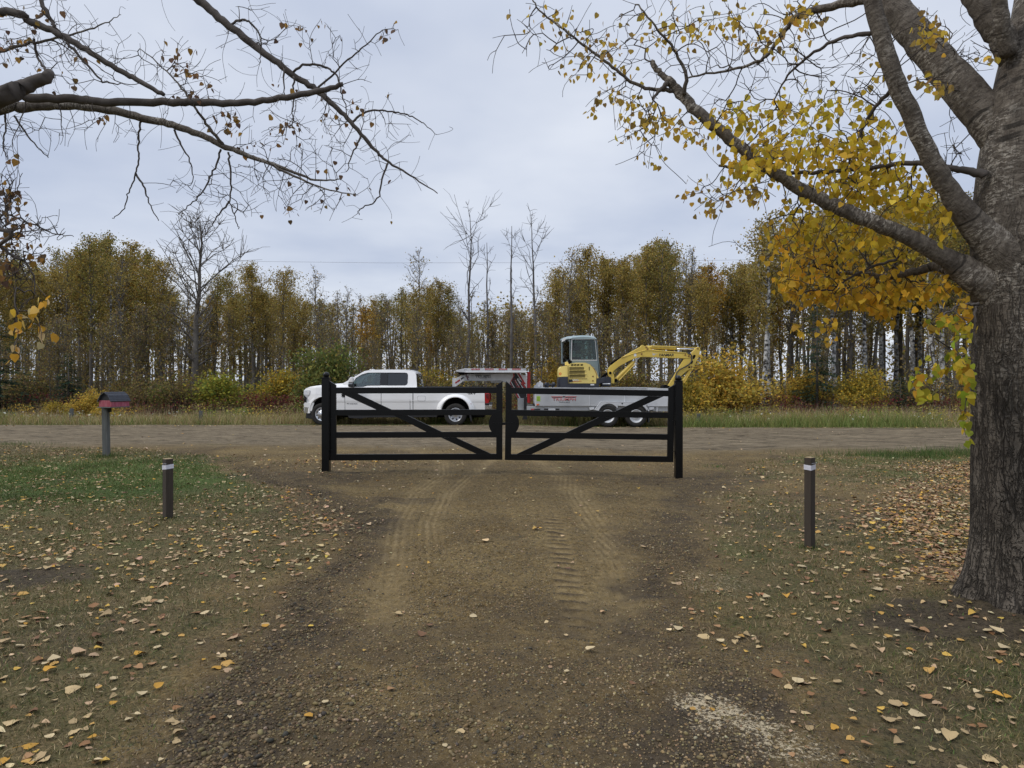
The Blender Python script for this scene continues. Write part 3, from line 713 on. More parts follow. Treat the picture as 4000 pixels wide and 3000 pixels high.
GOLD = [(0.34, 0.245, 0.058), (0.29, 0.22, 0.058), (0.23, 0.195, 0.06), (0.43, 0.32, 0.10), (0.28, 0.185, 0.055)]
OLIVE = [(0.215, 0.19, 0.052), (0.16, 0.15, 0.042), (0.27, 0.22, 0.065), (0.30, 0.205, 0.05)]
AMBER = [(0.36, 0.20, 0.026), (0.42, 0.25, 0.04), (0.25, 0.145, 0.024)]
g0 = np.random.default_rng(300)
PROTO = {}
def proto(kind, mb, pts, leafspec, bark):
    tm = mesh_of(mb, 'trunk', bark)
    cm = leaves_mesh('crown', pts, *leafspec) if leafspec else None
    PROTO.setdefault(kind, []).append((tm, cm))
for s_ in range(5):
    mb, pts = branchy(310 + s_, 12.0, 0.15, 38, 0.30 + 0.04 * s_, 1.7 + 0.25 * (s_ % 3), up=1.0, lean=0.04, wobble=0.14)
    proto('poplar', mb, pts, (4600, g0, 0.108, GOLD, (4, 4, 3, 2, 2)), M['far_bark'])
for s_ in range(3):
    mb, pts = branchy(330 + s_, 12.0, 0.16, 38, 0.33 + 0.05 * s_, 2.0, up=0.9, lean=0.035, wobble=0.14)
    proto('olive', mb, pts, (3600, g0, 0.108, OLIVE), M['far_bark'])
for s_ in range(2):
    mb, pts = branchy(340 + s_, 10.0, 0.12, 30, 0.16, 1.5, up=0.9)
    proto('amber', mb, pts, (3200, g0, 0.105, AMBER), M['far_bark'])
for s_ in range(3):
    mb, pts = branchy(350 + s_, 11.0, 0.13, 44, 0.18, 1.7, up=1.0, subs=8, twig=0.012, wobble=0.15, lean=0.03)
    proto('bare', mb, pts, (420, g0, 0.11, GOLD), M['far_bark'])
for s_ in range(2):
    mb, pts = branchy(360 + s_, 12.0, 0.20, 30, 0.40, 1.9, up=0.7)
    proto('birch', mb, pts, (2700, g0, 0.12, [(0.30, 0.22, 0.055), (0.22, 0.175, 0.045), (0.36, 0.28, 0.09)]), M['birch_bark'])
for s_ in range(2):
    mb, pts = branchy(370 + s_, 7.0, 0.055, 34, 0.10, 1.35, up=1.1, subs=7, twig=0.009, sides=5)
    proto('sapling', mb, pts, (900, g0, 0.10, [(0.21, 0.15, 0.07), (0.17, 0.125, 0.07), (0.34, 0.25, 0.07), (0.20, 0.18, 0.06)]), M['far_bark'])
# spreading bare tree on the left, dead snags in the middle
mb, pts = branchy(381, 12.0, 0.24, 34, 0.24, 3.9, up=0.85, subs=11, twig=0.020, taper_top=0.25, wobble=0.2)
proto('spread', mb, pts, None, M['far_bark'])
for s_, (nb, w_) in enumerate(((14, 3.9), (7, 1.9), (12, 3.4))):
    mb, pts = branchy(390 + s_, 14.0, 0.17, nb, 0.42, w_, up=1.7, subs=6, twig=0.018, wobble=0.16)
    proto('dead', mb, pts, None, M['dead_bark'])
def spruce(seed, h, w, n):
    g = np.random.default_rng(seed)
    mb = MB().tube([(0, 0, -0.1), (0.02, 0, h * 0.5), (0, 0, h)], [0.11, 0.07, 0.012], 7)
    P, Rm, S = [], [], []
    nw = 17
    for k in range(nw):
        t = (k + 0.4) / nw; z = h * (0.05 + 0.95 * t); L = w * (1 - t) ** 0.8 + 0.10
        for j in range(max(5, int(11 * (1 - t)) + 4)):
            a = g.uniform(0, 6.28); Lb = L * g.uniform(0.72, 1.12); zb = z + g.normal(0, h / nw * 0.35)
            m_ = max(7, int(n / 150 * Lb / w))
            for q in range(m_):
                s_ = (q + g.uniform(0, 1)) / m_; r = Lb * (0.08 + 0.92 * s_); lat = g.normal(0, 0.085) * Lb * (0.4 + 0.6 * (1 - s_))
                P.append((r * math.cos(a) - lat * math.sin(a), r * math.sin(a) + lat * math.cos(a), zb - 0.34 * r + 0.16 * r * r / max(L, .3) + g.normal(0, 0.025)))
                a2 = a + g.choice([-1, 1]) * g.uniform(0.2, 0.9)
                d = Vector((math.cos(a2), math.sin(a2), -0.30 + g.normal(0, 0.2))).normalized()
                u = Vector((0, 0, 1)).cross(d).normalized(); v = d.cross(u)
                Rm.append(np.array([[u.x, d.x, v.x], [u.y, d.y, v.y], [u.z, d.z, v.z]])); S.append((g.uniform(0.07, 0.13), g.uniform(0.16, 0.30), 0.1))
    o = scatter('crown', DIA_V, DIA_F, np.array(Rm), np.array(S), np.array(P), pick(g, len(P), [(0.022, 0.046, 0.028), (0.034, 0.062, 0.038), (0.05, 0.078, 0.046)]), M['leaf_far'])
    me = o.data; bpy.data.objects.remove(o)
    PROTO.setdefault('spruce', []).append((mesh_of(mb, 'trunk', M['far_bark']), me))
spruce(401, 8.0, 2.1, 5200); spruce(402, 4.5, 1.5, 4200)
def bush(kind, seed, pal, n, size=0.062, wts=None, flat=0.85):
    g = np.random.default_rng(seed); mb = MB(); pts = []
    for i in range(46):
        rag = g.uniform(0.55, 1.22)
        a = g.uniform(0, 6.28); out_ = g.uniform(0.15, 1.0); hh = math.sqrt(max(0.04, 1 - out_ ** 2 * 0.85)) * g.uniform(0.75, 1.08)
        tip = np.array([out_ * math.cos(a), out_ * math.sin(a), hh * 1.45]) * rag
        mid = tip * np.array([0.35, 0.35, 0.5]) + g.normal(0, 0.05, 3)
        mb.tube([(0.12 * math.cos(a), 0.12 * math.sin(a), -0.1), mid, tip * 0.8 + mid * 0.2 + g.normal(0, 0.04, 3), tip], [0.016, 0.012, 0.007, 0.004], 3, cap=False)
        for f in (0.45, 0.7, 0.9, 1.0): pts.append((mid * (1 - f) + tip * f, 0.10 + 0.10 * g.uniform()))
    proto(kind, mb, pts, (n, g, size, pal, wts, None, flat), M['twig'])
bush('green', 411, [(0.105, 0.135, 0.040), (0.145, 0.165, 0.045), (0.19, 0.185, 0.05), (0.27, 0.22, 0.05)], 6800, wts=(4, 4, 3, 1))
bush('lime', 412, [(0.19, 0.215, 0.035), (0.26, 0.25, 0.04), (0.14, 0.17, 0.035), (0.34, 0.27, 0.04)], 5600)
bush('yellow', 413, [(0.50, 0.34, 0.055), (0.43, 0.31, 0.06), (0.36, 0.27, 0.055), (0.28, 0.235, 0.06), (0.50, 0.29, 0.05)], 8500, wts=(4, 4, 3, 2, 2))
bush('yellow', 414, [(0.50, 0.32, 0.04), (0.40, 0.29, 0.045), (0.30, 0.25, 0.05), (0.22, 0.20, 0.045)], 6500)
bush('brown', 415, [(0.19, 0.13, 0.065), (0.15, 0.11, 0.06), (0.27, 0.20, 0.055), (0.16, 0.155, 0.05)], 2200)
INFO = {
 'poplar': ('poplar_tree', 'tree', 'golden brown poplar tree standing in the woods beyond the road', 'golden brown poplars in the woods'),
 'olive': ('poplar_tree', 'tree', 'olive green poplar tree with thinning leaves in the woods beyond the road', 'olive poplars in the woods'),
 'amber': ('aspen_tree', 'tree', 'small bright amber aspen tree among darker trunks in the woods', 'amber aspens in the woods'),
 'bare': ('bare_tree', 'tree', 'nearly leafless grey tree with fine upright twigs in the woods', 'nearly bare trees in the woods'),
 'birch': ('aspen_tree', 'tree', 'white barked aspen with black scars rising out of the woods on the right', 'white barked aspens'),
 'sapling': ('sapling', 'sapling', 'thin many-twigged grey sapling in the undergrowth below the poplars', 'saplings in the undergrowth'),
 'spread': ('bare_tree', 'tree', 'tall spreading leafless tree above the red mailbox side of the woods', None),
 'dead': ('dead_tree', 'tree', 'tall dead grey snag reaching above the woods behind the trailer', None),
 'spruce': ('spruce_tree', 'tree', 'dark green spruce tree', None),
 'green': ('shrub', 'shrub', 'green leafy bush', None), 'lime': ('shrub', 'shrub', 'yellow green bush', None),
 'yellow': ('shrub', 'shrub', 'yellow autumn bush', None), 'brown': ('shrub', 'shrub', 'brown half-bare bush at the edge of the woods', 'brown bushes along the edge of the woods'),
}
def plant(kind, x, y, s, label=None, group='', rz=None, v=None, sxy=1.0):
    nm, cat, lb, gr = INFO[kind]
    tm, cm = PROTO[kind][random.randrange(len(PROTO[kind])) if v is None else v]
    t = thing(nm, label or lb, cat, (x, y, hf(x, y)), random.uniform(0, 6.28) if rz is None else rz, (group if group != '' else gr) if not label or group else None, (s * sxy, s * sxy, s))
    link('trunk' if kind not in ('green', 'lime', 'yellow', 'brown') else 'stems', tm, t)
    if cm: link('crown' if kind not in ('green', 'lime', 'yellow', 'brown') else 'foliage', cm, t)
    return t
K = 4000 / 2212.0
PH = {'poplar': 12.3, 'olive': 12.3, 'amber': 10.3, 'bare': 11.3, 'birch': 12.4, 'sapling': 7.3, 'spread': 12.6, 'dead': 14.0, 'spruce': 8.0, 'green': 1.62, 'lime': 1.62, 'yellow': 1.62, 'brown': 1.62}
KEEP = []
def plant_at(kind, px, top, D, hero=False, **kw):
    "px, top: column of the trunk and row of the treetop in the 2212-wide photo"
    for hx, hw, hd in KEEP:
        if not hero and abs(px - hx) < hw and D < hd + 1.0: D = hd + 1.0 + random.uniform(0.3, 4)
    if hero: KEEP.append((px, hero, D))
    p = W(px * K, top * K, D); h = p.z - hf(p.x, D)
    hp = 4.5 if (kind == 'spruce' and kw.get('v') == 1) else PH[kind]
    return plant(kind, p.x, D, h / hp, **kw)
random.seed(11)
TOPS = [(-60, 560), (60, 548), (100, 540), (150, 528), (200, 522), (250, 512), (290, 506), (330, 560), (400, 600), (450, 605), (500, 598), (550, 586), (600, 592), (640, 635), (690, 640), (740, 640), (790, 622), (850, 640), (900, 625), (940, 605), (980, 595), (1030, 650), (1080, 655), (1140, 668), (1190, 620), (1220, 560), (1260, 545), (1310, 545), (1350, 545), (1400, 520), (1440, 515), (1480, 540), (1520, 568), (1570, 565), (1620, 555), (1680, 500), (1740, 460), (1800, 440), (1900, 430), (2000, 420), (2100, 410), (2260, 420)]
# named heroes first
plant_at('spread', 418, 452, 36, hero=30, rz=1.1, label='tall spreading leafless tree rising above the golden poplars on the left', sxy=1.1)
for px_, tp, D_, v_, lb in ((1003, 462, 40, 0, 'many-limbed dead grey snag, leftmost of those above the trailer neck'),
                            (1048, 520, 42, 1, 'slender dead snag with a broken flat top above the trailer neck'),
                            (1098, 484, 39, 1, 'straight dead pole tree rising above the red post of the trailer'),
                            (1160, 468, 40, 2, 'dead grey tree with forked limbs just left of the excavator cab')):
    plant_at('dead', px_, tp, D_ - 3, hero=8, v=v_, label=lb, sxy=1.0)
plant_at('bare', 690, 570, 43, label='thin bare tree standing alone above the hood of the white truck', v=1)
plant_at('bare', 905, 528, 42, label='leaning bare tree with a few leaves above the bed of the white truck', v=2)
for px_, tp, D_ in ((1648, 452, 36.5), (1660, 470, 37.5), (2021, 400, 34.5), (2034, 420, 35.5), (1803, 470, 39), (1868, 480, 39.5), (1905, 470, 47), (1975, 470, 45), (1585, 560, 48), (1935, 480, 49), (1985, 480, 50), (240, 560, 42)):
    plant_at('birch', px_, tp, D_, hero=16 if px_ in (1648, 1660, 2021, 2034) else 8)
plant_at('spruce', 1765, 632, 33.5, hero=45, v=0, label='tall dark spruce between the white aspens on the right')
plant_at('spruce', -2, 680, 30.5, hero=45, v=0, label='dark spruce cut by the left edge of the photo', sxy=1.7)
plant_at('spruce', 148, 765, 33, hero=25, v=1, label='small dark spruce near the left edge behind the yellow weeds')
plant_at('spruce', 1945, 815, 31.5, hero=30, v=1, label='low dark spruce beside the hanging leaves of the big trunk', sxy=1.3)
plant_at('spruce', 1885, 840, 33.5, hero=20, v=1, label='small dark spruce left of its lower twin near the big trunk', sxy=1.2)
plant_at('green', 702, 752, 31.5, label='rounded green bush behind the hood of the white truck', sxy=0.95)
plant_at('lime', 468, 800, 32, label='yellow green bush at the foot of the spreading bare tree', sxy=1.35)
plant_at('green', 360, 835, 32.5, label='low olive bush left of the spreading bare tree', sxy=1.2)
for px_, tp, D_, sx, v_, lb in ((1555, 775, 30.5, 1.18, 0, 'big golden yellow bush beside the right gate post'), (1500, 815, 30.2, 0.9, 1, 'yellow bush half hidden by the right gate post'),
                               (1642, 830, 30.8, 1.2, 1, 'low amber bush to the right of the biggest yellow bush'), (1738, 805, 31.5, 1.05, 0, 'yellow bush in front of the tall spruce'),
                               (1858, 798, 32.5, 1.0, 1, 'olive yellow bush right of the tall spruce'), (1800, 855, 31, 1.1, 1, 'small low yellow bush between the bigger two on the right'),
                               (205, 850, 29.3, 1.4, 0, 'low yellow weedy bush left of the mailbox'), (120, 868, 29.5, 1.1, 1, 'low yellow brown bush near the left edge'),
                               (1330, 800, 36, 1.2, 1, 'yellow bush glimpsed under the excavator boom'), (1190, 790, 36, 0.9, 0, 'yellow bush left of the excavator body'),
                               (600, 800, 34, 1.2, 1, 'dull yellow bush left of the truck'), (945, 800, 35, 1.3, 1, 'dull yellow bush behind the truck bed')):
    plant_at('yellow', px_, tp, D_, v=v_, label=lb, sxy=sx)
# the rest: golden wall of poplars, one by one
tops = np.array(TOPS, float)
n_t = 0
for row, (D0, D1, step, drop) in enumerate(((38, 43, 44, (-26, 45)), (43, 49, 30, (-20, 60)), (49, 57, 24, (-5, 90)))):
    px_ = -90.0
    while px_ < 2290:
        px_ += step * random.uniform(0.55, 1.45)
        D = random.uniform(D0, D1)
        tp = float(np.interp(px_, tops[:, 0], tops[:, 1])) + random.uniform(*drop)
        if 1000 < px_ < 1185: tp = max(tp, 628 + random.uniform(0, 55))
        gold = (px_ < 330) or (500 < px_ < 640) or px_ > 1190
        if gold: kind = random.choices(['poplar', 'olive', 'amber', 'bare', 'birch'], (48, 26, 5, 18, 7 if px_ > 1500 else 2))[0]
        elif 1000 < px_ < 1190: kind = random.choices(['bare', 'poplar', 'olive'], (60, 25, 15))[0]
        else: kind = random.choices(['poplar', 'olive', 'bare', 'amber'], (30, 26, 38, 6))[0]
        if 640 < px_ < 1190 and kind in ('poplar', 'amber'): tp += random.uniform(0, 12)
        if 480 < px_ < 640 and row == 0: kind = 'poplar'
        plant_at(kind, px_, min(tp, 790), D); n_t += 1
for i in range(170):
    px_ = random.uniform(-60, 2260)
    if 1440 < px_ < 1950 and random.random() < 0.5: continue
    plant_at('sapling', px_, random.uniform(640, 790), random.uniform(33.5, 45))
for i in range(64):
    px_ = random.uniform(-60, 2260)
    if 1460 < px_ < 1900 and random.random() < 0.6: continue
    plant_at('brown', px_, random.uniform(795, 860), random.uniform(31.5, 36), sxy=random.uniform(0.8, 1.4))
def distant_wood():
    g = np.random.default_rng(500)
    mb = MB()
    for i in range(330):
        y = g.uniform(57, 78); x = g.uniform(-1, 1) * y * 0.8; h = g.uniform(5, 8.6); r = g.uniform(0.06, 0.15)
        mb.tube([(x, y, -0.4), (x + g.normal(0, .12), y, h * 0.5), (x + g.normal(0, 0.3), y, h)], [r, r * 0.75, 0.02], 5, cap=False)
    o = mb.build('distant_wood', M['far_bark'], smooth=True)
    props(o, 'far trunks of the woods seen between the nearer trees', 'woods', kind='stuff')
    n = 26000
    y = g.uniform(57, 78, n); x = g.uniform(-1, 1, n) * y * 0.8
    top = 5.6 + 4.4 * fbm(x * 0.16, y * 0.16, 131, 4)
    z = top * (1 - g.uniform(0, 1, n) ** 1.3 * 0.75)
    o = scatter('distant_foliage', DIA_V, DIA_F, rand_rot(n, g), g.uniform(0.16, 0.30, n), np.stack([x, y, z], -1), pick(g, n, GOLD + OLIVE), M['leaf_far'])
    props(o, 'brown and golden foliage of the far side of the woods', 'woods', kind='stuff')
    n = 46000
    y = g.uniform(34, 60, n); x = g.uniform(-1, 1, n) * y * 0.8
    z = hgt(x, y) + g.gamma(1.5, 0.75, n) * (0.4 + 1.2 * fbm(x * 0.4, y * 0.3, 141, 3))
    o = scatter('undergrowth', DIA_V, DIA_F, rand_rot(n, g), g.uniform(0.08, 0.16, n), np.stack([x, y, z], -1), pick(g, n, [(0.15, 0.125, 0.065), (0.13, 0.125, 0.045), (0.22, 0.165, 0.06), (0.12, 0.10, 0.07), (0.30, 0.215, 0.05)]), M['leaf_far'])
    props(o, 'brown undergrowth on the floor of the woods', 'undergrowth', kind='stuff')
distant_wood()
# ================================================================== gate
GD = 11.9
def gl(px, py):                       # photo pixel on the gate's plane -> (x, z)
    p = W(px, py, GD); return (p.x, p.z)
def gate():
    def lf(cx, cy): return gl(1200 + cx / 2.765, 1420 + cy / 2.765)
    def rt(cx, cy): return gl(1900 + cx / 2.6976, 1420 + cy / 2.6976)
    Y0, Y1 = GD, GD + 0.052
    leaves_ = []
    for side in (0, 1):
        f = rt if side else lf
        if not side:
            org = Vector((*lf(245, 650)[:1], GD, 0)); lab = 'left leaf of the black steel double gate, hinged on the left post'
            hinge = [(243, 190), (308, 231), (313, 1048), (243, 1048)]
            meet = [(2043, 236), (2110, 190), (2108, 1041), (2041, 1041)]
            rails = [[(308, 259), (2043, 256), (2043, 321), (308, 325)], [(309, 500), (2043, 496), (2043, 558), (309, 563)], [(311, 741), (2043, 737), (2043, 799), (311, 805)], [(313, 981), (2042, 975), (2042, 1041), (313, 1048)]]
            diag = [[(370, 325), (540, 325), (912, 500), (748, 500)], [(935, 562), (1085, 562), (1452, 738), (1288, 739)], [(1450, 803), (1610, 802), (1985, 976), (1830, 977)]]
            dc, dr = (2109, 648), 148
            th = np.linspace(R(90), R(270), 20)
        else:
            org = Vector((*rt(1985, 650)[:1], GD, 0)); lab = 'right leaf of the black steel double gate, hinged on the right post'
            hinge = [(1921, 256), (1987, 221), (1972, 1041), (1906, 1040)]
            meet = [(206, 185), (269, 238), (260, 1019), (194, 1017)]
            rails = [[(268, 254), (1920, 284), (1919, 347), (267, 318)], [(266, 487), (1917, 515), (1916, 577), (265, 551)], [(262, 722), (1913, 745), (1912, 806), (261, 784)], [(260, 955), (1908, 979), (1906, 1040), (260, 1019)]]
            diag = [[(1706, 344), (1868, 347), (1505, 511), (1352, 507)], [(1190, 566), (1348, 569), (990, 732), (838, 730)], [(676, 788), (836, 791), (475, 957), (318, 955)]]
            dc, dr = (203, 630), 143
            th = np.linspace(R(90), R(-90), 20)
        g = thing('gate_leaf', lab, 'gate', org)
        loc = lambda pts: [(p[0] - org.x, p[1]) for p in (f(*q) for q in pts)]
        MB().prism(loc(hinge), 0, 0.052).build('hinge_stile', M['black_steel'], g, bevel=0.003)
        MB().prism(loc(meet), 0, 0.052).build('meeting_stile', M['black_steel'], g, bevel=0.003)
        for r_ in rails: MB().prism(loc(r_), 0.003, 0.049).build('rail', M['black_steel'], g, bevel=0.003)
        mb = MB()
        for d in diag: mb.prism(loc(d), 0.005, 0.047)
        mb.build('brace', M['black_steel'], g, bevel=0.002)
        disc = [(dc[0] + dr * math.cos(w), dc[1] - dr * math.sin(w)) for w in th]
        d = MB().prism(loc(disc), -0.006, 0.0).build('latch_plate', M['black_steel'], g, bevel=0.0015)
        a, b = loc([(dc[0], dc[1])])[0], loc([(dc[0] - (1 if not side else -1) * dr, dc[1])])[0]
        MB().box(min(a[0], b[0]) + 0.012, max(a[0], b[0]) - 0.002, -0.011, -0.0065, a[1] - 0.003 + 0.01, a[1] + 0.013).build('plate_seam', M['black_steel'], d)
        if not side:
            a = loc([(2050, 652)])[0]
            MB().box(a[0], a[0] + 0.155, 0.010, 0.040, a[1] - 0.02, a[1] + 0.022).build('latch_bar', M['black_steel'], g, bevel=0.002)
        # hinge barrels on the rod between stile and post
        xh = loc([(238, 0) if not side else (1988, 0)])[0][0]
        ks = [(262, 300), (590, 640), (930, 960)] if not side else [(285, 350), (600, 650), (925, 960)]
        for k0, k1 in ks:
            z0, z1 = loc([(0, k1)])[0][1], loc([(0, k0)])[0][1]
            hb = MB().cyl((xh, -0.010, z0), (xh, -0.010, z1), 0.012, n=10)
            hb.box(xh - 0.045, xh + 0.045, -0.012, 0.0, z1 - 0.010, z1)
            hb.build('hinge', M['black_steel'], g, smooth=False)
    for side, (cx, x0, x1, top, bot, ballc) in enumerate(((0, 160, 241, 155, 1205, (198, 124)), (1, 1989, 2066, 186, 1240, (2027, 157)))):
        f = rt if side else lf
        px0, px1 = f(x0, 600)[0], f(x1, 600)[0]
        zt, zb = f(x0, top)[1], f(x0, bot)[1]
        xc, hw = (px0 + px1) / 2, (px1 - px0) / 2
        t = thing('gate_post', ('square black steel post with a ball cap at the left end of the gate', 'square black steel post with a ball cap at the right end of the gate')[side], 'gate post', (xc, GD + 0.03, 0))
        MB().box(-hw, hw, -hw, hw, zb - 0.15, zt).build('post_shaft', M['black_steel'], t, bevel=0.005)
        bz = f(*ballc)[1]; rb = 0.054
        cp = MB().box(-hw - .006, hw + .006, -hw - .006, hw + .006, zt, zt + 0.010)
        cp.lathe((0, 0, zt + 0.010), [(hw * 0.9, 0), (hw * 0.62, 0.012), (0.028, 0.022), (0.026, bz - rb - zt)], 'z', 24)
        c = cp.build('post_cap', M['black_steel'], t)
        MB().ball((0, 0, bz), rb, 14).build('ball', M['black_steel'], t, smooth=True)
        xr = hw + 0.012 if not side else -hw - 0.010
        MB().cyl((xr, -hw + 0.01, f(0, 1000)[1]), (xr, -hw + 0.01, f(0, 225)[1]), 0.007, n=8).build('hinge_rod', M['black_steel'], t)
gate()
# ================================================================== timber bollards with white tape
def bollard(px, base_py, top_py, wpx, D, rz, label, slack):
    p = W(px, base_py, D); z1 = W(px, top_py, D).z; zb = hf(p.x, D)
    h = z1 - p.z
    w = wpx / FPX * D / (abs(math.cos(rz)) + abs(math.sin(rz))) / 2
    t = thing('wooden_post', label, 'post', (p.x, D, p.z), rz)
    MB().box(-w, w, -w, w, -0.25, h - 0.004).build('timber', M['wood_brown'], t, bevel=0.004)
    MB().box(-w + .003, w - .003, -w + .003, w - .003, h - 0.004, h + 0.001).build('cut_top', M['wood_end'], t)
    k = w + 0.0025
    # a wrapped band whose edges climb from face to face
    mb = MB(); cs = [(-k, -k), (k, -k), (k, k), (-k, k)]
    lo = [h - 0.128, h - 0.118, h - 0.112, h - 0.122]; hi = [h - 0.078, h - 0.070, h - 0.062, h - 0.074]
    vs_ = [(*c, z) for c, z in zip(cs, lo)] + [(*c, z) for c, z in zip(cs, hi)]
    k2 = w + 0.0005
    vs_ += [(c[0] / k * k2, c[1] / k * k2, z) for c, z in zip(cs, lo)] + [(c[0] / k * k2, c[1] / k * k2, z) for c, z in zip(cs, hi)]
    fs_ = []
    for i in range(4):
        j = (i + 1) % 4
        fs_ += [(i, j, j + 4, i + 4), (i + 8, i + 12, j + 12, j + 8), (i + 4, j + 4, j + 12, i + 12), (i, i + 8, j + 8, j)]
    mb.add(vs_, fs_).build('tape', M['tape'], t)
    mb = MB()
    for i in range(6):
        x = -k + 0.012 + i * 0.0155
        mb.box(x, x + 0.009, -k - 0.0005, -k + 0.0015, h - 0.062 + 0.0008 * i, h - 0.057 + 0.0008 * i)
    mb.build('tape_edge', M['tape'], t)
bollard(656, 2022, 1791, 41, 8.13, R(-38), 'short brown timber post wrapped with white tape on the left lawn', 0)
bollard(3163, 2106, 1786, 41, 7.05, R(34), 'taller brown timber post wrapped with white tape on the right of the drive', 0)
# ================================================================== barn-shaped mailbox on its post
def mailbox():
    D = 14.8; x0 = W(416, 1781, D).x
    zg = W(416, 1775, D).z
    s_ = D / FPX / 5.532                       # metres per pixel of the enlarged crop
    t = thing('mailbox_post', 'weathered grey square timber post carrying the red barn mailbox', 'post', (x0, D, zg))
    hp = (1470 - 455) * s_
    MB().box(-0.056, 0.056, -0.056, 0.056, -0.3, hp, xf=lambda x, y, z: (x - 0.02 * (z / 1.0), y, z)).build('timber', M['wood_grey'], t, bevel=0.006)
    MB().box(0.05, 0.10, -0.02, 0.02, hp - 0.10, hp - 0.001).build('bracket', M['wood_brown'], t)
    m = thing('mailbox', 'red wooden barn mailbox with a dark gambrel roof', 'mailbox', (x0 + 0.17, D, zg + hp + 0.001), R(71))
    m.scale = (1.0, 1.0, 1.0)
    # local: ridge along x, gable at -x ; width along y
    Lx, Wy, hwall = 0.215, 0.17, 0.135
    MB().box(-Lx - 0.05, Lx + 0.01, -Wy - 0.012, Wy + 0.012, 0, 0.018).build('floor_board', M['wood_grey'], m, bevel=0.002)
    b = MB().box(-Lx, Lx, -Wy, Wy, 0.018, 0.018 + hwall)
    b.build('walls', M['barn_pale'], m, bevel=0.002)
    MB().box(-Lx - 0.012, -Lx - 0.0005, -Wy, Wy, 0.02, 0.018 + hwall).build('front_wall', M['barn_red'], m, bevel=0.002)
    z0 = 0.018 + hwall
    prof = [(-Wy - 0.02, z0 - 0.015), (-Wy * 0.62, z0 + 0.115), (0, z0 + 0.175), (Wy * 0.62, z0 + 0.115), (Wy + 0.02, z0 - 0.015)]
    inner = [(y * 0.94, z - 0.014) for y, z in prof]
    gb = MB(); g2 = [(p[0], p[1] - 0.001) for p in inner]
    gb.prism(g2, -Lx - 0.008, Lx, xf=lambda x, y, z: (y, x, z)); gb.build('gable', M['black_board'], m)
    n = len(prof); rf = MB(); xa, xb = -Lx - 0.045, Lx + 0.02
    vs_ = [(x, y, z) for x in (xa, xb) for y, z in prof] + [(x, y, z) for x in (xa, xb) for y, z in inner]
    fs_ = []
    for i in range(n - 1):
        fs_ += [(i, i + 1, n + i + 1, n + i), (2 * n + i, 3 * n + i, 3 * n + i + 1, 2 * n + i + 1), (i, 2 * n + i, 2 * n + i + 1, i + 1), (n + i, n + i + 1, 3 * n + i + 1, 3 * n + i)]
    fs_ += [(0, n, 3 * n, 2 * n), (n - 1, 3 * n - 1, 4 * n - 1, 2 * n - 1)]
    rf.add(vs_, fs_); rf.build('roof', M['shingle'], m)
    sh = MB()
    for (ya, za), (yb, zb) in zip(prof[:2] + prof[2:4], prof[1:3] + prof[3:5]):
        for k in range(1, 4):
            y, z = ya + (yb - ya) * k / 4, za + (zb - za) * k / 4
            sh.box(xa, xb, y - 0.003, y + 0.003, z - 0.002, z + 0.004)
    sh.build('shingle_courses', M['shingle'], m)
mailbox()
# ================================================================== grey stakes in the verge
def stakes():
    SP = [(278, 1596, 1640, 26.2, 'weathered grey stake in the verge left of the mailbox'), (783, 1604, 1648, 25.8, 'weathered grey stake in the verge between mailbox and truck'),
          (1366, 1630, 1650, 26.8, 'dark short stake in the verge seen under the truck'), (2728, 1616, 1660, 25.8, 'weathered grey stake just right of the right gate post'),
          (3671, 1618, 1652, 26.2, 'weathered grey stake near the big trunk'), (2242, 1625, 1652, 27, 'pale stake in the verge seen under the trailer')]
    for px, tp, bp, D, lb in SP:
        p = W(px, bp, D); h = W(px, tp, D).z - hf(p.x, D)
        t = thing('stake', lb, 'stake', (p.x, D, hf(p.x, D)), random.uniform(-.3, .3))
        MB().box(-0.055, 0.055, -0.05, 0.05, -0.2, h - 0.012, xf=lambda x, y, z: (x + 0.03 * z, y, z)).build('shaft', M['wood_grey'], t, bevel=0.006)
        MB().box(-0.05, 0.05, -0.045, 0.045, h - 0.012, h, xf=lambda x, y, z: (x + 0.03 * z, y, z)).build('cut_top', M['wood_grey'], t)
stakes()
# ================================================================== overhead wires
def wires():
    for tag_, D, rows, lb in (('a', 58, [(-600, 1004), (0, 1012), (900, 1020), (1500, 1027), (2100, 1026), (2840, 1016), (4600, 985)], 'upper overhead wire crossing the sky above the woods'),
                              ('b', 62, [(-600, 1140), (600, 1150), (1400, 1158), (2100, 1157), (2900, 1148), (4600, 1120)], 'lower overhead wire crossing behind the treetops')):
        mb = MB(); P = [W(a, b, D) for a, b in rows]
        Q = []
        for i in range(len(P) - 1):
            for k in range(6): Q.append(P[i].lerp(P[i + 1], k / 6))
        Q.append(P[-1])
        props(mb.tube(Q, 0.009 if tag_ == 'a' else 0.005, 5).build('overhead_wire', M['wire']), lb, 'wire')
wires()
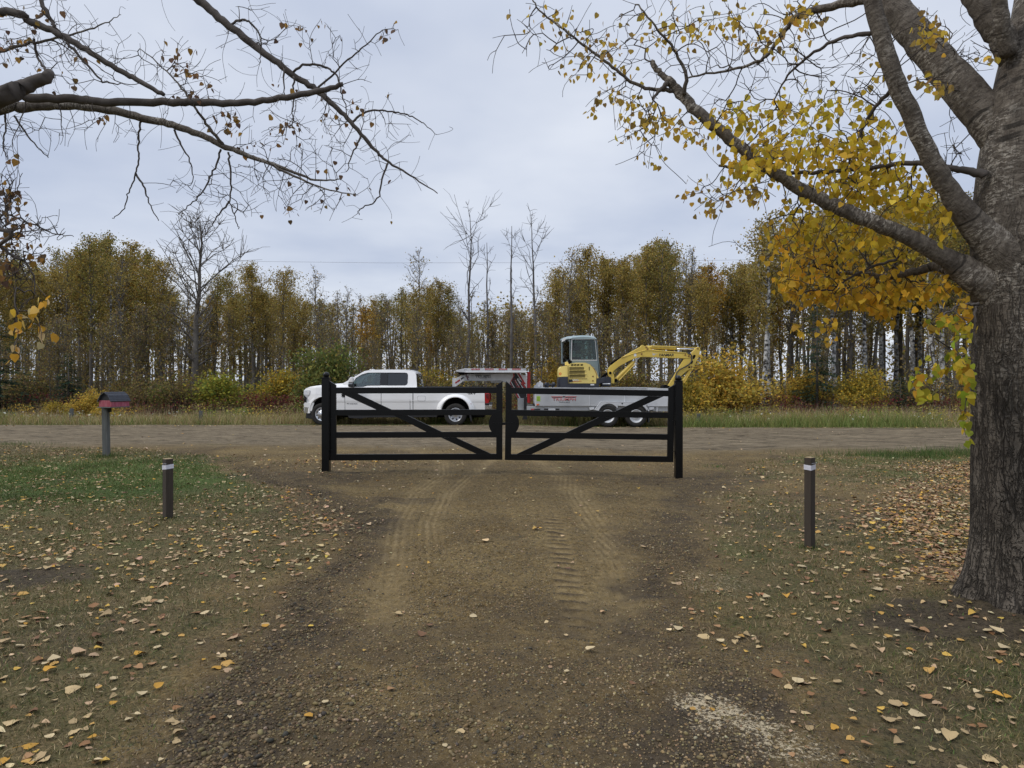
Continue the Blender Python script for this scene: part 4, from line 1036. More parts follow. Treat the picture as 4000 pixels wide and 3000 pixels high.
# ================================================================== shared vehicle helpers
def text_mesh(name, body, mat, parent, x0, x1, z0, z1, y, shear=0.0, depth=0.003, rot=0.0, spacing=1.0, bold=0.0):
    "raised lettering facing -Y, fitted into the box x0..x1, z0..z1 at depth y (local)"
    cu = bpy.data.curves.new(name, 'FONT'); cu.body = body; cu.size = 1.0; cu.extrude = 0.0; cu.shear = shear; cu.space_character = spacing; cu.offset = bold
    tmp = bpy.data.objects.new(name, cu); C.objects.link(tmp)
    dg = bpy.context.evaluated_depsgraph_get(); me = bpy.data.meshes.new_from_object(tmp.evaluated_get(dg))
    bpy.data.objects.remove(tmp); bpy.data.curves.remove(cu)
    n = len(me.vertices); co = np.zeros(n * 3, np.float32); me.vertices.foreach_get('co', co); co = co.reshape(-1, 3)
    mn, mx_ = co.min(0), co.max(0); sz = mx_ - mn
    u = (co[:, 0] - mn[0]) / sz[0]; v = (co[:, 1] - mn[1]) / sz[1]
    cx, cz = (x0 + x1) / 2, (z0 + z1) / 2
    px = (u - 0.5) * (x1 - x0); pz = (v - 0.5) * (z1 - z0)
    q = np.stack([cx + px * math.cos(rot) - pz * math.sin(rot), np.full(n, y), cz + px * math.sin(rot) + pz * math.cos(rot)], -1)
    me.vertices.foreach_set('co', q.astype(np.float32).ravel())
    bm = bmesh.new(); bm.from_mesh(me)
    r_ = bmesh.ops.extrude_face_region(bm, geom=bm.faces[:])
    for e in r_['geom']:
        if isinstance(e, bmesh.types.BMVert): e.co.y -= depth
    bmesh.ops.recalc_face_normals(bm, faces=bm.faces); bm.to_mesh(me); bm.free()
    me.materials.clear(); me.materials.append(mat); me.name = name
    return link(name, me, parent)
def arc(cx, cz, rx, rz, a0, a1, n=24):
    return [(cx + rx * math.cos(R(a0 + (a1 - a0) * i / n)), cz + rz * math.sin(R(a0 + (a1 - a0) * i / n))) for i in range(n + 1)]
def wheel(parent, x, z, yf, s, r, w, style):
    "yf = depth of the outer face, s = -1 when that face looks towards the camera"
    t = bpy.data.objects.new('wheel', None); C.objects.link(t); t.parent = parent; t.location = (x, yf, z); t.empty_display_size = 0.1
    q = lambda prof: [(a, -s * b) for a, b in prof]
    rr = r * 0.615
    ty = [(rr, 0.012), (rr + 0.012, 0.0), (r * 0.80, -0.004), (r * 0.93, 0.004), (r * 0.985, 0.022), (r, 0.05), (r, w / 2 - .006), (r * 0.982, w / 2 - .004), (r * 0.982, w / 2 + .004), (r, w / 2 + .006), (r, w - 0.05), (r * 0.985, w - 0.022), (r * 0.93, w - 0.004), (rr + 0.012, w), (rr, w - 0.012)]
    MB().lathe((0, 0, 0), q(ty), 'y', 40, close=True).build('tyre', M['tyre'], t, smooth=True)
    rim = MB()
    if style == 'alloy':
        rim.lathe((0, 0, 0), q([(rr + .004, 0.03), (rr, 0.008), (rr * 0.93, 0.004), (rr * 0.90, 0.022), (rr * 0.6, 0.012), (rr * 0.42, -0.005), (rr * 0.36, -0.045), (rr * 0.30, -0.06), (0.004, -0.062)]), 'y', 40)
    elif style == 'dual':
        rim.lathe((0, 0, 0), q([(rr + .004, 0.03), (rr, 0.005), (rr * 0.92, 0.008), (rr * 0.86, 0.10), (rr * 0.80, 0.135), (rr * 0.55, 0.13), (rr * 0.46, 0.10), (rr * 0.40, 0.045), (0.004, 0.04)]), 'y', 40)
    else:
        rim.lathe((0, 0, 0), q([(rr + .004, 0.03), (rr, 0.003), (rr * 0.91, 0.003), (rr * 0.86, 0.05), (rr * 0.60, 0.055), (rr * 0.40, 0.03), (rr * 0.20, 0.025), (0.004, 0.022)]), 'y', 40)
    rim.build('rim', M['alloy'] if style != 'steel' else M['galv_light'], t, smooth=True)
    hl = MB(); nh, hr, rad, dep = {'alloy': (10, 0.74, 0.024, 0.012), 'dual': (8, 0.70, 0.026, 0.128), 'steel': (5, 0.26, 0.012, 0.018)}[style]
    for k in range(nh):
        a = 2 * math.pi * k / nh + 0.2
        c = (rr * hr * math.cos(a), -s * dep, rr * hr * math.sin(a))
        hl.cyl((c[0], c[1] + s * 0.006, c[2]), (c[0], c[1] - s * 0.012, c[2]), rad, n=10)
    hl.build('rim_holes' if style != 'steel' else 'wheel_nuts', M['dark_void'], t)
    if style != 'steel':
        nb = MB()
        for k in range(10):
            a = 2 * math.pi * k / 10
            c = (rr * 0.44 * math.cos(a), rr * 0.44 * math.sin(a)); y0 = -s * (0.0 if style == 'alloy' else 0.10)
            nb.cyl((c[0], y0, c[1]), (c[0], y0 + s * 0.022, c[1]), 0.011, n=6)
        nb.build('wheel_nuts', M['chrome'], t)
    return t
# ================================================================== white crew-cab dual-wheel pickup
def pickup():
    DN = 25.05; YC = 26.08
    xo = W(1140 + 870 / 2.212, 1500, DN).x
    root = thing('pickup_truck', 'white crew cab pickup truck with dual rear wheels parked behind the gate', 'pickup truck', (xo, YC, 0))
    def t(cx, cy, D=DN):
        p = W(1140 + cx / 2.212, 1380 + cy / 2.212, D); return (p.x - xo, p.z)
    tt = lambda pts, D=DN: [t(*q, D) for q in pts]
    sx = lambda cx: t(cx, 0)[0]
    sz = lambda cy: t(0, cy)[1]
    HWID = YC - DN
    xfr = sx(95)
    def wid(x, z):
        w = float(np.interp(z, [0.3, 0.55, 0.78, 0.86, 1.1, 1.34, 1.50], [0.945, 0.975, 0.985, 1.0, 0.995, 0.965, 0.84]))
        return w * (0.86 + 0.14 * float(sst(-0.05, 0.55, x - xfr)))
    def bend(v): return Vector((v.x, v.y * wid(v.x, v.z), v.z))
    zc = [((0, 0, z), (0, 0, 1)) for z in (0.55, 0.78, 0.84, 0.90, 1.1, 1.28, 1.40)]
    xc = [((xfr + d, 0, 0), (1, 0, 0)) for d in (0.1, 0.25, 0.45)] + [((sx(a), 0, 0), (1, 0, 0)) for a in (455, 772, 1030, 1250)]
    fa = arc(*t(268, 500), 116 * .00411, 125 * .00411, -10, 190, 26); ra = arc(*t(1415, 498), 122 * .00411, 118 * .00411, -12, 192, 26)
    body = tt([(100, 428), (94, 350), (99, 316), (112, 303), (150, 289), (260, 273), (380, 263), (440, 259), (505, 291), (1076, 291), (1076, 295), (1664, 295), (1668, 484), (1640, 500)])
    body += [t(1560, 520)] + ra + [t(1270, 535), t(478, 535), t(400, 525)] + fa + [t(140, 440)]
    MB().prism(body, -HWID, HWID).build('body', M['white_paint'], root, bevel=0.022, seg=3, cuts=zc + xc, bend=bend, angle=50)
    # dark underbody, running gear
    ub = MB()
    ub.box(sx(420), sx(1660), -0.62, 0.62, sz(560), sz(505)); ub.box(sx(150), sx(420), -0.7, 0.7, sz(545), sz(480))
    for cx in (258, 1415): ub.cyl((sx(cx), -0.85, sz(530)), (sx(cx), 0.85, sz(530)), 0.06, n=10); ub.ball((sx(cx), 0, sz(530)), 0.17, 10)
    for cx in (258, 1415): ub.box(sx(cx) - 0.46, sx(cx) + 0.46, -0.72, 0.72, sz(505), sz(395))
    ub.build('underbody', M['dark_void'], root)
    for s in (-1, 1):
        rb = MB().prism(tt([(478, 530), (1265, 530), (1250, 552), (640, 556), (600, 566), (492, 560)]), s * (HWID - 0.02), s * (HWID - 0.14)); rb.build('running_board', M['black_plastic'], root, bevel=0.008)
        # wheel-arch flares
        for kind, c, ri, ro, yo in (('f', (268, 500), (116, 125), (146, 152), 1.02), ('r', (1415, 498), (122, 118), (172, 152), 1.175)):
            cx, cz = t(*c); n = 30; mb = MB(); a0, a1 = (-8, 188) if kind == 'f' else (-14, 194); st = []
            for i in range(n + 1):
                a = R(a0 + (a1 - a0) * i / n); ca, sa = math.cos(a), math.sin(a); row = []
                for f_, yy in ((-0.04, yo - 0.22), (0.0, yo - 0.004), (0.14, yo), (0.45, yo - (yo - 0.985) * 0.22), (0.75, yo - (yo - 0.985) * 0.62), (1.0, 0.962)):
                    rx = (ri[0] + (ro[0] - ri[0]) * f_) * .00411; rz_ = (ri[1] + (ro[1] - ri[1]) * f_) * .00411
                    row.append((cx + rx * ca, s * yy * (0.94 + 0.06 * float(sst(0, 0.5, cx + rx * ca - xfr))), cz + rz_ * sa))
                st += row
            m = 6; mb.add(st, [(i * m + j, i * m + j + 1, (i + 1) * m + j + 1, (i + 1) * m + j) for i in range(n) for j in range(m - 1)])
            fl = mb.build('fender_flare', M['white_paint'], root, smooth=True)
            if kind == 'r':
                for a, mt in ((165, 'decal_white'), (28, 'tail_red')):
                    p = (cx + 150 * .00411 * math.cos(R(a)), cz + 128 * .00411 * math.sin(R(a)))
                    MB().cyl((p[0], s * 1.06, p[1]), (p[0], s * 1.115, p[1]), 0.018, n=10).build('marker_lamp', M[mt], fl)
        # wheels
        wheel(root, sx(258), sz(527), s * 1.0, s, 0.397, 0.235, 'alloy')
        wheel(root, sx(1415), sz(530), s * 1.155, s, 0.397, 0.235, 'dual')
        wheel(root, sx(1415), sz(530), s * 0.86, s, 0.397, 0.225, 'dual')
    # greenhouse
    zb, zr = sz(292), sz(150)
    gw = lambda z: 0.955 - (z - zb) / (zr - zb) * 0.185
    shear = lambda v: Vector((v.x, math.copysign(gw(v.z) - (0.97 - abs(v.y)), v.y), v.z))
    side = tt([(432, 262), (612, 154), (650, 147), (760, 143), (950, 144), (1028, 150), (1058, 163), (1068, 190), (1078, 292), (478, 292)])
    fw = tt([(506, 288), (545, 214), (592, 184), (645, 168), (757, 167), (757, 277), (652, 278), (628, 283), (612, 290), (560, 291)])
    rw = tt([(820, 167), (972, 168), (988, 173), (995, 186), (995, 254), (990, 268), (976, 276), (820, 277)])
    for s in (-1, 1):
        MB().prism(side, s * 0.97, s * 0.92, [fw, rw]).build('cab_side', M['white_paint'], root, bend=shear, bevel=0.006)
        MB().prism(tt([(757, 166), (821, 166), (821, 278), (757, 278)]), s * 0.972, s * 0.965).build('door_pillar', M['black_gloss'], root, bend=shear)
        MB().prism(tt([(478, 291), (500, 262), (508, 278), (507, 291)]), s * 0.973, s * 0.96).build('sail_panel', M['black_plastic'], root, bend=shear)
        sp = MB()
        for lp in (fw, rw):
            m = len(lp)
            for i in range(m):
                a, b = Vector((lp[i][0], s * 0.971, lp[i][1])), Vector((lp[(i + 1) % m][0], s * 0.971, lp[(i + 1) % m][1]))
                sp.cyl(a, b, 0.007, n=5)
        sp.build('window_seal', M['black_plastic'], root, bend=shear)
    rp = [(612, 154), (650, 147), (760, 143), (950, 144), (1028, 150), (1058, 163), (1066, 180)]
    mb = MB(); vs_ = []; ny_ = 9
    for (cx, cy) in rp:
        x, z = t(cx, cy)
        for j in range(ny_):
            u = -1 + 2 * j / (ny_ - 1); vs_.append((x, u * (gw(z) - 0.012), z + 0.035 * (1 - u * u) - 0.004))
    vs_ += [(x, y, z - 0.04) for x, y, z in vs_]
    k = len(rp) * ny_
    fs_ = [(i * ny_ + j, i * ny_ + j + 1, (i + 1) * ny_ + j + 1, (i + 1) * ny_ + j) for i in range(len(rp) - 1) for j in range(ny_ - 1)]
    fs_ += [tuple(k + q for q in reversed(f)) for f in fs_]
    rf = mb.add(vs_, fs_).build('roof', M['white_paint'], root, smooth=True)
    lm = MB()
    for y in (-0.55, -0.2, 0.0, 0.2, 0.55): lm.ball((sx(655), y, sz(147) + 0.03), 0.03, 6, 0.7)
    lm.build('clearance_lamps', M['white_paint'], rf, smooth=True)
    MB().box(sx(985), sx(1052), -0.14, 0.14, sz(143), sz(143) + 0.04).build('roof_fin', M['black_plastic'], rf, bevel=0.012)
    def sheet(name, a, b, wa, wb, mat, th=0.012):
        (xa, za), (xb, zb_) = t(*a), t(*b); mb = MB(); vs_ = []
        for x, z, w in ((xa, za, wa), (xb, zb_, wb)):
            for u in (-1, -0.5, 0, 0.5, 1): vs_.append((x - (1 - u * u) * (0.06 if mat == 'glass_clear' else 0.0), u * w, z))
        n = len(vs_); vs_ += [(x + th, y, z - th * 0.5) for x, y, z in vs_]
        f = [(j, j + 1, j + 6, j + 5) for j in range(4)]; f += [tuple(n + q for q in reversed(g_)) for g_ in f]
        return mb.add(vs_, f).build(name, M[mat], root, smooth=True)
    sheet('windscreen', (436, 262), (614, 157), 0.88, 0.735, 'glass_clear')
    sheet('rear_window', (1074, 285), (1064, 178), 0.90, 0.76, 'glass_dark')
    # doors and panel lines
    doors = (('door', [(462, 296), (768, 296), (768, 532), (470, 532), (462, 470)], (745, 318), fw, 'glass_clear'), ('door', [(775, 296), (1026, 296), (1020, 400), (1016, 532), (775, 532)], (985, 318), rw, 'glass_dark'))
    for s in (-1, 1):
        for nm, ol, h, win, gm in doors:
            d = MB().prism(tt(ol), s * (HWID + 0.004), s * (HWID - 0.03)).build(nm, M['white_paint'], root, cuts=zc, bend=bend, bevel=0.005)
            hx, hz_ = t(*h); y = s * (HWID * wid(hx, hz_) + 0.004)
            MB().box(hx - 0.11, hx + 0.09, min(y, y + s * 0.035), max(y, y + s * 0.035), hz_ - 0.02, hz_ + 0.02).build('handle', M['white_paint'], d, bevel=0.01)
            MB().prism(win, s * 0.950, s * 0.945).build('window', M[gm], d, bend=shear)
        gp = MB()
        for cx, a, b in ((458, 296, 500), (771.5, 296, 530), (1021, 400, 530)):
            gp.prism(tt([(cx - 1.6, a), (cx + 1.6, a), (cx + 1.6, b), (cx - 1.6, b)]), s * (HWID + 0.002), s * (HWID - 0.02))
        gp.prism(tt([(1043, 296), (1050, 296), (1048, 532), (1044, 532)]), s * (HWID + 0.002), s * (HWID - 0.05))
        gp.build('panel_gap', M['dark_void'], root, cuts=zc, bend=bend)
        fd = [(1085, 380), (1088, 371), (1096, 369), (1146, 369), (1153, 373), (1155, 381), (1154, 404), (1150, 412), (1142, 414), (1094, 413), (1087, 409)]
        if s < 0:
            MB().prism(tt(fd), s * (HWID + 0.001), s * (HWID - 0.02)).build('fuel_door_gap', M['black_plastic'], root, cuts=zc, bend=bend)
            fi = [(1119 + (a - 1119) * 0.965, 391.5 + (b - 391.5) * 0.94) for a, b in fd]
            MB().prism(tt(fi), s * (HWID + 0.004), s * (HWID - 0.02)).build('fuel_door', M['white_paint'], root, cuts=zc, bend=bend)
        # tow mirror
        mx = sx(520); my = s * 0.985; mm = MB()
        mm.prism(tt([(502, 228), (514, 208), (534, 206), (538, 216), (538, 250), (500, 250)]), my + s * 0.02, my + s * 0.27)
        mir = mm.build('mirror', M['white_paint'], root, bevel=0.025, seg=3)
        MB().prism(tt([(499, 251), (538, 251), (541, 288), (530, 293), (504, 292), (497, 280)]), my + s * 0.02, my + s * 0.265).build('mirror_housing', M['black_plastic'], mir, bevel=0.02)
        MB().prism(tt([(500, 257), (536, 257), (535, 267), (501, 267)]), my + s * 0.24, my + s * 0.274).build('mirror_lamp', M['chrome'], mir, bevel=0.004)
        MB().box(sx(508), sx(530), min(0.9 * s, my + s * 0.05), max(0.9 * s, my + s * 0.05), sz(282), sz(266)).build('mirror_arm', M['black_plastic'], mir)
        # lights
        hl = MB().prism(tt([(96, 322), (120, 317), (155, 320), (158, 335), (150, 362), (132, 380), (124, 428), (100, 426), (95, 350)]), s * (HWID * 0.93), s * (HWID * 0.60), xf=lambda x, y, z: (x - 0.012, y * (0.935 + 0.07 * float(sst(0, 0.3, x - xfr))), z))
        hd = hl.build('headlight', M['lamp_clear'], root, bevel=0.01)
        yy = s * HWID * 0.925
        MB().prism(tt([(128, 328), (150, 330), (146, 356), (128, 358)]), yy, yy + s * 0.012).build('lamp_bezel', M['decal_white'], hd, bevel=0.003)
        MB().prism(tt([(100, 360), (122, 384), (118, 424), (101, 424)]), yy - s * 0.01, yy + s * 0.008).build('lamp_insert', M['black_gloss'], hd)
        tl = MB().prism(tt([(1656, 345), (1708, 345), (1708, 400), (1700, 432), (1667, 432), (1665, 396), (1654, 372)]), s * (HWID * 0.99), s * (HWID * 0.80)).build('tail_light', M['tail_red'], root, bevel=0.012)
        MB().prism(tt([(1674, 352), (1703, 352), (1703, 402), (1690, 396), (1678, 378)]), s * (HWID * 0.99 + 0.004), s * HWID * 0.9).build('lens', M['tail_dark'], tl, bevel=0.004)
        MB().prism(tt([(1535, 535), (1550, 535), (1556, 582), (1548, 592)]), s * 1.12, s * 0.70).build('mud_flap', M['black_plastic'], root)
    # nose
    gr = MB().prism(tt([(92, 338), (98, 326), (104, 322), (104, 428), (97, 428), (90, 380)]), -0.62, 0.62).build('grille', M['black_plastic'], root, bevel=0.01)
    br = MB()
    for cy in (345, 372, 398): br.box(sx(84), sx(94), -0.60, 0.60, sz(cy + 9), sz(cy - 2))
    for y in (-0.60, 0.56): br.box(sx(85), sx(93), y, y + 0.05, sz(420), sz(335))
    br.build('grille_bars', M['chrome'], gr, bevel=0.01)
    plan = lambda v: Vector((v.x + 0.10 * (abs(v.y) / 0.98) ** 3, v.y, v.z))
    yc = [((0, y, 0), (0, 1, 0)) for y in np.linspace(-0.9, 0.9, 13)]
    MB().prism(tt([(74, 440), (84, 430), (162, 425), (166, 432), (152, 470), (146, 500), (118, 502), (118, 470), (80, 468)]), -0.98, 0.98).build('front_bumper', M['white_paint'], root, bevel=0.02, cuts=yc, bend=plan)
    MB().prism(tt([(80, 469), (117, 471), (117, 500), (100, 522), (76, 518), (74, 500)]), -0.96, 0.96).build('bumper_chrome', M['chrome'], root, bevel=0.012, cuts=yc, bend=plan)
    MB().prism(tt([(98, 512), (146, 502), (146, 570), (92, 562)]), -0.93, 0.93).build('air_dam', M['black_plastic'], root, bevel=0.012, cuts=yc, bend=plan)
    tp = MB()
    for y in (-0.45, 0.45): tp.box(sx(58), sx(80), y - 0.035, y + 0.035, sz(482), sz(474))
    tp.build('tow_hook', M['chrome'], root, bevel=0.005)
    # vent badge, lettering, bed and rear bumper
    MB().prism(tt([(425, 352), (458, 352), (458, 382), (438, 380)]), -HWID * 0.99 - 0.012, -HWID * 0.95).build('vent_badge', M['black_gloss'], root, bevel=0.004)
    MB().prism(tt([(428, 366), (440, 377), (456, 379), (456, 383), (437, 381), (425, 370)]), -HWID * 0.99 - 0.016, -HWID * 0.97).build('vent_trim', M['chrome'], root)
    zt = sz(437); yb = -(HWID * wid(0, zt) + 0.005)
    MB().prism(tt([(468, 441), (480, 432), (490, 431), (489, 442), (479, 438)]), yb, yb + 0.01).build('door_emblem', M['decal_black'], root)
    text_mesh('door_badge', 'POWER STROKE', M['decal_black'], root, sx(496), sx(566), sz(441), sz(433), yb, bold=0.012)
    text_mesh('bed_badge', '4x4', M['decal_black'], root, sx(1515), sx(1588), sz(356), sz(328), -(HWID * wid(1, sz(345)) + 0.003), shear=0.2, bold=0.02)
    bd = MB().box(sx(1082), sx(1655), -0.80, 0.80, sz(291) - 0.03, sz(291) + 0.004); bd.build('bed_liner', M['dark_void'], root)
    rl = MB()
    for s in (-1, 1): rl.box(sx(1080), sx(1664), s * 0.84 - 0.06, s * 0.84 + 0.06, sz(295), sz(290))
    rl.build('bed_rail', M['black_plastic'], root, bevel=0.006)
    MB().prism(tt([(1668, 447), (1730, 447), (1728, 482), (1668, 484)]), -0.95, 0.95).build('rear_bumper', M['chrome'], root, bevel=0.012)
    MB().prism(tt([(1664, 436), (1722, 438), (1728, 446), (1664, 446)]), -0.92, 0.92).build('bumper_step', M['black_plastic'], root, bevel=0.004)
    # seats, wheel and dash seen through the glass
    for cx, y in ((640, -0.42), (640, 0.42), (880, -0.42), (880, 0.42)):
        st = MB().prism(tt([(cx - 20, 292), (cx + 52, 292), (cx + 70, 205), (cx + 48, 203), (cx + 28, 262), (cx - 20, 268)]), y - 0.24, y + 0.24).build('seat', M['seat_grey'], root, bevel=0.04)
        MB().prism(tt([(cx + 48, 200), (cx + 70, 200), (cx + 73, 180), (cx + 54, 178)]), y - 0.13, y + 0.13).build('headrest', M['seat_grey'], st, bevel=0.02)
    MB().prism(tt([(470, 291), (575, 291), (560, 268), (500, 262)]), -0.82, 0.82).build('dashboard', M['interior'], root, bevel=0.02)
    x, z = t(588, 262); sw = MB(); ring = [(x + 0.05 * math.cos(a), -0.42 + 0.19 * math.sin(a), z + 0.18 * math.cos(a)) for a in np.linspace(0, 2 * math.pi, 21)]
    sw.tube(ring, 0.015, 6); sw.build('steering_wheel', M['interior'], root)
pickup()

# ================================================================== galvanised gooseneck trailer
def logo(parent, x0, x1, z0, z1, y, mats=('decal_red', 'decal_black')):
    "winged TRIUMPH TRAILERS mark fitted to a box on a face looking at -Y"
    w, h = x1 - x0, z1 - z0; X = lambda u: x0 + w * u; Zz = lambda v: z0 + h * v
    m = MB()
    for a, b, c in ((0, 0.455, 1), (1, 0.545, -1)):
        m.prism([(X(a), Zz(0.90)), (X(b), Zz(0.90)), (X(b + 0.012 * c), Zz(0.80)), (X(a + 0.03 * c), Zz(0.80))], y, y - 0.003)
    m.build('logo_wings', M[mats[0]], parent)
    m = MB()
    for a, b, c in ((0.035, 0.44, 1), (0.965, 0.56, -1)):
        m.prism([(X(a), Zz(0.78)), (X(b), Zz(0.78)), (X(b + 0.012 * c), Zz(0.71)), (X(a + 0.025 * c), Zz(0.71))], y, y - 0.003)
    # five-lobed leaf between the wings
    m.prism([(X(0.5 + 0.055 * a), Zz(0.86 + 0.15 * b)) for a, b in ((0, -.9), (.5, -.45), (.35, -.1), (.9, .05), (.45, .35), (.4, .6), (.15, .45), (0, 1), (-.15, .45), (-.4, .6), (-.45, .35), (-.9, .05), (-.35, -.1), (-.5, -.45))], y - .001, y - 0.0045)
    m.build('logo_leaf', M[mats[1]], parent)
    text_mesh('logo_word', 'TRIUMPH', M[mats[0]], parent, X(0.07), X(0.95), Zz(0.26), Zz(0.66), y, spacing=1.08, bold=0.008)
    text_mesh('logo_subtitle', 'TRAILERS', M[mats[1]], parent, X(0.30), X(0.73), Zz(0.0), Zz(0.17), y, spacing=1.1)
def trailer():
    DN = 25.0; YC = 26.1; DC = 25.95
    xo = W(2200, 1500, DN).x; zo = -0.055
    root = thing('gooseneck_trailer', 'galvanised gooseneck flatbed trailer hitched to the white truck', 'trailer', (xo, YC, zo))
    def s(px, py, D=DN):
        p = W(px, py, D); return (p.x - xo, p.z - zo)
    def q(pts, D=DN, crop=None):
        if crop == 2: pts = [(2000 + a / 2.765, 1260 + b / 2.765) for a, b in pts]
        elif crop == 6: pts = [(1600 + a / 3.687, 1400 + b / 3.687) for a, b in pts]
        elif crop == 7: pts = [(1800 + a / 6.9125, 1440 + b / 6.9125) for a, b in pts]
        elif crop == 8: pts = [(2090 + a / 4.337, 1530 + b / 4.337) for a, b in pts]
        return [s(a, b, D) for a, b in pts]
    yn = DN - YC                                  # near faces, about -1.1
    # side walls: long front panel, lighter rear panel
    for sd in (-1, 1):
        y0, y1 = sd * 1.10, sd * 1.06
        pn = MB().prism(q([(262, 709), (1455, 709), (1455, 902), (262, 900)], crop=2), y0, y1).build('side_panel', M['galv'], root, bevel=0.004)
        MB().prism(q([(1462, 705), (1705, 712), (1705, 905), (1462, 905)], crop=2), y0, y1).build('rear_panel', M['galv_light'], root, bevel=0.004)
        tr = MB()
        (xa, zt), (xb, _) = q([(262, 709), (1455, 709)], crop=2)
        tr.box(xa, xb, min(y0, y0 - sd * 0.06) - .012, max(y0, y0 - sd * 0.06) + .012, zt - 0.004, zt + 0.018)
        for cx in (835, 1217):
            x = q([(cx, 709)], crop=2)[0][0]; zl = q([(cx, 900)], crop=2)[0][1]
            tr.box(x - 0.012, x + 0.012, min(y0, y0 + sd * 0.012), max(y0, y0 + sd * 0.012), zl + 0.01, zt - 0.006)
        tr.build('panel_trim', M['galv_light'], pn)
        # main rail under the panels
        MB().prism(q([(160, 905), (1720, 907), (1720, 962), (160, 945)], crop=2), sd * 1.02, sd * 0.92).build('frame_rail', M['galv'], root, bevel=0.006)
        MB().prism(q([(1560, 908), (1585, 908), (1575, 960), (1560, 960)], crop=2), sd * 1.06, sd * 0.92).build('ramp_bracket', M['galv_light'], root)
        # tandem fender with two arches
        top = [(890, 942), (950, 858), (985, 855), (1385, 862), (1420, 872), (1476, 952), (1462, 955), (1448, 930)]
        a2 = [(1340 + 112 * math.cos(R(a)), 985 + 105 * -math.sin(R(a))) for a in range(20, 150, 10)]
        a1 = [(1038 + 112 * math.cos(R(a)), 985 + 112 * -math.sin(R(a))) for a in range(32, 165, 10)]
        mid = [(1245, 902), (1135, 895)]
        fd = MB().prism(q(top + a2 + mid + a1 + [(905, 945)], crop=2), sd * 1.255, sd * 1.235)
        tp = q(top[:6], crop=2)
        for (xa, za), (xb, zb) in zip(tp[:-1], tp[1:]):
            fd.add([(xa, sd * 1.26, za), (xb, sd * 1.26, zb), (xb, sd * 1.0, zb), (xa, sd * 1.0, za), (xa, sd * 1.26, za + .01), (xb, sd * 1.26, zb + .01), (xb, sd * 1.0, zb + .01), (xa, sd * 1.0, za + .01)],
                   [(0, 1, 2, 3), (7, 6, 5, 4), (0, 4, 5, 1), (2, 6, 7, 3), (1, 5, 6, 2), (0, 3, 7, 4)])
        fe = fd.build('fender', M['galv_light'], root)
        if sd < 0:
            d = q([(1183, 862), (1193, 873), (1183, 884), (1173, 873)], crop=2); MB().prism(d, -1.255, -1.260).build('fender_emblem', M['decal_black'], fe)
        for cx, cz_ in ((1030, 1010), (1336, 1010)):
            x, z = q([(cx, cz_)], crop=2)[0]
            wheel(root, x, z, sd * 1.23, sd, 0.385, 0.22, 'steel')
        for cx in (835, 1482):
            lm = MB().prism(q([(cx, 915), (cx + 52, 915), (cx + 52, 938), (cx + 4, 946)], crop=2), sd * 1.10, sd * 1.0).build('side_lamp', M['galv_light'], root, bevel=0.006)
            MB().prism(q([(cx, 940), (cx + 50, 936), (cx + 44, 950), (cx + 4, 950)], crop=2), sd * 1.09, sd * 1.0).build('lamp_mount', M['black_plastic'], lm)
        MB().prism(q([(1462, 950), (1478, 955), (1478, 1070), (1464, 1078)], crop=2), sd * 1.24, sd * 0.98).build('mud_flap', M['black_plastic'], root)
        # stake pocket strip under the panel
        sp = MB(); sp.prism(q([(348, 930), (392, 930), (392, 945), (348, 944)], crop=2), sd * 1.021, sd * 1.024); sp.prism(q([(470, 930), (514, 930), (514, 946), (470, 945)], crop=2), sd * 1.021, sd * 1.024)
        sp.build('pocket_opening', M['decal_black'], root)
        MB().prism(q([(394, 927), (468, 927), (468, 948), (394, 947)], crop=2), sd * 1.02, sd * 1.035).build('pocket_plate', M['decal_white'], root)
    # deck, cross-members, axles, tail
    (xa, zd), (xb, _) = q([(250, 890), (1720, 890)], crop=2)
    MB().box(xa, xb, -1.055, 1.055, zd - 0.06, zd).build('deck', M['galv'], root)
    ax = MB()
    for cx in (1030, 1336):
        x, z = q([(cx, 1010)], crop=2)[0]; ax.cyl((x, -1.05, z), (x, 1.05, z), 0.055, n=10); ax.box(x - 0.35, x + 0.35, -0.98, 0.98, z + 0.10, z + 0.30)
    ax.build('axle', M['dark_void'], root)
    x0, z0 = q([(1705, 905)], crop=2)[0]
    MB().box(x0, x0 + 0.06, -1.08, 1.08, z0 - 0.12, z0 + 0.02).build('tail_beam', M['galv'], root, bevel=0.005)
    MB().prism(q([(250, 709), (262, 709), (262, 905), (250, 905)], crop=2), -1.1, 1.1).build('front_wall', M['galv_light'], root)
    # stickers and marks
    (a0, b0), (a1, b1) = q([(266, 850), (306, 795)], crop=2)
    st = MB().box(a0, a1, -1.103, -1.1, b0, b1).build('warning_sticker', M['sticker_green'], root)
    sl = MB()
    for k in range(3): sl.box(a0 + 0.012, a1 - 0.012, -1.1045, -1.103, b0 + 0.03 + k * 0.045, b0 + 0.038 + k * 0.045)
    sl.box(a0 + 0.05, a0 + 0.056, -1.1045, -1.103, b0 + 0.02, b1 - 0.015); sl.build('sticker_print', M['decal_black'], st)
    (a0, b0), (a1, b1) = q([(264, 894), (293, 879)], crop=2); MB().box(a0, a1, -1.115, -1.1, b0, b1).build('amber_marker', M['orange'], root, bevel=0.004)
    (a0, b0), (a1, b1) = q([(205, 944), (240, 931)], crop=2); MB().box(a0, a1, -1.023, -1.02, b0, b1).build('frame_sticker', M['decal_red'], root)
    (a2, _), (a3, _) = q([(240, 944), (306, 931)], crop=2); MB().box(a2, a3, -1.023, -1.02, b0, b1).build('frame_sticker', M['decal_black'], root)
    (a0, b0), (a1, b1) = q([(268, 190), (710, 68)], crop=8); logo(root, a0, a1, b0, b1, -1.1)
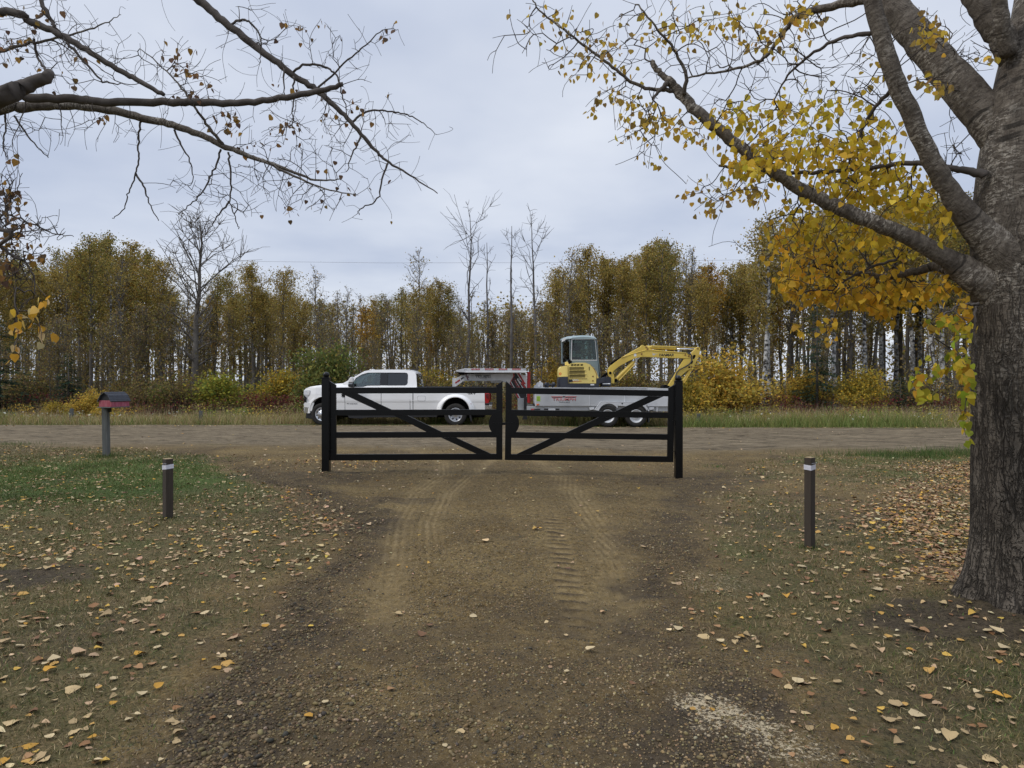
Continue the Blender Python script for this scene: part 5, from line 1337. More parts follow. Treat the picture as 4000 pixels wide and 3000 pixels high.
    # gooseneck: two side plates and web
    NB = [(652, 412), (792, 322), (862, 318), (1100, 322), (1300, 318), (1362, 330), (1412, 360), (1452, 400), (1556, 572), (1690, 572), (1690, 246), (1480, 206), (1200, 212), (800, 224), (655, 292), (640, 340)]
    neck = MB().prism(q(NB, DC, 6), -0.15, 0.15).build('gooseneck', M['white_steel'], root, bevel=0.006)
    lip = MB()
    pl = q([(792, 322), (862, 318), (1100, 322), (1300, 318), (1362, 330), (1412, 360), (1452, 400), (1556, 572)], DC, 6)
    for (xa, za), (xb, zb) in zip(pl[:-1], pl[1:]): lip.add([(xa, -.19, za), (xb, -.19, zb), (xb, .19, zb), (xa, .19, za), (xa, -.19, za - .014), (xb, -.19, zb - .014), (xb, .19, zb - .014), (xa, .19, za - .014)], [(0, 1, 2, 3), (7, 6, 5, 4), (0, 4, 5, 1), (2, 6, 7, 3)])
    lip.build('lower_flange', M['galv'], neck)
    MB().prism(q([(613, 280), (655, 280), (655, 470), (613, 470)], DC, 6), -0.10, 0.10).build('coupler_tube', M['galv_light'], root, bevel=0.006)
    MB().prism(q([(1165, 332), (1350, 332), (1350, 347), (1175, 347)], DC, 6), -0.2, 0.2).build('under_tray', M['galv'], root)
    # overhead deck plate
    DP = 25.35
    dk = MB().prism(q([(668, 172), (800, 143), (1680, 148), (1682, 205), (860, 205), (700, 196), (672, 190)], DP, 6), -0.75, 0.75).build('neck_deck', M['galv_light'], root, bevel=0.006)
    rm = MB(); (xa, za), (xb, zb) = q([(806, 204), (1684, 190)], DP, 6)
    rm.box(xa, xb, -0.78, 0.78, za, zb); rm.build('deck_edge', M['white_steel'], dk, bevel=0.004)
    MB().prism(q([(690, 200), (840, 205), (1480, 208), (1480, 214), (800, 226), (740, 238)], DC, 6), -0.5, 0.5).build('deck_underside', M['dark_void'], dk)
    for a in (890, 1088, 1283, 1478):
        (x0, z0), (x1, z1) = q([(a, 168), (a + 122, 146)], DP, 6)
        rr = MB().box(x0, x1, -0.756, -0.75, z0, z1).build('reflector', M['tail_red'], dk)
        text_mesh('reflector_word', 'TRIUMPH', M['decal_white'], rr, x0 + 0.025, x1 - 0.025, z0 + 0.014, z1 - 0.012, -0.756, depth=0.002)
    bo = MB()
    for a, b in ((790, 165), (812, 160), (1648, 160), (1668, 162)):
        x, z = q([(a, b)], DP, 6)[0]; bo.cyl((x, -0.75, z), (x, -0.762, z), 0.012, n=8)
    bo.build('deck_bolts', M['dark_void'], dk)
    # striped graphic on the riser
    yD = -0.152
    def dec(nm, pts, mat, k): MB().prism(q(pts, DC, 7), yD - 0.0015 * k, yD + 0.001).build(nm, M[mat], neck)
    dec('riser_graphic', [(1410, 128), (1520, 128), (1770, 520), (1770, 800), (1530, 800), (1320, 385), (1420, 210)], 'decal_black', 1)
    dec('red_stripe', [(1405, 128), (1440, 128), (1452, 190), (1345, 385), (1380, 470), (1600, 790), (1540, 790), (1318, 385), (1420, 205)], 'decal_red', 2)
    dec('red_stripe', [(1530, 128), (1580, 128), (1760, 420), (1690, 425), (1765, 515), (1710, 515), (1620, 395), (1660, 345), (1580, 215)], 'decal_red', 2)
    dec('white_stripe', [(1500, 128), (1525, 128), (1660, 345), (1610, 300), (1540, 275), (1640, 400), (1600, 400), (1690, 515), (1660, 515), (1520, 300), (1525, 262), (1600, 280)], 'decal_white', 3)
    dec('white_stripe', [(1345, 350), (1360, 345), (1610, 790), (1585, 790)], 'decal_white', 3)
    dec('white_stripe', [(1460, 315), (1475, 312), (1585, 495), (1570, 500)], 'decal_white', 3)
    (x0, z0), (x1, z1) = q([(1440, 560), (1720, 440)], DC, 7)
    cx, cz_ = (q([(1545, 470)], DC, 7)[0]); text_mesh('riser_word', 'TRIUMPH', M['decal_red'], neck, cx - 0.30, cx + 0.30, cz_ - 0.05, cz_ + 0.05, yD - 0.002, rot=R(-57))
    (a0, b0), (a1, b1) = q([(370, 285), (820, 150)], DC, 7); logo(neck, a0, a1, b0, b1, yD, ('decal_black', 'decal_black'))
    dec('bolt_graphic', [(115, 150), (165, 150), (195, 205), (235, 262), (190, 240), (215, 310), (180, 310), (150, 235), (112, 205), (140, 205)], 'tail_dark', 2)
    MB().prism(q([(652, 345), (722, 300), (728, 322), (660, 365)], DC, 6), yD - 0.003, yD + .001).build('neck_sticker', M['decal_red'], neck)
    MB().prism(q([(735, 290), (760, 275), (785, 266), (770, 290), (742, 308)], DC, 6), yD - 0.003, yD + .001).build('neck_opening', M['decal_black'], neck)
    cp = [q([(760 + 40 + 40 * math.sin(a), 345 + 42 * math.cos(a))], 25.8, 6)[0] for a in np.linspace(-1.9, 1.9, 15)]
    MB().tube([(x, -0.25, z) for x, z in cp], 0.012, 6).build('brake_cable', M['rubber'], root)
    MB().tube([(*q([(760, 350)], 25.8, 6)[0][:1], -0.25, q([(760, 350)], 25.8, 6)[0][1]), (q([(756, 440)], 25.8, 6)[0][0], -0.25, q([(756, 440)], 25.8, 6)[0][1])], 0.010, 6).build('brake_cable', M['rubber'], root)
    # riser foot, jack, red tube, winch
    MB().prism(q([(1555, 572), (1640, 572), (1690, 572), (1690, 640), (1750, 684), (1760, 740), (1558, 740)], DC, 6), -0.30, 0.30).build('riser_foot', M['galv'], root, bevel=0.006)
    (xa, za), (xb, zb) = q([(1645, 555), (1688, 760)], 25.6, 6)
    jk = MB().box(xa, xb, -0.52, -0.42, zb - 0.25, za).build('jack', M['decal_black'], root, bevel=0.005)
    (xa, za), (xb, zb) = q([(1622, 832), (1700, 880)], 25.6, 6)
    MB().prism([(xa + .03, za), (xb - .03, za), (xb, zb), (xa, zb)], -0.55, -0.39).build('jack_foot', M['decal_black'], jk)
    (xa, za), (xb, zb) = q([(1690, 195), (1742, 640)], 25.6, 6)
    rt_ = MB().cyl(((xa + xb) / 2, -0.47, zb), ((xa + xb) / 2, -0.47, za - 0.04), (xb - xa) / 2 * 0.92, n=18); rt_.cyl(((xa + xb) / 2, -0.47, za - 0.04), ((xa + xb) / 2, -0.47, za), (xb - xa) / 2, n=18)
    rt_.build('red_document_tube', M['red_paint'], root, smooth=False, bevel=0.003)
    wn = MB().prism(q([(1790, 425), (1800, 385), (1822, 380), (1828, 362), (1850, 345), (1905, 345), (1925, 358), (1925, 640), (1790, 640)], 25.5, 6), -0.48, -0.40)
    wn.build('winch_mount', M['galv_light'], root, bevel=0.004)
    x, z = q([(1865, 395)], 25.5, 6)[0]; MB().cyl((x, -0.50, z), (x, -0.48, z), 0.05, n=6).build('winch_hub', M['decal_white'], root)
    x, z = q([(1882, 338)], 25.5, 6)[0]; MB().lathe((x, -0.44, z), [(0.022, 0), (0.034, 0.01), (0.022, 0.02), (0.012, 0.01)], 'y', 12, close=True).build('lifting_eye', M['galv_light'], root)
    (xa, za), (xb, _) = q([(1930, 378), (2105, 378)], 25.6, 6)
    wr = MB().cyl((xa, -0.45, za), (xb, -0.45, za), 0.032, n=10); wr.cyl((xa + .05, -0.45, za), (xa + 0.10, -0.45, za), 0.085, n=14)
    wr.cyl((xb - 0.13, -0.45, za), (xb - 0.04, -0.45, za), 0.09, n=14); wr.prism(q([(1955, 360), (2010, 345), (2005, 440), (1940, 440)], 25.6, 6), -0.48, -0.40); wr.prism(q([(2030, 400), (2090, 352), (2112, 380), (2060, 425)], 25.6, 6), -0.48, -0.40)
    wr.build('winch', M['navy'], root)
trailer()

# ================================================================== yellow mini excavator on the trailer
def excavator():
    DC = 26.1; DN = 25.32; DCAB = 25.86
    xo = W(2000 + 730 / 2.765, 1500, DC).x; zo = 0.72
    root = thing('mini_excavator', 'yellow mini excavator with a grey cab standing on the galvanised trailer', 'excavator', (xo, DC, zo))
    def e(pts, D, crop=2):
        o = []
        for a, b in pts:
            if crop == 2: px, py = 2000 + a / 2.765, 1260 + b / 2.765
            elif crop == 8: px, py = 2350 + a / 4.74, 1330 + b / 4.74
            else: px, py = 2100 + a / 5.53, 1280 + b / 5.53
            p = W(px, py, D); o.append((p.x - xo, p.z - zo))
        return o
    yn = DN - DC
    xr = e([(505, 600)], DN)[0][0]
    def rnd(v):                                   # rounded tail in plan, sides drawn in a little towards the top
        w = 0.55 + 0.45 * math.sqrt(max(0.0, 1 - (1 - min(1, max(0, (v.x - xr) / 0.55))) ** 2)) if v.x < xr + 0.55 else 1.0
        return Vector((v.x, v.y * w, v.z))
    xcut = [((xr + d, 0, 0), (1, 0, 0)) for d in (0.03, 0.08, 0.15, 0.25, 0.38, 0.55)]
    H = 0.78
    base = MB().prism(e([(505, 700), (506, 640), (512, 602), (525, 590), (602, 584), (606, 658), (910, 660), (912, 606), (938, 602), (1000, 596), (1000, 640), (940, 660), (940, 700)], DN), -H, H)
    base.build('lower_body', M['navy'], root, cuts=xcut, bend=rnd, bevel=0.012)
    hood = MB().prism(e([(514, 586), (511, 530), (518, 495), (540, 472), (610, 462), (636, 442), (690, 433), (790, 433), (842, 452), (884, 486), (914, 535), (936, 600), (910, 604), (908, 657), (610, 655), (603, 582)], DN), -H + 0.005, H - 0.25)
    hd = hood.build('engine_hood', M['yellow_pale'], root, cuts=xcut, bend=rnd, bevel=0.035, seg=3)
    # seam between tail and door, louvres and slots
    MB().prism(e([(602, 470), (606, 468), (612, 655), (606, 655)], DN), -H - .001, -H + 0.02).build('hood_seam', M['olive_mesh'], hd)
    MB().prism(e([(845, 455), (850, 457), (892, 500), (918, 560), (916, 603), (911, 603), (912, 560), (886, 504)], DN), -H - .001, -H + .02).build('hood_seam', M['rust'], hd)
    for z0, z1, a, b in ((480, 513, 622, 778), (518, 556, 620, 785), (560, 597, 620, 790)):
        MB().prism(e([(a + 6, z0), (b - 5, z0), (b, z0 + 6), (b, z1 - 6), (b - 5, z1), (a + 6, z1 + 1), (a, z1 - 5), (a, z0 + 6)], DN), -H - 0.002, -H + 0.02).build('louvre', M['olive_mesh'], hd)
        MB().prism(e([(a, z1 + 2), (b + 16, z1 - 3), (b + 16, z1 + 2), (a, z1 + 6)], DN), -H - 0.025, -H + 0.01).build('louvre_lip', M['yellow_pale'], hd, bevel=0.004)
    sl = MB()
    for a in (640, 672, 704, 742): sl.prism(e([(a, 450), (a + 25, 450), (a + 22, 464), (a - 2, 465)], DN), -H - 0.002, -H + 0.03)
    sl.build('air_slots', M['dark_void'], hd)
    hs = MB(); hs.prism(e([(831, 478), (837, 478), (837, 514), (831, 514)], DN), -H - 0.004, -H + 0.02); hs.build('hood_handle', M['dark_void'], hd)
    for cy in (582, 629):
        x, z = e([(874, cy)], DN)[0]; MB().lathe((x, -H - 0.004, z), [(0.03, 0.01), (0.026, 0), (0.012, 0.004), (0.004, 0.003)], 'y', 14).build('hood_latch', M['rust'], hd)
    x0, z0 = e([(612, 640)], DN)[0]
    MB().prism(e([(614, 615), (655, 617), (655, 640), (618, 644), (616, 655), (612, 655)], DN), -H - 0.003, -H + .01).build('black_flash', M['decal_black'], hd)
    (xa, za), (xb, zb) = e([(653, 634), (718, 612)], DN); text_mesh('model_badge', 'ViO', M['decal_white'], hd, xa, xb, za, zb, -H - 0.004, shear=0.15, bold=0.02)
    MB().prism(e([(652, 637), (750, 630), (750, 634), (652, 641)], DN), -H - 0.003, -H + .01).build('badge_stripe', M['orange'], hd)
    MB().prism(e([(516, 582), (520, 552), (530, 545), (598, 575), (598, 582)], DN - 0.01), -H + 0.06, -H + 0.2).build('tail_corner', M['navy'], root, bend=rnd)
    MB().prism(e([(514, 560), (516, 540), (530, 538), (540, 552), (524, 572)], DN), -H * 1.004, -H + 0.2).build('tail_lamp', M['orange'], root, bend=rnd)
    MB().prism(e([(848, 664), (888, 664), (888, 678), (848, 678)], DN), -H - 0.004, -H + .01).build('serial_plate', M['decal_white'], root)
    # cab: two sides with big windows, roof, rear and front
    CW = 1.0; y0 = DCAB - DC
    xcab = e([(640, 300)], DCAB)[0][0]; xcf = e([(930, 300)], DCAB)[0][0]
    def plan(v):
        f = min(1, max(0, (xcf - v.x) / (xcf - xcab)))
        return Vector((v.x - 0.27 * f * (v.y - y0) / CW, v.y, v.z))
    outer = e([(628, 172), (640, 160), (880, 158), (902, 166), (912, 182), (932, 420), (955, 592), (905, 592), (880, 486), (800, 434), (632, 436)], DCAB)
    hole = e([(650, 186), (880, 182), (892, 190), (897, 206), (915, 402), (645, 402)], DCAB)
    for yy in (y0, y0 + CW):
        cs = MB().prism(outer, yy, yy + (0.05 if yy == y0 else -0.05), [hole]).build('cab_side', M['cab_grey'], root, bend=plan, bevel=0.006)
        MB().prism(hole, yy + 0.02, yy + 0.026).build('window', M['glass_cab'], cs, bend=plan)
        cxh = sum(p[0] for p in hole) / len(hole); czh = sum(p[1] for p in hole) / len(hole)
        ring = [(cxh + (a - cxh) * 1.055, czh + (b - czh) * 1.06) for a, b in hole]
        MB().prism(ring, yy - 0.008, yy + 0.0, [hole]).build('window_frame', M['galv_light'], cs, bend=plan)
    rfp = e([(618, 176), (624, 160), (650, 147), (740, 138), (820, 138), (885, 149), (908, 164), (918, 180)], DCAB)
    mb = MB(); n = len(rfp); yl = [(y0 - 0.035, -0.05), (y0 + 0.05, 0.0), (y0 + CW / 2, 0.02), (y0 + CW - 0.05, 0.0), (y0 + CW + 0.035, -0.05)]
    vs_ = []
    for y, dz in yl: vs_ += [(x, y, z + (dz if 0 < i < n - 1 else 0)) for i, (x, z) in enumerate(rfp)]
    fs_ = [(j * n + i, j * n + i + 1, (j + 1) * n + i + 1, (j + 1) * n + i) for j in range(len(yl) - 1) for i in range(n - 1)]
    fs_ += [tuple(range(n)), tuple(reversed([(len(yl) - 1) * n + i for i in range(n)])), tuple(j * n for j in range(len(yl))) , tuple(reversed([j * n + n - 1 for j in range(len(yl))]))]
    b2 = [(0, 0)]
    vs_b = [(rfp[0][0], y0 - .035, rfp[0][1]), (rfp[-1][0], y0 - .035, rfp[-1][1]), (rfp[-1][0], y0 + CW + .035, rfp[-1][1]), (rfp[0][0], y0 + CW + .035, rfp[0][1])]
    mb.add(vs_, fs_); mb.add(vs_b, [(0, 1, 2, 3)])
    mb.build('cab_roof', M['cab_roof'], root, bend=plan, bevel=0.015, smooth=False)
    (xl, zt), (_, zb) = e([(632, 172), (632, 436)], DCAB)
    rear = MB()
    for a, b in ((y0 + 0.0, y0 + 0.09), (y0 + CW - 0.08, y0 + CW)): rear.box(xl - 0.002, xl + 0.05, a, b, zb, zt)
    rear.box(xl - 0.002, xl + 0.05, y0 + 0.09, y0 + CW - 0.08, zb, zb + 0.12); rear.box(xl - 0.002, xl + 0.05, y0 + 0.09, y0 + CW - 0.08, zt - 0.10, zt)
    rr = rear.build('cab_rear', M['cab_grey'], root, bend=plan)
    MB().box(xl + 0.02, xl + 0.026, y0 + 0.09, y0 + CW - 0.08, zb + 0.12, zt - 0.10).build('window', M['glass_cab'], rr, bend=plan)
    MB().prism(e([(540, 208), (545, 180), (578, 168), (580, 182), (560, 205)], 26.5), 0.15, 0.75).build('rear_visor', M['decal_white'], root, bevel=0.006)
    x, z = e([(597, 195)], DCAB)[0]; MB().cyl((x - .03, y0 + 0.22, z), (x + .03, y0 + 0.22, z), 0.055, n=14).build('work_lamp', M['dark_void'], root)
    fr = e([(916, 184), (956, 590)], DCAB)
    (xa, za), (xb, zb2) = fr
    for a, b in ((y0, y0 + 0.06), (y0 + CW - 0.06, y0 + CW)):
        fo = MB().add([(xa - .05, a, za), (xb - .05, a, zb2), (xb, a, zb2), (xa, a, za), (xa - .05, b, za), (xb - .05, b, zb2), (xb, b, zb2), (xa, b, za)], [(0, 1, 2, 3), (7, 6, 5, 4), (0, 4, 5, 1), (2, 6, 7, 3), (0, 3, 7, 4), (1, 5, 6, 2)]).build('front_pillar', M['cab_grey'], root, bevel=0.006)
    mb = MB().add([(xa - .012, y0 + .06, za - .02), (xb - .012, y0 + .06, zb2 + .03), (xb - .012, y0 + CW - .06, zb2 + .03), (xa - .012, y0 + CW - .06, za - .02), (xa - .018, y0 + .06, za - .02), (xb - .018, y0 + .06, zb2 + .03), (xb - .018, y0 + CW - .06, zb2 + .03), (xa - .018, y0 + CW - .06, za - .02)], [(0, 1, 2, 3), (7, 6, 5, 4)])
    mb.build('front_window', M['glass_cab'], root)
    # notices in the window, seat, levers
    nt_ = MB()
    for a, b, c, d in ((653, 305, 690, 318), (653, 321, 690, 374), (700, 336, 749, 372), (652, 201, 757, 217), (652, 187, 672, 198), (677, 187, 697, 198)):
        (u0, w1), (u1, w0) = e([(a, b), (c, d)], DCAB); nt_.box(u0, u1, y0 + 0.031, y0 + 0.034, w0, w1)
    nt_.build('window_notices', M['paper'], root, bend=plan)
    (u0, w1), (u1, w0) = e([(696, 302), (735, 332)], DCAB); MB().box(u0, u1, y0 + 0.031, y0 + 0.034, w0, w1).build('window_notice', M['wood_end'], root, bend=plan)
    seat = MB().prism(e([(690, 436), (820, 436), (820, 400), (745, 395), (728, 255), (700, 250), (682, 262)], 26.3), y0 + 0.28, y0 + 0.76).build('seat', M['interior'], root, bevel=0.03)
    MB().prism(e([(640, 436), (768, 436), (768, 176), (640, 176)], DCAB), y0 + CW - 0.10, y0 + CW - 0.07).build('cab_darkening_panel', M['interior'], root, bend=plan)  # dark sheet added so the rear half of the cab looks dim through glass
    lv = MB()
    for yy in (y0 + 0.2, y0 + 0.84):
        x, z = e([(835, 430)], 26.3)[0]; lv.tube([(x, yy, z - 0.1), (x + 0.02, yy, z + 0.15), (x - 0.02, yy, z + 0.30)], 0.018, 6)
    lv.build('control_levers', M['interior'], root)
    MB().prism(e([(640, 436), (940, 436), (950, 592), (660, 592)], DCAB), y0 + 0.06, y0 + CW - 0.06).build('cab_floor', M['interior'], root, bend=plan)
    x, z = e([(614, 402)], 25.6)[0]; xt = MB().tube([(x + 0.06, -0.42, z - 0.18), (x + 0.03, -0.42, z - 0.08), (x, -0.44, z)], [0.045, 0.05, 0.055], 14); xt.build('exhaust', M['dark_void'], root)
    MB().prism(e([(575, 462), (572, 428), (600, 420), (610, 440), (620, 460)], 25.6), -0.5, -0.36).build('exhaust_base', M['yellow_pale'], root, bevel=0.01)
    MB().prism(e([(548, 432), (550, 388), (562, 378), (582, 415), (580, 432)], 26.3), 0.1, 0.3).build('rear_mirror', M['dark_void'], root)
    # swing post, boom, arm
    MB().prism(e([(960, 690), (955, 600), (1000, 585), (1060, 590), (1062, 690)], DC), -0.22, 0.22).build('swing_frame', M['navy'], root, bevel=0.01)
    MB().prism(e([(960, 585), (1020, 540), (1035, 556), (1000, 600), (962, 600)], DC), -0.10, 0.10).build('hose_guard', M['dark_void'], root)
    (xa, za), (xb, _) = e([(978, 662), (1060, 662)], 25.7); MB().cyl((xa, -0.4, za), (xb, -0.4, za), 0.022, n=10).build('swing_rod', M['decal_white'], root)
    MB().prism(e([(104, 610), (112, 570), (150, 552), (188, 590), (218, 645), (226, 700), (224, 795), (165, 795), (158, 690), (112, 660)], DC, 8), -0.17, 0.17).build('boom_bracket', M['yellow'], root, bevel=0.012)
    x, z = e([(148, 602)], DC, 8)[0]; MB().cyl((x, -0.19, z), (x, 0.19, z), 0.05, n=16).build('pivot_pin', M['dark_void'], root)
    BO = [(1030, 556), (1025, 522), (1040, 490), (1075, 455), (1150, 400), (1225, 352), (1310, 303), (1385, 262), (1398, 246), (1410, 243), (1420, 252), (1462, 258), (1482, 275), (1500, 290), (1560, 299), (1850, 322), (1895, 332), (1916, 350), (1915, 375), (1900, 388), (1850, 389), (1400, 371), (1330, 385), (1250, 420), (1160, 470), (1100, 518), (1085, 545), (1075, 556)]
    bo = MB().prism(e(BO, DC), -0.10, 0.10).build('boom', M['yellow'], root, bevel=0.012)
    rib = MB(); rp = e([(1180, 380), (1300, 338), (1440, 300), (1500, 299), (1700, 316), (1880, 328)], DC - .1)
    rib.tube([(x, -0.104, z) for x, z in rp], 0.016, 6); rib.build('boom_pipe', M['yellow'], bo, smooth=True)
    (xa, za), (xb, zb) = e([(1060, 278), (1335, 243)], DC - 0.1, 8)
    (xa, za), (xb, zb) = e([(1060, 294), (1335, 242)], DC - 0.1, 8)
    text_mesh('boom_lettering', 'YANMAR', M['decal_black'], bo, xa, xb, za, zb, -0.101, shear=0.25, bold=0.03)
    MB().prism(e([(930, 228), (968, 246), (1050, 246), (985, 256), (985, 272), (955, 274), (930, 268), (955, 258)], DC - .1, 8), -0.103, -0.099).build('boom_emblem', M['galv_light'], bo)
    MB().prism(e([(596, 246), (640, 240), (646, 290), (602, 296)], DC - .1, 8), -0.103, -0.099).build('boom_sticker', M['decal_white'], bo)
    hz_ = MB()
    for a, b in ((740, 250), (825, 122), (850, 160), (1548, 268), (1612, 288)):
        x, z = e([(a, b)], DC - .1, 8)[0]; hz_.cyl((x, -0.118, z), (x, 0.118, z), 0.030 if a != 850 else 0.036, n=12)
    hz_.build('boom_pins', M['rust'], bo)
    MB().tube([(x, -0.02, z) for x, z in e([(168, 450), (230, 390), (300, 350), (360, 318)], DC, 8)], 0.045, 8).build('boom_hoses', M['dark_void'], bo)
    # arm cylinder above the boom, boom cylinder below
    (xa, za), (xb, zb) = e([(1450, 266), (1765, 279)], DC)
    ac = MB().cyl((xa, 0, za), (xb, 0, zb), 0.062, n=16).build('arm_cylinder', M['yellow'], root, smooth=False)
    gd = MB().prism(e([(1508, 247), (1765, 256), (1768, 270), (1500, 262)], DC), -0.075, 0.075).build('cylinder_guard', M['yellow'], ac, bevel=0.006)
    (xc_, zc_), (xd, zd) = e([(1765, 283), (1985, 289)], DC); MB().cyl((xc_, 0, zc_), (xd, 0, zd), 0.024, n=12).build('piston_rod', M['chrome'], ac, smooth=True)
    (xc_, zc_), (xd, zd) = e([(1765, 264), (1990, 272)], DC); MB().cyl((xc_, -.06, zc_), (xd, -.06, zd), 0.012, n=8).build('hydraulic_pipe', M['yellow'], ac)
    (xa, za), (xb, zb) = e([(262, 728), (592, 398)], DC, 8)
    bc = MB().cyl((xa, 0, za), (xb, 0, zb), 0.070, n=18).build('boom_cylinder', M['yellow'], root)
    (xc_, zc_) = e([(730, 290)], DC, 8)[0]; MB().cyl((xb, 0, zb), (xc_, 0, zc_), 0.032, n=12).build('piston_rod', M['chrome'], bc, smooth=True)
    MB().tube([(x, -0.075, z) for x, z in e([(320, 740), (560, 490), (620, 440)], DC - .05, 8)], 0.020, 8).build('hydraulic_pipe', M['yellow'], bc)
    x, z = e([(258, 740)], DC, 8)[0]; MB().cyl((x, -0.12, z), (x, 0.12, z), 0.065, n=14).build('cylinder_foot', M['dark_void'], bc)
    AR = [(1650, 240), (1742, 132), (1775, 117), (1812, 140), (1816, 170), (1802, 262), (1742, 400), (1682, 512), (1600, 547), (1532, 592), (1425, 702), (1250, 895), (1190, 895), (1235, 820), (1372, 600), (1392, 540), (1515, 345), (1560, 330), (1645, 300)]
    ar = MB().prism(e(AR, DC, 8), -0.085, 0.085).build('arm', M['yellow'], root, bevel=0.012)
    so = MB()
    so.prism(e([(1688, 345), (1690, 280), (1712, 262), (1738, 270), (1742, 290), (1715, 340)], DC - .09, 8), -0.0875, -0.08); so.prism(e([(1652, 430), (1660, 385), (1690, 375), (1692, 400), (1672, 436)], DC - .09, 8), -0.0875, -0.08)
    x, z = e([(1622, 495)], DC - .09, 8)[0]; so.cyl((x, -0.0875, z), (x, -0.08, z), 0.037, n=14); so.build('arm_openings', M['dark_void'], ar)
    pn = MB()
    for a, b in ((1782, 150), (1665, 490)): x, z = e([(a, b)], DC - .09, 8)[0]; pn.cyl((x, -0.10, z), (x, 0.10, z), 0.032, n=12)
    pn.build('arm_pins', M['rust'], ar)
    MB().tube([(x, -0.12, z) for x, z in e([(1590, 238), (1640, 246), (1668, 290), (1668, 380), (1625, 440), (1540, 490), (1440, 540), (1392, 590), (1370, 660), (1366, 740)], DC - .1, 8)], 0.024, 8).build('arm_hose', M['rubber'], ar, smooth=True)
    MB().tube([(x, 0.0, z) for x, z in e([(1500, 350), (1400, 530), (1290, 690), (1200, 840)], DC, 8)], 0.014, 6).build('arm_hose', M['rubber'], ar, smooth=True)
    (xa, za), (xb, zb) = e([(1660, 520), (1455, 830)], DC, 8)
    kc = MB().cyl((xa, 0, za), (xb, 0, zb), 0.058, n=14).build('bucket_cylinder', M['yellow'], root)
    MB().tube([(x, -0.06, z) for x, z in e([(1650, 560), (1520, 790)], DC, 8)], 0.018, 6).build('hydraulic_pipe', M['yellow'], kc)
    (xc_, zc_) = e([(1360, 960)], DC, 8)[0]; MB().cyl((xb, 0, zb), (xc_, 0, zc_), 0.026, n=10).build('piston_rod', M['chrome'], kc)
    MB().prism(e([(1105, 885), (1130, 830), (1160, 815), (1205, 830), (1260, 860), (1330, 950), (1300, 1040), (1180, 1060), (1120, 1000)], DC, 8), -0.24, 0.24).build('bucket', M['dark_void'], root, bevel=0.02)
    # slewing ring, tracks, blade on the deck
    x0 = e([(520, 700)], DC)[0][0]; x1 = e([(990, 700)], DC)[0][0]; zt = e([(700, 700)], DC)[0][1]
    MB().cyl(((x0 + x1) / 2, 0, 0.30), ((x0 + x1) / 2, 0, zt + 0.04), 0.42, n=28).build('slewing_ring', M['dark_void'], root)
    MB().box(x0 + 0.2, x1 - 0.2, -0.45, 0.45, 0.18, 0.34).build('undercarriage', M['navy'], root)
    for sd in (-1, 1):
        L = x1 - x0; r = 0.255
        ol = arc(x0 + r, r, r, r, 90, 270, 12) + arc(x1 - r, r, r, r, -90, 90, 12)
        MB().prism(ol, sd * 0.80, sd * 0.50).build('track', M['rubber'], root, bevel=0.01)
    MB().box(x1 + 0.25, x1 + 0.31, -0.80, 0.80, 0.03, 0.40).build('blade', M['yellow'], root, bevel=0.01)
    ba = MB()
    for sd in (-1, 1): ba.box(x1 - 0.1, x1 + 0.25, sd * 0.4 - 0.05, sd * 0.4 + 0.05, 0.15, 0.26)
    ba.build('blade_arms', M['yellow'], root)
excavator()
# ================================================================== the two near trees
def grow(nodes, parents, targets, g, bf=0.25, step=0.10, jit=0.10, sag=0.0):
    "join every target to the growing tree by the cheapest curved twig"
    P = [np.array(p, float) for p in nodes]; par = list(parents); PL = [0.0] * len(P)
    T = np.array(targets, float); n = len(T); alive = np.ones(n, bool)
    best = np.full(n, 1e9); bn = np.zeros(n, int)
    A = np.array(P)
    for i in range(n):
        d = np.linalg.norm(A - T[i], axis=1); j = d.argmin(); best[i] = d[j]; bn[i] = j
    tipof = np.zeros(n, int)
    for _ in range(n):
        c = np.where(alive, best, 1e9); i = int(c.argmin()); alive[i] = False
        j = int(bn[i]); p0 = P[j]; p1 = T[i]; L = np.linalg.norm(p1 - p0)
        pd = p0 - P[par[j]] if par[j] >= 0 else np.zeros(3)
        nd = np.linalg.norm(pd); pd = pd / nd if nd > 1e-6 else pd
        ctrl = (p0 + p1) / 2 + pd * L * 0.25 + np.array([0, 0, sag * L]) + g.normal(0, 1, 3) * L * jit
        k = max(1, min(9, int(round(L / step)))); last = j; new = []
        for q in range(1, k + 1):
            t = q / k; x = (1 - t) ** 2 * p0 + 2 * t * (1 - t) * ctrl + t * t * p1
            if q < k: x = x + g.normal(0, 0.16, 3) * L / k
            P.append(x); par.append(last); PL.append(PL[last] + L / k); last = len(P) - 1; new.append(last)
        tipof[i] = last
        Q = np.array([P[q] for q in new]); pl = np.array([PL[q] for q in new])
        d = np.linalg.norm(T[:, None] - Q[None], axis=2) + bf * pl[None]
        m = d.argmin(1); dm = d[np.arange(n), m]; up = alive & (dm < best)
        best[up] = dm[up]; bn[up] = np.array(new)[m[up]]
    nb = len(nodes); ch = [[] for _ in P]
    for i, p in enumerate(par):
        if p >= 0: ch[p].append(i)
    for it in range(3):
        N_ = [p.copy() for p in P]
        for i in range(nb, len(P)):
            if len(ch[i]) == 1: N_[i] = 0.5 * P[i] + 0.25 * (P[par[i]] + P[ch[i][0]])
            elif len(ch[i]) > 1: N_[i] = 0.7 * P[i] + 0.3 * P[par[i]] * 0.5 + 0.15 * P[ch[i][0]]
        P = N_
    return P, par, tipof
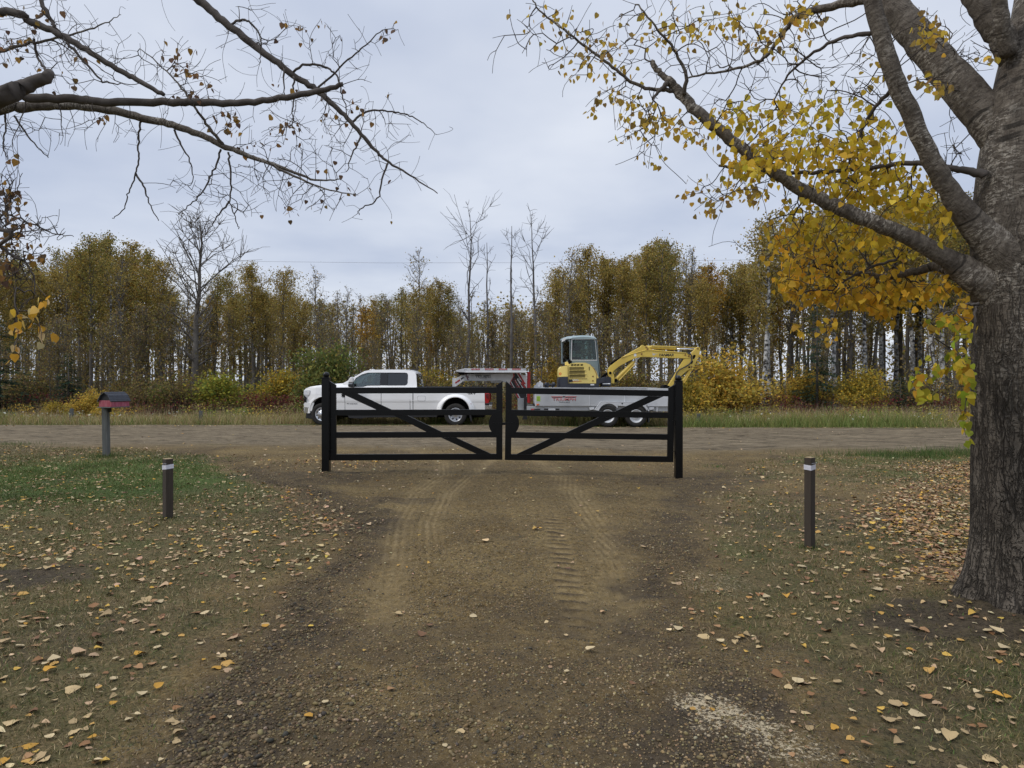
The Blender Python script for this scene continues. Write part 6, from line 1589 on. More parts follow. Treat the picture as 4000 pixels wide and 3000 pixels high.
def twig_mesh(mb, P, par, base_r, tip_r, expo=2.5, maxr=0.03):
    "base_r: radius for the nodes already modelled (None for new ones)"
    n = len(P); rad = np.zeros(n); ch = [[] for _ in range(n)]
    for i, p in enumerate(par):
        if p >= 0: ch[p].append(i)
    nb = len(base_r)
    for i in range(n - 1, nb - 1, -1):
        if not ch[i]: rad[i] = tip_r
        else: rad[i] = min(maxr, sum(rad[c] ** expo for c in ch[i]) ** (1 / expo))
    for i in range(nb): rad[i] = base_r[i]
    starts = [c for i in range(nb) for c in ch[i] if c >= nb]
    stack = [(c, par[c]) for c in starts]
    while stack:
        c, p = stack.pop(); path = [p, c]; cur = c
        while ch[cur]:
            k = sorted(ch[cur], key=lambda q: -rad[q]); cur2 = k[0]
            for o in k[1:]: stack.append((o, cur))
            path.append(cur2); cur = cur2
        rr = [min(rad[q], rad[path[1]] * 1.25) if q < nb or i == 0 else rad[q] for i, q in enumerate(path)]
        mb.tube([P[q] for q in path], rr, 5 if rr[0] > 0.008 else 4 if rr[0] > 0.004 else 3, cap=False)
def limb_nodes(pts, radii, sub=4):
    "smooth a limb's control points (Catmull-Rom)"
    P = [np.array(p, float) for p in pts]; Q = []; Rr = []
    for i in range(len(P) - 1):
        a = P[max(i - 1, 0)]; b = P[i]; c = P[i + 1]; d = P[min(i + 2, len(P) - 1)]
        for k in range(sub):
            t = k / sub
            Q.append(0.5 * ((2 * b) + (-a + c) * t + (2 * a - 5 * b + 4 * c - d) * t * t + (-a + 3 * b - 3 * c + d) * t ** 3))
            Rr.append(radii[i] * (1 - t) + radii[i + 1] * t)
    Q.append(P[-1]); Rr.append(radii[-1])
    return Q, Rr
def leaf_rot(n, g, droop=0.9):
    "leaves hang: tip (+y of the template) points mostly down, blade turned any way"
    yaw = g.uniform(0, 2 * math.pi, n)
    d = np.stack([g.normal(0, 0.5, n), g.normal(0, 0.5, n), -np.ones(n) * droop + g.normal(0, 0.35, n)], -1); d /= np.linalg.norm(d, axis=1)[:, None]
    a = np.stack([np.cos(yaw), np.sin(yaw), np.zeros(n)], -1)
    x = np.cross(d, a); x /= np.linalg.norm(x, axis=1)[:, None]; z = np.cross(x, d)
    return np.stack([x, d, z], -1)
def straighten(o, Q, Rr, n, z0=0.0):
    "bark coordinates that run along the limb, stored per vertex"
    me = o.data; s_ = z0; out_ = np.zeros((len(me.vertices), 3), np.float32)
    for i in range(len(Q)):
        if i: s_ += float(np.linalg.norm(np.array(Q[i]) - np.array(Q[i - 1])))
        for k in range(n):
            w = 2 * math.pi * k / n
            if i * n + k < len(out_): out_[i * n + k] = (Rr[i] * math.cos(w), Rr[i] * math.sin(w), s_)
    at = me.attributes.new('bark', 'FLOAT_VECTOR', 'POINT'); at.data.foreach_set('vector', out_.ravel())
    return o
def bark_material(name, rough_top, pale_amt, furrow=1.0):
    m = bpy.data.materials.new(name); m.use_nodes = True
    t = m.node_tree; n = t.nodes; l = t.links; b = n['Principled BSDF']
    at = n.new('ShaderNodeAttribute'); at.attribute_name = 'bark'; vec = at.outputs['Vector']
    wob = n.new('ShaderNodeTexNoise'); wob.inputs['Scale'].default_value = 6; wob.inputs['Detail'].default_value = 3; l.new(vec, wob.inputs['Vector'])
    va = n.new('ShaderNodeVectorMath'); va.operation = 'MULTIPLY_ADD'; l.new(wob.outputs['Color'], va.inputs[0]); va.inputs[1].default_value = (0.07, 0.07, 0.05); l.new(vec, va.inputs[2])
    def noise(s, st, d=5, r=0.55):
        mp = n.new('ShaderNodeMapping'); mp.inputs['Scale'].default_value = st; l.new(va.outputs[0], mp.inputs['Vector'])
        q = n.new('ShaderNodeTexNoise'); q.inputs['Scale'].default_value = s; q.inputs['Detail'].default_value = d; q.inputs['Roughness'].default_value = r; l.new(mp.outputs[0], q.inputs['Vector']); return q.outputs[0]
    def mr(v, a, b_, c=0., d=1.):
        q = n.new('ShaderNodeMapRange'); l.new(v, q.inputs['Value'])
        for k, x in zip(('From Min', 'From Max', 'To Min', 'To Max'), (a, b_, c, d)): q.inputs[k].default_value = x
        return q.outputs[0]
    def mixc(f, a, b_):
        q = n.new('ShaderNodeMixRGB')
        for i, x in enumerate((f, a, b_)):
            if isinstance(x, tuple): q.inputs[i].default_value = (*x, 1)
            elif isinstance(x, (int, float)): q.inputs[i].default_value = x
            else: l.new(x, q.inputs[i])
        return q.outputs[0]
    def mm(op, a, b_=0.0):
        q = n.new('ShaderNodeMath'); q.operation = op
        for i, x in enumerate((a, b_)):
            if isinstance(x, (int, float)): q.inputs[i].default_value = x
            else: l.new(x, q.inputs[i])
        return q.outputs[0]
    sp = n.new('ShaderNodeSeparateXYZ'); l.new(vec, sp.inputs[0])
    hi = mr(mm('ADD', sp.outputs[2], mm('MULTIPLY', noise(1.6, (1, 1, 1), 3), 1.2)), rough_top - 0.6, rough_top + 1.3)
    # long furrows: ridged noise drawn out along the stem
    r1 = mr(mm('ABSOLUTE', mm('SUBTRACT', noise(17, (1, 1, 0.13), 3, 0.5), 0.5)), 0.0, 0.055, 1, 0)
    r2 = mr(mm('ABSOLUTE', mm('SUBTRACT', noise(34, (1, 1, 0.20), 3, 0.5), 0.5)), 0.0, 0.045, 0.7, 0)
    r3 = mr(mm('ABSOLUTE', mm('SUBTRACT', noise(7, (1, 1, 2.6), 3, 0.6), 0.5)), 0.0, 0.018, 0.8, 0)      # cross cracks
    crack = mm('MAXIMUM', mm('MAXIMUM', r1, r2), r3)
    crack = mm('MULTIPLY', crack, mr(hi, 0, 1, 1.0 * furrow, 0.22 * furrow))
    plate = mixc(mr(noise(11, (1, 1, .4), 6, 0.7), .34, .66), (0.052, 0.043, 0.034), (0.140, 0.120, 0.097))
    smooth_ = mixc(mr(noise(14, (1, 1, 2.4), 6, 0.7), .36, .64), (0.070, 0.058, 0.047), (0.165, 0.142, 0.116))
    base = mixc(hi, plate, smooth_)
    fl = mm('MULTIPLY', mr(noise(30, (0.8, 0.8, 2.2), 4, 0.7), 0.50, 0.56), mr(noise(2.6, (1, 1, 1.2), 4), 0.44, 0.58))
    fl = mm('MULTIPLY', fl, mr(hi, 0.0, 0.8, 0.12, pale_amt))
    base = mixc(fl, base, (0.40, 0.365, 0.31))
    dots = mm('MULTIPLY', mr(noise(46, (0.55, 0.55, 2.2), 2), 0.62, 0.66), mr(hi, 0.2, 0.9, 0, 0.7))
    base = mixc(dots, base, (0.045, 0.038, 0.032))
    scar = mm('MULTIPLY', mr(noise(3.4, (0.40, 0.40, 5.5), 4), 0.61, 0.64), mr(noise(12, (1, 1, 1), 3), 0.36, 0.5))
    base = mixc(mm('MULTIPLY', scar, mr(hi, 0.1, 0.8, 0, .85)), base, (0.030, 0.026, 0.022))
    base = mixc(mm('MULTIPLY', crack, 0.74), base, (0.017, 0.0145, 0.012))
    l.new(base, b.inputs['Base Color']); b.inputs['Roughness'].default_value = 0.9; b.inputs['Specular IOR Level'].default_value = 0.15
    h = mm('SUBTRACT', mm('MULTIPLY', noise(40, (1, 1, .6), 6, 0.7), 0.5), crack)
    bp = n.new('ShaderNodeBump'); bp.inputs['Strength'].default_value = 1.0; bp.inputs['Distance'].default_value = 0.022; l.new(h, bp.inputs['Height']); l.new(bp.outputs[0], b.inputs['Normal'])
    return m
M['bark_trunk'] = bark_material('furrowed_poplar_bark', 2.7, 0.9)
M['bark_limb'] = bark_material('smooth_poplar_bark', -0.3, 0.8, 0.55)
M['bark_dark'] = mk('dark_branch_bark', (0.055, 0.046, 0.040), 0.9, spec=0.15, var=((0.105, 0.092, 0.082), 7, 0.2), bump=(40, 0.5, 0.006))
def big_trunk_tube(path, rad, n_ang, seed, flare=None):
    "smooth tube with an uneven, fluted surface"
    Q, Rr = limb_nodes(path, rad, 12); mbv = []; m = len(Q)
    for i, (p, r) in enumerate(zip(Q, Rr)):
        for k in range(n_ang):
            w = 2 * math.pi * k / n_ang
            f = 1 + 0.035 * (vnoise(np.array([w * 2.2 + 9]), np.array([p[2] * 1.7]), seed)[0] - 0.5) + 0.03 * math.sin(5 * w + p[2])
            z_ = p[2]
            if flare:
                fl = math.exp(-max(0, z_ - flare[0]) / flare[1]); f *= 1 + fl * (0.16 + 0.16 * max(0, math.sin(3.0 * w + 0.8)) + 0.12 * math.sin(7 * w))
            f += 0.012 * (vnoise(np.array([w * 13]), np.array([z_ * 5]), seed + 3)[0] - 0.5)
            mbv.append((p[0] + r * f * math.cos(w), p[1] + r * f * math.sin(w), z_))
    fs = [(i * n_ang + k, i * n_ang + (k + 1) % n_ang, (i + 1) * n_ang + (k + 1) % n_ang, (i + 1) * n_ang + k) for i in range(m - 1) for k in range(n_ang)]
    return mbv, fs, Q, Rr
def right_tree():
    g = np.random.default_rng(611)
    S = 1.0533
    c8 = lambda cx, cy, D: np.array(W(1900 + cx / S, cy / S, D))
    TX, TY = 3.66, 5.0
    zg = hf(TX, TY)
    root = thing('poplar_tree', 'big old poplar with furrowed bark and yellow leaves at the right edge', 'tree', (TX, TY, zg))
    o3 = np.array([TX, TY, zg]); L = lambda p: p - o3
    trunk_path = [(TX + .02, TY, zg - 0.25), (TX + .02, TY, zg + 0.12), (TX, TY, zg + 0.5), (TX - 0.02, TY, zg + 1.2), (TX - 0.01, TY, 2.0), (TX - .01, TY, 2.6), (TX + 0.03, TY, 3.2), (TX + 0.11, TY, 3.8), (TX + 0.22, TY, 4.4), (TX + 0.30, TY + .05, 5.2), (TX + 0.36, TY + .1, 6.5), (TX + .4, TY + .2, 8.5)]
    rad = [0.40, 0.355, 0.325, 0.318, 0.318, 0.330, 0.318, 0.285, 0.265, 0.20, 0.15, 0.06]
    v, f, TQ, TR = big_trunk_tube([L(np.array(p)) for p in trunk_path], rad, 72, 71, (0.0, 0.20))
    straighten(MB().add(v, f).build('trunk', M['bark_trunk'], root, smooth=True), TQ, TR, 72)
    limbs = {}
    def limb(name, pts, w_px, dark=False, n=12):
        "pts: (cx, cy, D) in the crop; w_px: widths there"
        Pw = [L(c8(*p)) for p in pts]
        rr = [w / S / 2 / FPX * p[2] for w, p in zip(w_px, pts)]
        Q, Rr = limb_nodes(Pw, rr, 6)
        Q = [q + g.normal(0, 0.004, 3) for q in Q]; Rr = [r * g.uniform(0.98, 1.02) for r in Rr]
        straighten(MB().tube(Q, Rr, n, cap=True).build('branch', M['bark_dark' if dark else 'bark_limb'], root, smooth=True), Q, Rr, n)
        limbs[name] = (Q, Rr)
    limb('A', [(2140, 1200, 5.0), (2000, 1130, 5.0), (1890, 1062, 5.0), (1700, 958, 5.02), (1560, 902, 5.05), (1400, 832, 5.1), (1190, 715, 5.15), (1030, 595, 5.2), (880, 470, 5.25), (800, 388, 5.3), (750, 330, 5.3)], [240, 128, 76, 63, 60, 57, 50, 47, 45, 42, 34])
    limb('A2', [(760, 345, 5.3), (715, 300, 5.32), (676, 255, 5.35)], [26, 24, 22])
    limb('A3', [(775, 372, 5.3), (700, 368, 5.3), (610, 345, 5.3), (520, 275, 5.3), (420, 198, 5.3), (300, 108, 5.3), (215, 40, 5.3), (180, -20, 5.3)], [20, 16, 14, 13, 11, 9, 7, 5], n=8)
    limb('A4', [(812, 392, 5.25), (818, 300, 5.2), (770, 200, 5.15), (690, 102, 5.1), (615, 15, 5.1)], [20, 15, 12, 9, 6], n=8)
    limb('A5', [(745, 345, 5.28), (715, 370, 5.28), (680, 410, 5.27)], [24, 16, 6], True, 7)
    limb('B', [(2150, 1060, 4.92), (2040, 960, 4.9), (1900, 775, 4.85), (1800, 590, 4.8), (1700, 372, 4.75), (1640, 200, 4.72), (1590, 10, 4.7), (1560, -160, 4.7)], [230, 125, 80, 73, 72, 70, 68, 60])
    limb('C', [(2230, 640, 5.05), (2110, 540, 5.1), (1990, 400, 5.2), (1860, 250, 5.3), (1740, 110, 5.4), (1630, -30, 5.5), (1560, -160, 5.6)], [230, 170, 150, 136, 124, 112, 100])
    limb('D', [(2190, 260, 5.0), (2130, 170, 5.0), (2060, 70, 5.02), (1990, -60, 5.05)], [120, 104, 96, 90])
    limb('D2', [(2150, 220, 4.9), (2118, 100, 4.85), (2108, -60, 4.8)], [70, 60, 56])
    limb('E', [(2050, 722, 4.95), (1960, 700, 5.0), (1850, 678, 5.1), (1730, 670, 5.25), (1600, 688, 5.4), (1440, 705, 5.5), (1250, 712, 5.6), (1080, 700, 5.65), (955, 682, 5.7)], [40, 28, 22, 20, 18, 17, 16, 14, 10], True, 8)
    limb('F', [(2000, 1150, 5.1), (1920, 1118, 5.25), (1850, 1097, 5.4), (1750, 1120, 5.5), (1640, 1136, 5.6), (1540, 1128, 5.7), (1420, 1120, 5.8)], [100, 60, 40, 32, 26, 18, 10], n=9)
    limb('G', [(1690, 1066, 5.2), (1600, 1092, 5.3), (1500, 1140, 5.4), (1440, 1180, 5.45)], [13, 11, 9, 5], True, 7)
    limb('H', [(1600, -10, 4.75), (1480, 14, 4.9), (1310, 52, 5.1), (1240, 110, 5.2), (1180, 200, 5.3), (1110, 255, 5.35), (990, 290, 5.4), (830, 318, 5.45)], [40, 34, 30, 20, 16, 13, 10, 7], n=8)
    limb('I', [(1690, 350, 4.78), (1600, 440, 4.95), (1545, 540, 5.05), (1500, 640, 5.15), (1480, 700, 5.2)], [20, 15, 13, 9, 6], True, 7)
    limb('J', [(1590, 135, 4.75), (1450, 160, 4.9), (1330, 230, 5.05), (1240, 310, 5.2), (1180, 420, 5.3)], [20, 15, 12, 9, 5], True, 7)
    # low shoots on the near side of the trunk
    c6 = lambda cx, cy, D: ((2600 + cx / 1.58 - 1900) * S, (800 + cy / 1.58) * S, D)
    limb('K', [c6(1930, 612, 4.72), c6(1860, 612, 4.7), c6(1780, 640, 4.65), c6(1700, 705, 4.6), c6(1640, 860, 4.55)], [14, 11, 9, 6, 4], True, 6)
    limb('K2', [c6(1920, 620, 4.72), c6(1905, 700, 4.68), c6(1912, 860, 4.66), c6(1905, 960, 4.66), c6(1880, 1180, 4.66)], [12, 10, 8, 5, 3], True, 6)
    base = []; par = []; br = []
    for Q, Rr in limbs.values():
        for i, (q, r) in enumerate(zip(Q, Rr)):
            base.append(q); par.append(len(base) - 2 if i else -1); br.append(r)
    LE, CL = [], []
    def cluster(cx, cy, rx, ry, n, D, pal, dsp=0.28, twig=0):
        for _ in range(int(n * 1.65)):
            a, b = g.normal(0, 0.58, 2); LE.append(L(c8(cx + a * rx, cy + b * ry, D + g.normal(0, dsp)))); CL.append(pal)
    Yl = 0; Or = 1; Gn = 2; Br = 3
    for r in [(1100, 660, 140, 70, 70, 5.2), (1250, 620, 160, 90, 80, 5.25), (1450, 600, 160, 100, 80, 5.2), (1600, 560, 100, 100, 40, 5.1), (1000, 490, 120, 60, 45, 5.25), (1200, 480, 120, 80, 50, 5.3), (1400, 430, 120, 70, 36, 5.3),
              (1500, 680, 160, 70, 85, 5.4), (1650, 720, 150, 80, 95, 5.4), (1400, 790, 160, 60, 85, 5.4), (1550, 830, 180, 80, 110, 5.5), (1750, 820, 130, 90, 85, 5.3), (1880, 880, 70, 90, 36, 5.2), (1300, 930, 130, 70, 70, 5.6), (1450, 980, 180, 80, 115, 5.7), (1650, 1000, 180, 70, 90, 5.6),
              (1060, 690, 60, 40, 30, 4.9), (1180, 640, 70, 60, 30, 4.9)]: cluster(*r, Yl)
    for r in [(1300, 1080, 130, 80, 100, 5.8), (1500, 1150, 200, 80, 140, 5.8), (1700, 1180, 180, 70, 115, 5.7), (1880, 1200, 80, 60, 40, 5.5), (1250, 1180, 60, 60, 25, 5.8), (1220, 1000, 60, 60, 22, 5.6), (1550, 1240, 230, 40, 60, 5.9)]: cluster(*r, Or, 0.35)
    for r in [(560, 420, 120, 80, 26, 5.3), (700, 500, 90, 60, 22, 5.3), (430, 220, 150, 100, 30, 5.3), (850, 560, 80, 60, 12, 5.3), (950, 790, 120, 50, 14, 5.4), (1080, 800, 70, 50, 18, 5.3), (930, 860, 50, 30, 7, 5.3), (250, 60, 100, 60, 10, 5.3), (750, 120, 150, 80, 20, 5.2), (950, 100, 120, 80, 18, 5.3),
              (1150, 150, 150, 80, 26, 5.3), (1300, 60, 80, 60, 22, 5.1), (680, 670, 60, 20, 4, 5.3), (620, 540, 60, 60, 8, 5.3), (1830, 130, 80, 60, 22, 4.8), (1870, 360, 40, 50, 8, 4.75), (1800, 350, 50, 60, 8, 4.75), (2090, 240, 40, 20, 5, 4.6), (1600, 300, 60, 60, 6, 4.9)]: cluster(*(r[:4] + (int(r[4] * 1.6),) + r[5:]), Br)
    def c6c(cx, cy, rx, ry, n, D, pal, dsp=0.12): a = c6(cx, cy, D); cluster(a[0], a[1], rx * 0.667, ry * 0.667, n, D, pal, dsp)
    for r in [(1680, 730, 90, 50, 14, 4.5), (1820, 760, 80, 70, 20, 4.6), (1800, 960, 90, 80, 20, 4.55), (1570, 1060, 90, 70, 16, 4.45), (1680, 1010, 50, 40, 7, 4.45), (1600, 1190, 50, 40, 6, 4.4), (1850, 1130, 50, 110, 18, 4.6), (1850, 1330, 35, 55, 7, 4.6), (1885, 1490, 15, 40, 3, 4.6)]: c6c(*r, Gn)
    for r in [(1000, 560, 250, 50, 60, 5.7), (1300, 600, 200, 60, 60, 5.6), (740, 500, 60, 40, 14, 5.5), (1370, 700, 60, 40, 12, 5.4), (800, 760, 30, 30, 4, 5.2), (850, 800, 30, 20, 4, 5.2), (1000, 740, 60, 40, 8, 5.2), (1000, 830, 30, 25, 4, 5.2), (1780, 690, 80, 40, 8, 4.7), (1850, 620, 60, 50, 8, 4.75)]: c6c(*r, Or)
    bare = []
    for cx, cy, rx, ry, n, D in [(1200, 230, 420, 200, 150, 5.35), (1950, 260, 110, 150, 70, 5.5), (700, 160, 320, 150, 70, 5.3), (330, 200, 250, 160, 36, 5.3), (1500, 380, 200, 200, 70, 5.3), (1400, 900, 300, 200, 60, 5.7), (650, 560, 120, 120, 20, 5.3), (1930, 620, 60, 120, 24, 5.3), (900, 800, 120, 40, 8, 5.4)]:
        for _ in range(int(n * 2.3)):
            a, b = g.normal(0, 0.55, 2); bare.append(L(c8(cx + a * rx, cy + b * ry, D + g.normal(0, 0.3))))
    # leaves hang in twos and threes from shared twig ends
    LE = np.array(LE); CLa = np.array(CL)
    sel = g.uniform(0, 1, len(LE)) < 0.55
    T = np.concatenate([LE[sel] + np.array([0, 0, 0.035]), np.array(bare)])
    P, pr, tip = grow(base, par, T, g, bf=0.3, step=0.055, jit=0.12, sag=0.06)
    mb = MB(); twig_mesh(mb, P, pr, br, 0.0021, 2.6, 0.014); mb.build('twigs', M['twig'], root, smooth=True)
    TP = np.array(P[len(base):]); pos = LE.copy()
    for i in np.where(~sel)[0]:
        d = np.linalg.norm(TP - LE[i], axis=1); j = d.argmin(); pos[i] = TP[j] + (LE[i] - TP[j]) * min(1, 0.07 / max(d[j], 1e-6))
    n = len(pos)
    pals = {0: [(0.64, 0.44, 0.035), (0.54, 0.38, 0.035), (0.42, 0.30, 0.035), (0.70, 0.50, 0.06)], 1: [(0.66, 0.37, 0.030), (0.56, 0.34, 0.03), (0.70, 0.43, 0.045), (0.50, 0.33, 0.04)], 2: [(0.40, 0.36, 0.035), (0.26, 0.30, 0.030), (0.52, 0.38, 0.035), (0.46, 0.27, 0.03)], 3: [(0.52, 0.34, 0.045), (0.40, 0.27, 0.045), (0.58, 0.39, 0.05), (0.30, 0.20, 0.06)]}
    col = np.zeros((n, 3))
    for k, p in pals.items():
        i = np.where(CLa == k)[0]; col[i] = pick(g, len(i), p, None, 0.15)
    rot = leaf_rot(n, g)
    sc_ = g.normal(0.049, 0.010, n).clip(0.024, 0.075) * np.where(CLa == 2, 1.05, np.where(CLa == 3, 0.86, 1.0))
    scatter('leaves', LEAF_V, LEAF_F, rot, sc_, pos, col, M['leaf'], root)
    # leaf stalks belong to the foliage as well
right_tree()
def left_tree():
    g = np.random.default_rng(622)
    S = 1.264; c7 = lambda cx, cy, D: np.array(W(cx / S, cy / S, D))
    TX, TY = -9.4, 8.6; zg = hf(TX, TY)
    root = thing('poplar_tree', 'nearly leafless poplar reaching in from beyond the left edge with drooping limbs', 'tree', (TX, TY, zg))
    o3 = np.array([TX, TY, zg]); L = lambda p: p - o3
    tp = [(TX, TY, zg - 0.2), (TX, TY, zg + 0.6), (TX + .05, TY, 2.5), (TX + 0.1, TY, 4.5), (TX + .1, TY, 7), (TX + .2, TY, 11)]
    v, f, TQ, TR = big_trunk_tube([L(np.array(p)) for p in tp], [0.38, 0.30, 0.27, 0.25, 0.18, 0.05], 48, 81, (0.0, 0.2))
    straighten(MB().add(v, f).build('trunk', M['bark_trunk'], root, smooth=True), TQ, TR, 48)
    limbs = {}
    def limb(name, pts, w_px, mat='bark_dark', n=10, joined=None):
        Pw = [L(c7(*p)) for p in pts]; rr = [w / S / 2 / FPX * p[2] for w, p in zip(w_px, pts)]
        if joined is not None: Pw = [L(np.array((TX + 0.1, TY, joined)))] + Pw; rr = [rr[0] * 1.25] + rr
        Q, Rr = limb_nodes(Pw, rr, 6)
        Q = [q + g.normal(0, 0.006, 3) for q in Q]; Rr = [r * g.uniform(0.97, 1.03) for r in Rr]
        straighten(MB().tube(Q, Rr, n).build('branch', M[mat], root, smooth=True), Q, Rr, n); limbs[name] = (Q, Rr)
    limb('A', [(-60, 552, 8.4), (100, 528, 8.4), (300, 518, 8.4), (500, 535, 8.4), (700, 582, 8.4), (850, 618, 8.4), (1000, 668, 8.4), (1110, 725, 8.4), (1250, 775, 8.4), (1400, 832, 8.4), (1560, 888, 8.4), (1680, 882, 8.4)], [58, 52, 46, 42, 38, 35, 31, 28, 22, 16, 10, 5], 'bark_limb', joined=4.0)
    limb('A2', [(1240, 772, 8.4), (1350, 822, 8.35), (1450, 870, 8.3), (1600, 930, 8.25), (1760, 965, 8.2)], [16, 14, 12, 8, 4], 'bark_limb', 7)
    limb('A3', [(1100, 715, 8.4), (1040, 640, 8.3), (970, 540, 8.2), (900, 440, 8.2), (820, 350, 8.2), (690, 235, 8.2)], [18, 15, 12, 9, 7, 4], 'bark_limb', 7)
    limb('B', [(-60, 492, 8.0), (150, 482, 8.0), (400, 492, 8.0), (540, 505, 8.0), (850, 502, 8.0), (1000, 505, 8.0), (1200, 508, 8.0), (1350, 490, 8.0), (1550, 458, 8.0), (1690, 412, 8.0)], [46, 42, 40, 38, 36, 36, 32, 30, 28, 22], joined=4.3)
    limb('C', [(-60, 70, 7.8), (150, 108, 7.8), (300, 172, 7.8), (450, 262, 7.8), (600, 350, 7.8), (700, 410, 7.8), (812, 466, 7.8)], [40, 36, 32, 29, 27, 25, 20], joined=5.6)
    limb('D', [(700, -260, 8.6), (880, -90, 8.6), (985, 5, 8.6), (1080, 85, 8.6), (1200, 180, 8.6), (1330, 280, 8.6), (1450, 372, 8.6), (1560, 445, 8.6), (1650, 522, 8.6), (1750, 622, 8.6), (1850, 740, 8.6), (1920, 802, 8.6), (2050, 882, 8.6), (2162, 958, 8.6)], [52, 46, 42, 38, 36, 33, 31, 28, 25, 21, 16, 12, 8, 4])
    limb('D0', [(-200, -700, 8.6), (300, -520, 8.6), (700, -260, 8.6)], [70, 60, 52], joined=7.2)
    limb('D2', [(1560, 445, 8.6), (1680, 330, 8.5), (1790, 235, 8.4), (1890, 150, 8.4), (1965, 147, 8.4)], [12, 9, 7, 5, 3], n=6)
    limb('D3', [(1740, 600, 8.6), (1820, 548, 8.6), (1920, 552, 8.6), (2010, 565, 8.6), (2090, 610, 8.6), (2155, 660, 8.6)], [12, 10, 8, 7, 5, 3], n=6)
    limb('D4', [(1140, 118, 8.6), (1200, 98, 8.5), (1255, 130, 8.5), (1290, 200, 8.5), (1280, 300, 8.5)], [14, 11, 10, 8, 4], n=6)
    limb('D5', [(1440, 362, 8.6), (1500, 322, 8.5), (1590, 325, 8.5), (1660, 372, 8.5), (1690, 470, 8.5), (1720, 600, 8.5)], [14, 12, 11, 9, 7, 4], n=6)
    limb('E', [(-80, 520, 6.6), (60, 455, 6.6), (150, 415, 6.6), (225, 385, 6.6), (245, 358, 6.6)], [90, 80, 66, 56, 44], joined=3.7)
    limb('F', [(180, -30, 7.8), (250, 95, 7.8), (292, 160, 7.8), (350, 230, 7.8), (430, 320, 7.8), (510, 402, 7.8), (605, 408, 7.8)], [22, 19, 17, 14, 11, 9, 4], n=7)
    limb('F2', [(-40, 265, 7.9), (100, 225, 7.9), (250, 195, 7.9), (400, 155, 7.9), (520, 115, 7.9), (600, 72, 7.9)], [16, 14, 12, 9, 6, 3], 'bark_limb', 7)
    limb('F3', [(170, 190, 7.9), (180, 270, 7.9), (215, 330, 7.8), (235, 365, 7.7)], [12, 12, 12, 12], n=6)
    for i, pts in enumerate([[(693, 598), (682, 690), (685, 770), (672, 860), (635, 950), (612, 1030), (555, 1080)], [(672, 860), (712, 930), (735, 1000), (785, 1095)], [(1128, 752), (1138, 830), (1140, 940), (1135, 990), (1160, 1070), (1182, 1130)], [(1135, 990), (1080, 1060), (1030, 1130)], [(1090, 735), (1060, 830), (1010, 930), (940, 1010), (880, 1060)], [(860, 640), (900, 730), (945, 810), (950, 900)],
                             [(1915, 805), (1890, 870), (1862, 985), (1780, 1030), (1775, 1060)], [(25, 560), (30, 630), (15, 720), (40, 790)], [(70, 570), (150, 690), (240, 780)], [(1780, 670), (1740, 760), (1715, 850)], [(1450, 380), (1448, 480), (1446, 620)], [(1400, 340), (1402, 470)]]):
        limb('T%d' % i, [(a, b, 8.4) for a, b in pts], list(np.linspace(11, 4, len(pts))), n=5)
    c5 = lambda cx, cy, D: (cx / 1.58 * S, (800 + cy / 1.58) * S, D)
    limb('L', [c5(-120, 150, 6.2), c5(0, 260, 6.2), c5(90, 320, 6.2), c5(150, 350, 6.2), c5(205, 440, 6.2), c5(215, 560, 6.2)], [22, 18, 13, 10, 7, 4], n=7, joined=3.2)
    limb('L2', [c5(-60, 60, 6.4), c5(60, 60, 6.4), c5(200, 120, 6.4), c5(330, 170, 6.4), c5(460, 200, 6.4)], [13, 10, 8, 6, 3], n=6)
    base = []; par = []; br = []
    for Q, Rr in limbs.values():
        for i, (q, r) in enumerate(zip(Q, Rr)): base.append(q); par.append(len(base) - 2 if i else -1); br.append(r)
    T = []
    for cx, cy, rx, ry, n, D in [(1450, 700, 330, 250, 190, 8.4), (1650, 620, 250, 220, 110, 8.5), (1300, 900, 300, 160, 120, 8.4), (900, 400, 260, 200, 100, 8.2), (350, 250, 330, 220, 190, 7.9), (150, 120, 200, 150, 90, 7.8), (1900, 700, 220, 260, 70, 8.5), (1250, 180, 260, 160, 70, 8.5), (1700, 250, 200, 140, 50, 8.4), (650, 650, 200, 90, 24, 8.3), (250, 650, 220, 100, 40, 8.0), (1050, 980, 220, 130, 60, 8.4), (1550, 980, 200, 90, 60, 8.3), (60, 700, 90, 140, 30, 8.0)]:
        for _ in range(int(n * 1.5)):
            a, b = g.normal(0, 0.52, 2); T.append(L(c7(cx + a * rx, cy + b * ry, D + g.normal(0, 0.35))))
    for cx, cy, rx, ry, n, D in [(90, 250, 140, 200, 120, 6.3), (250, 150, 150, 100, 60, 6.3), (120, 480, 120, 140, 80, 6.2), (40, 60, 90, 160, 80, 6.4), (60, -120, 90, 160, 60, 6.5)]:
        for _ in range(int(n * 1.8)):
            a, b = g.normal(0, 0.55, 2); T.append(L(c7(*c5(cx + a * rx, cy + b * ry, D + g.normal(0, 0.2)))))
    LE, SZ, PAL = [], [], []
    for cx, cy, rx, ry, n, D in [(890, 270, 70, 60, 14, 8.2), (1150, 590, 100, 60, 30, 8.3), (930, 340, 80, 60, 12, 8.2), (1430, 640, 100, 70, 18, 8.4), (1240, 720, 50, 40, 7, 8.4), (1900, 170, 60, 60, 9, 8.4), (1550, 150, 150, 100, 14, 8.5), (60, 250, 100, 120, 26, 7.9), (150, 60, 140, 60, 14, 7.9), (490, 590, 40, 20, 6, 8.2), (1000, 470, 120, 80, 14, 8.2), (1600, 500, 250, 220, 26, 8.4), (1700, 900, 250, 140, 16, 8.4), (1400, 1040, 150, 40, 8, 8.3), (350, 350, 200, 120, 10, 7.9), (80, 800, 40, 40, 4, 8)]:
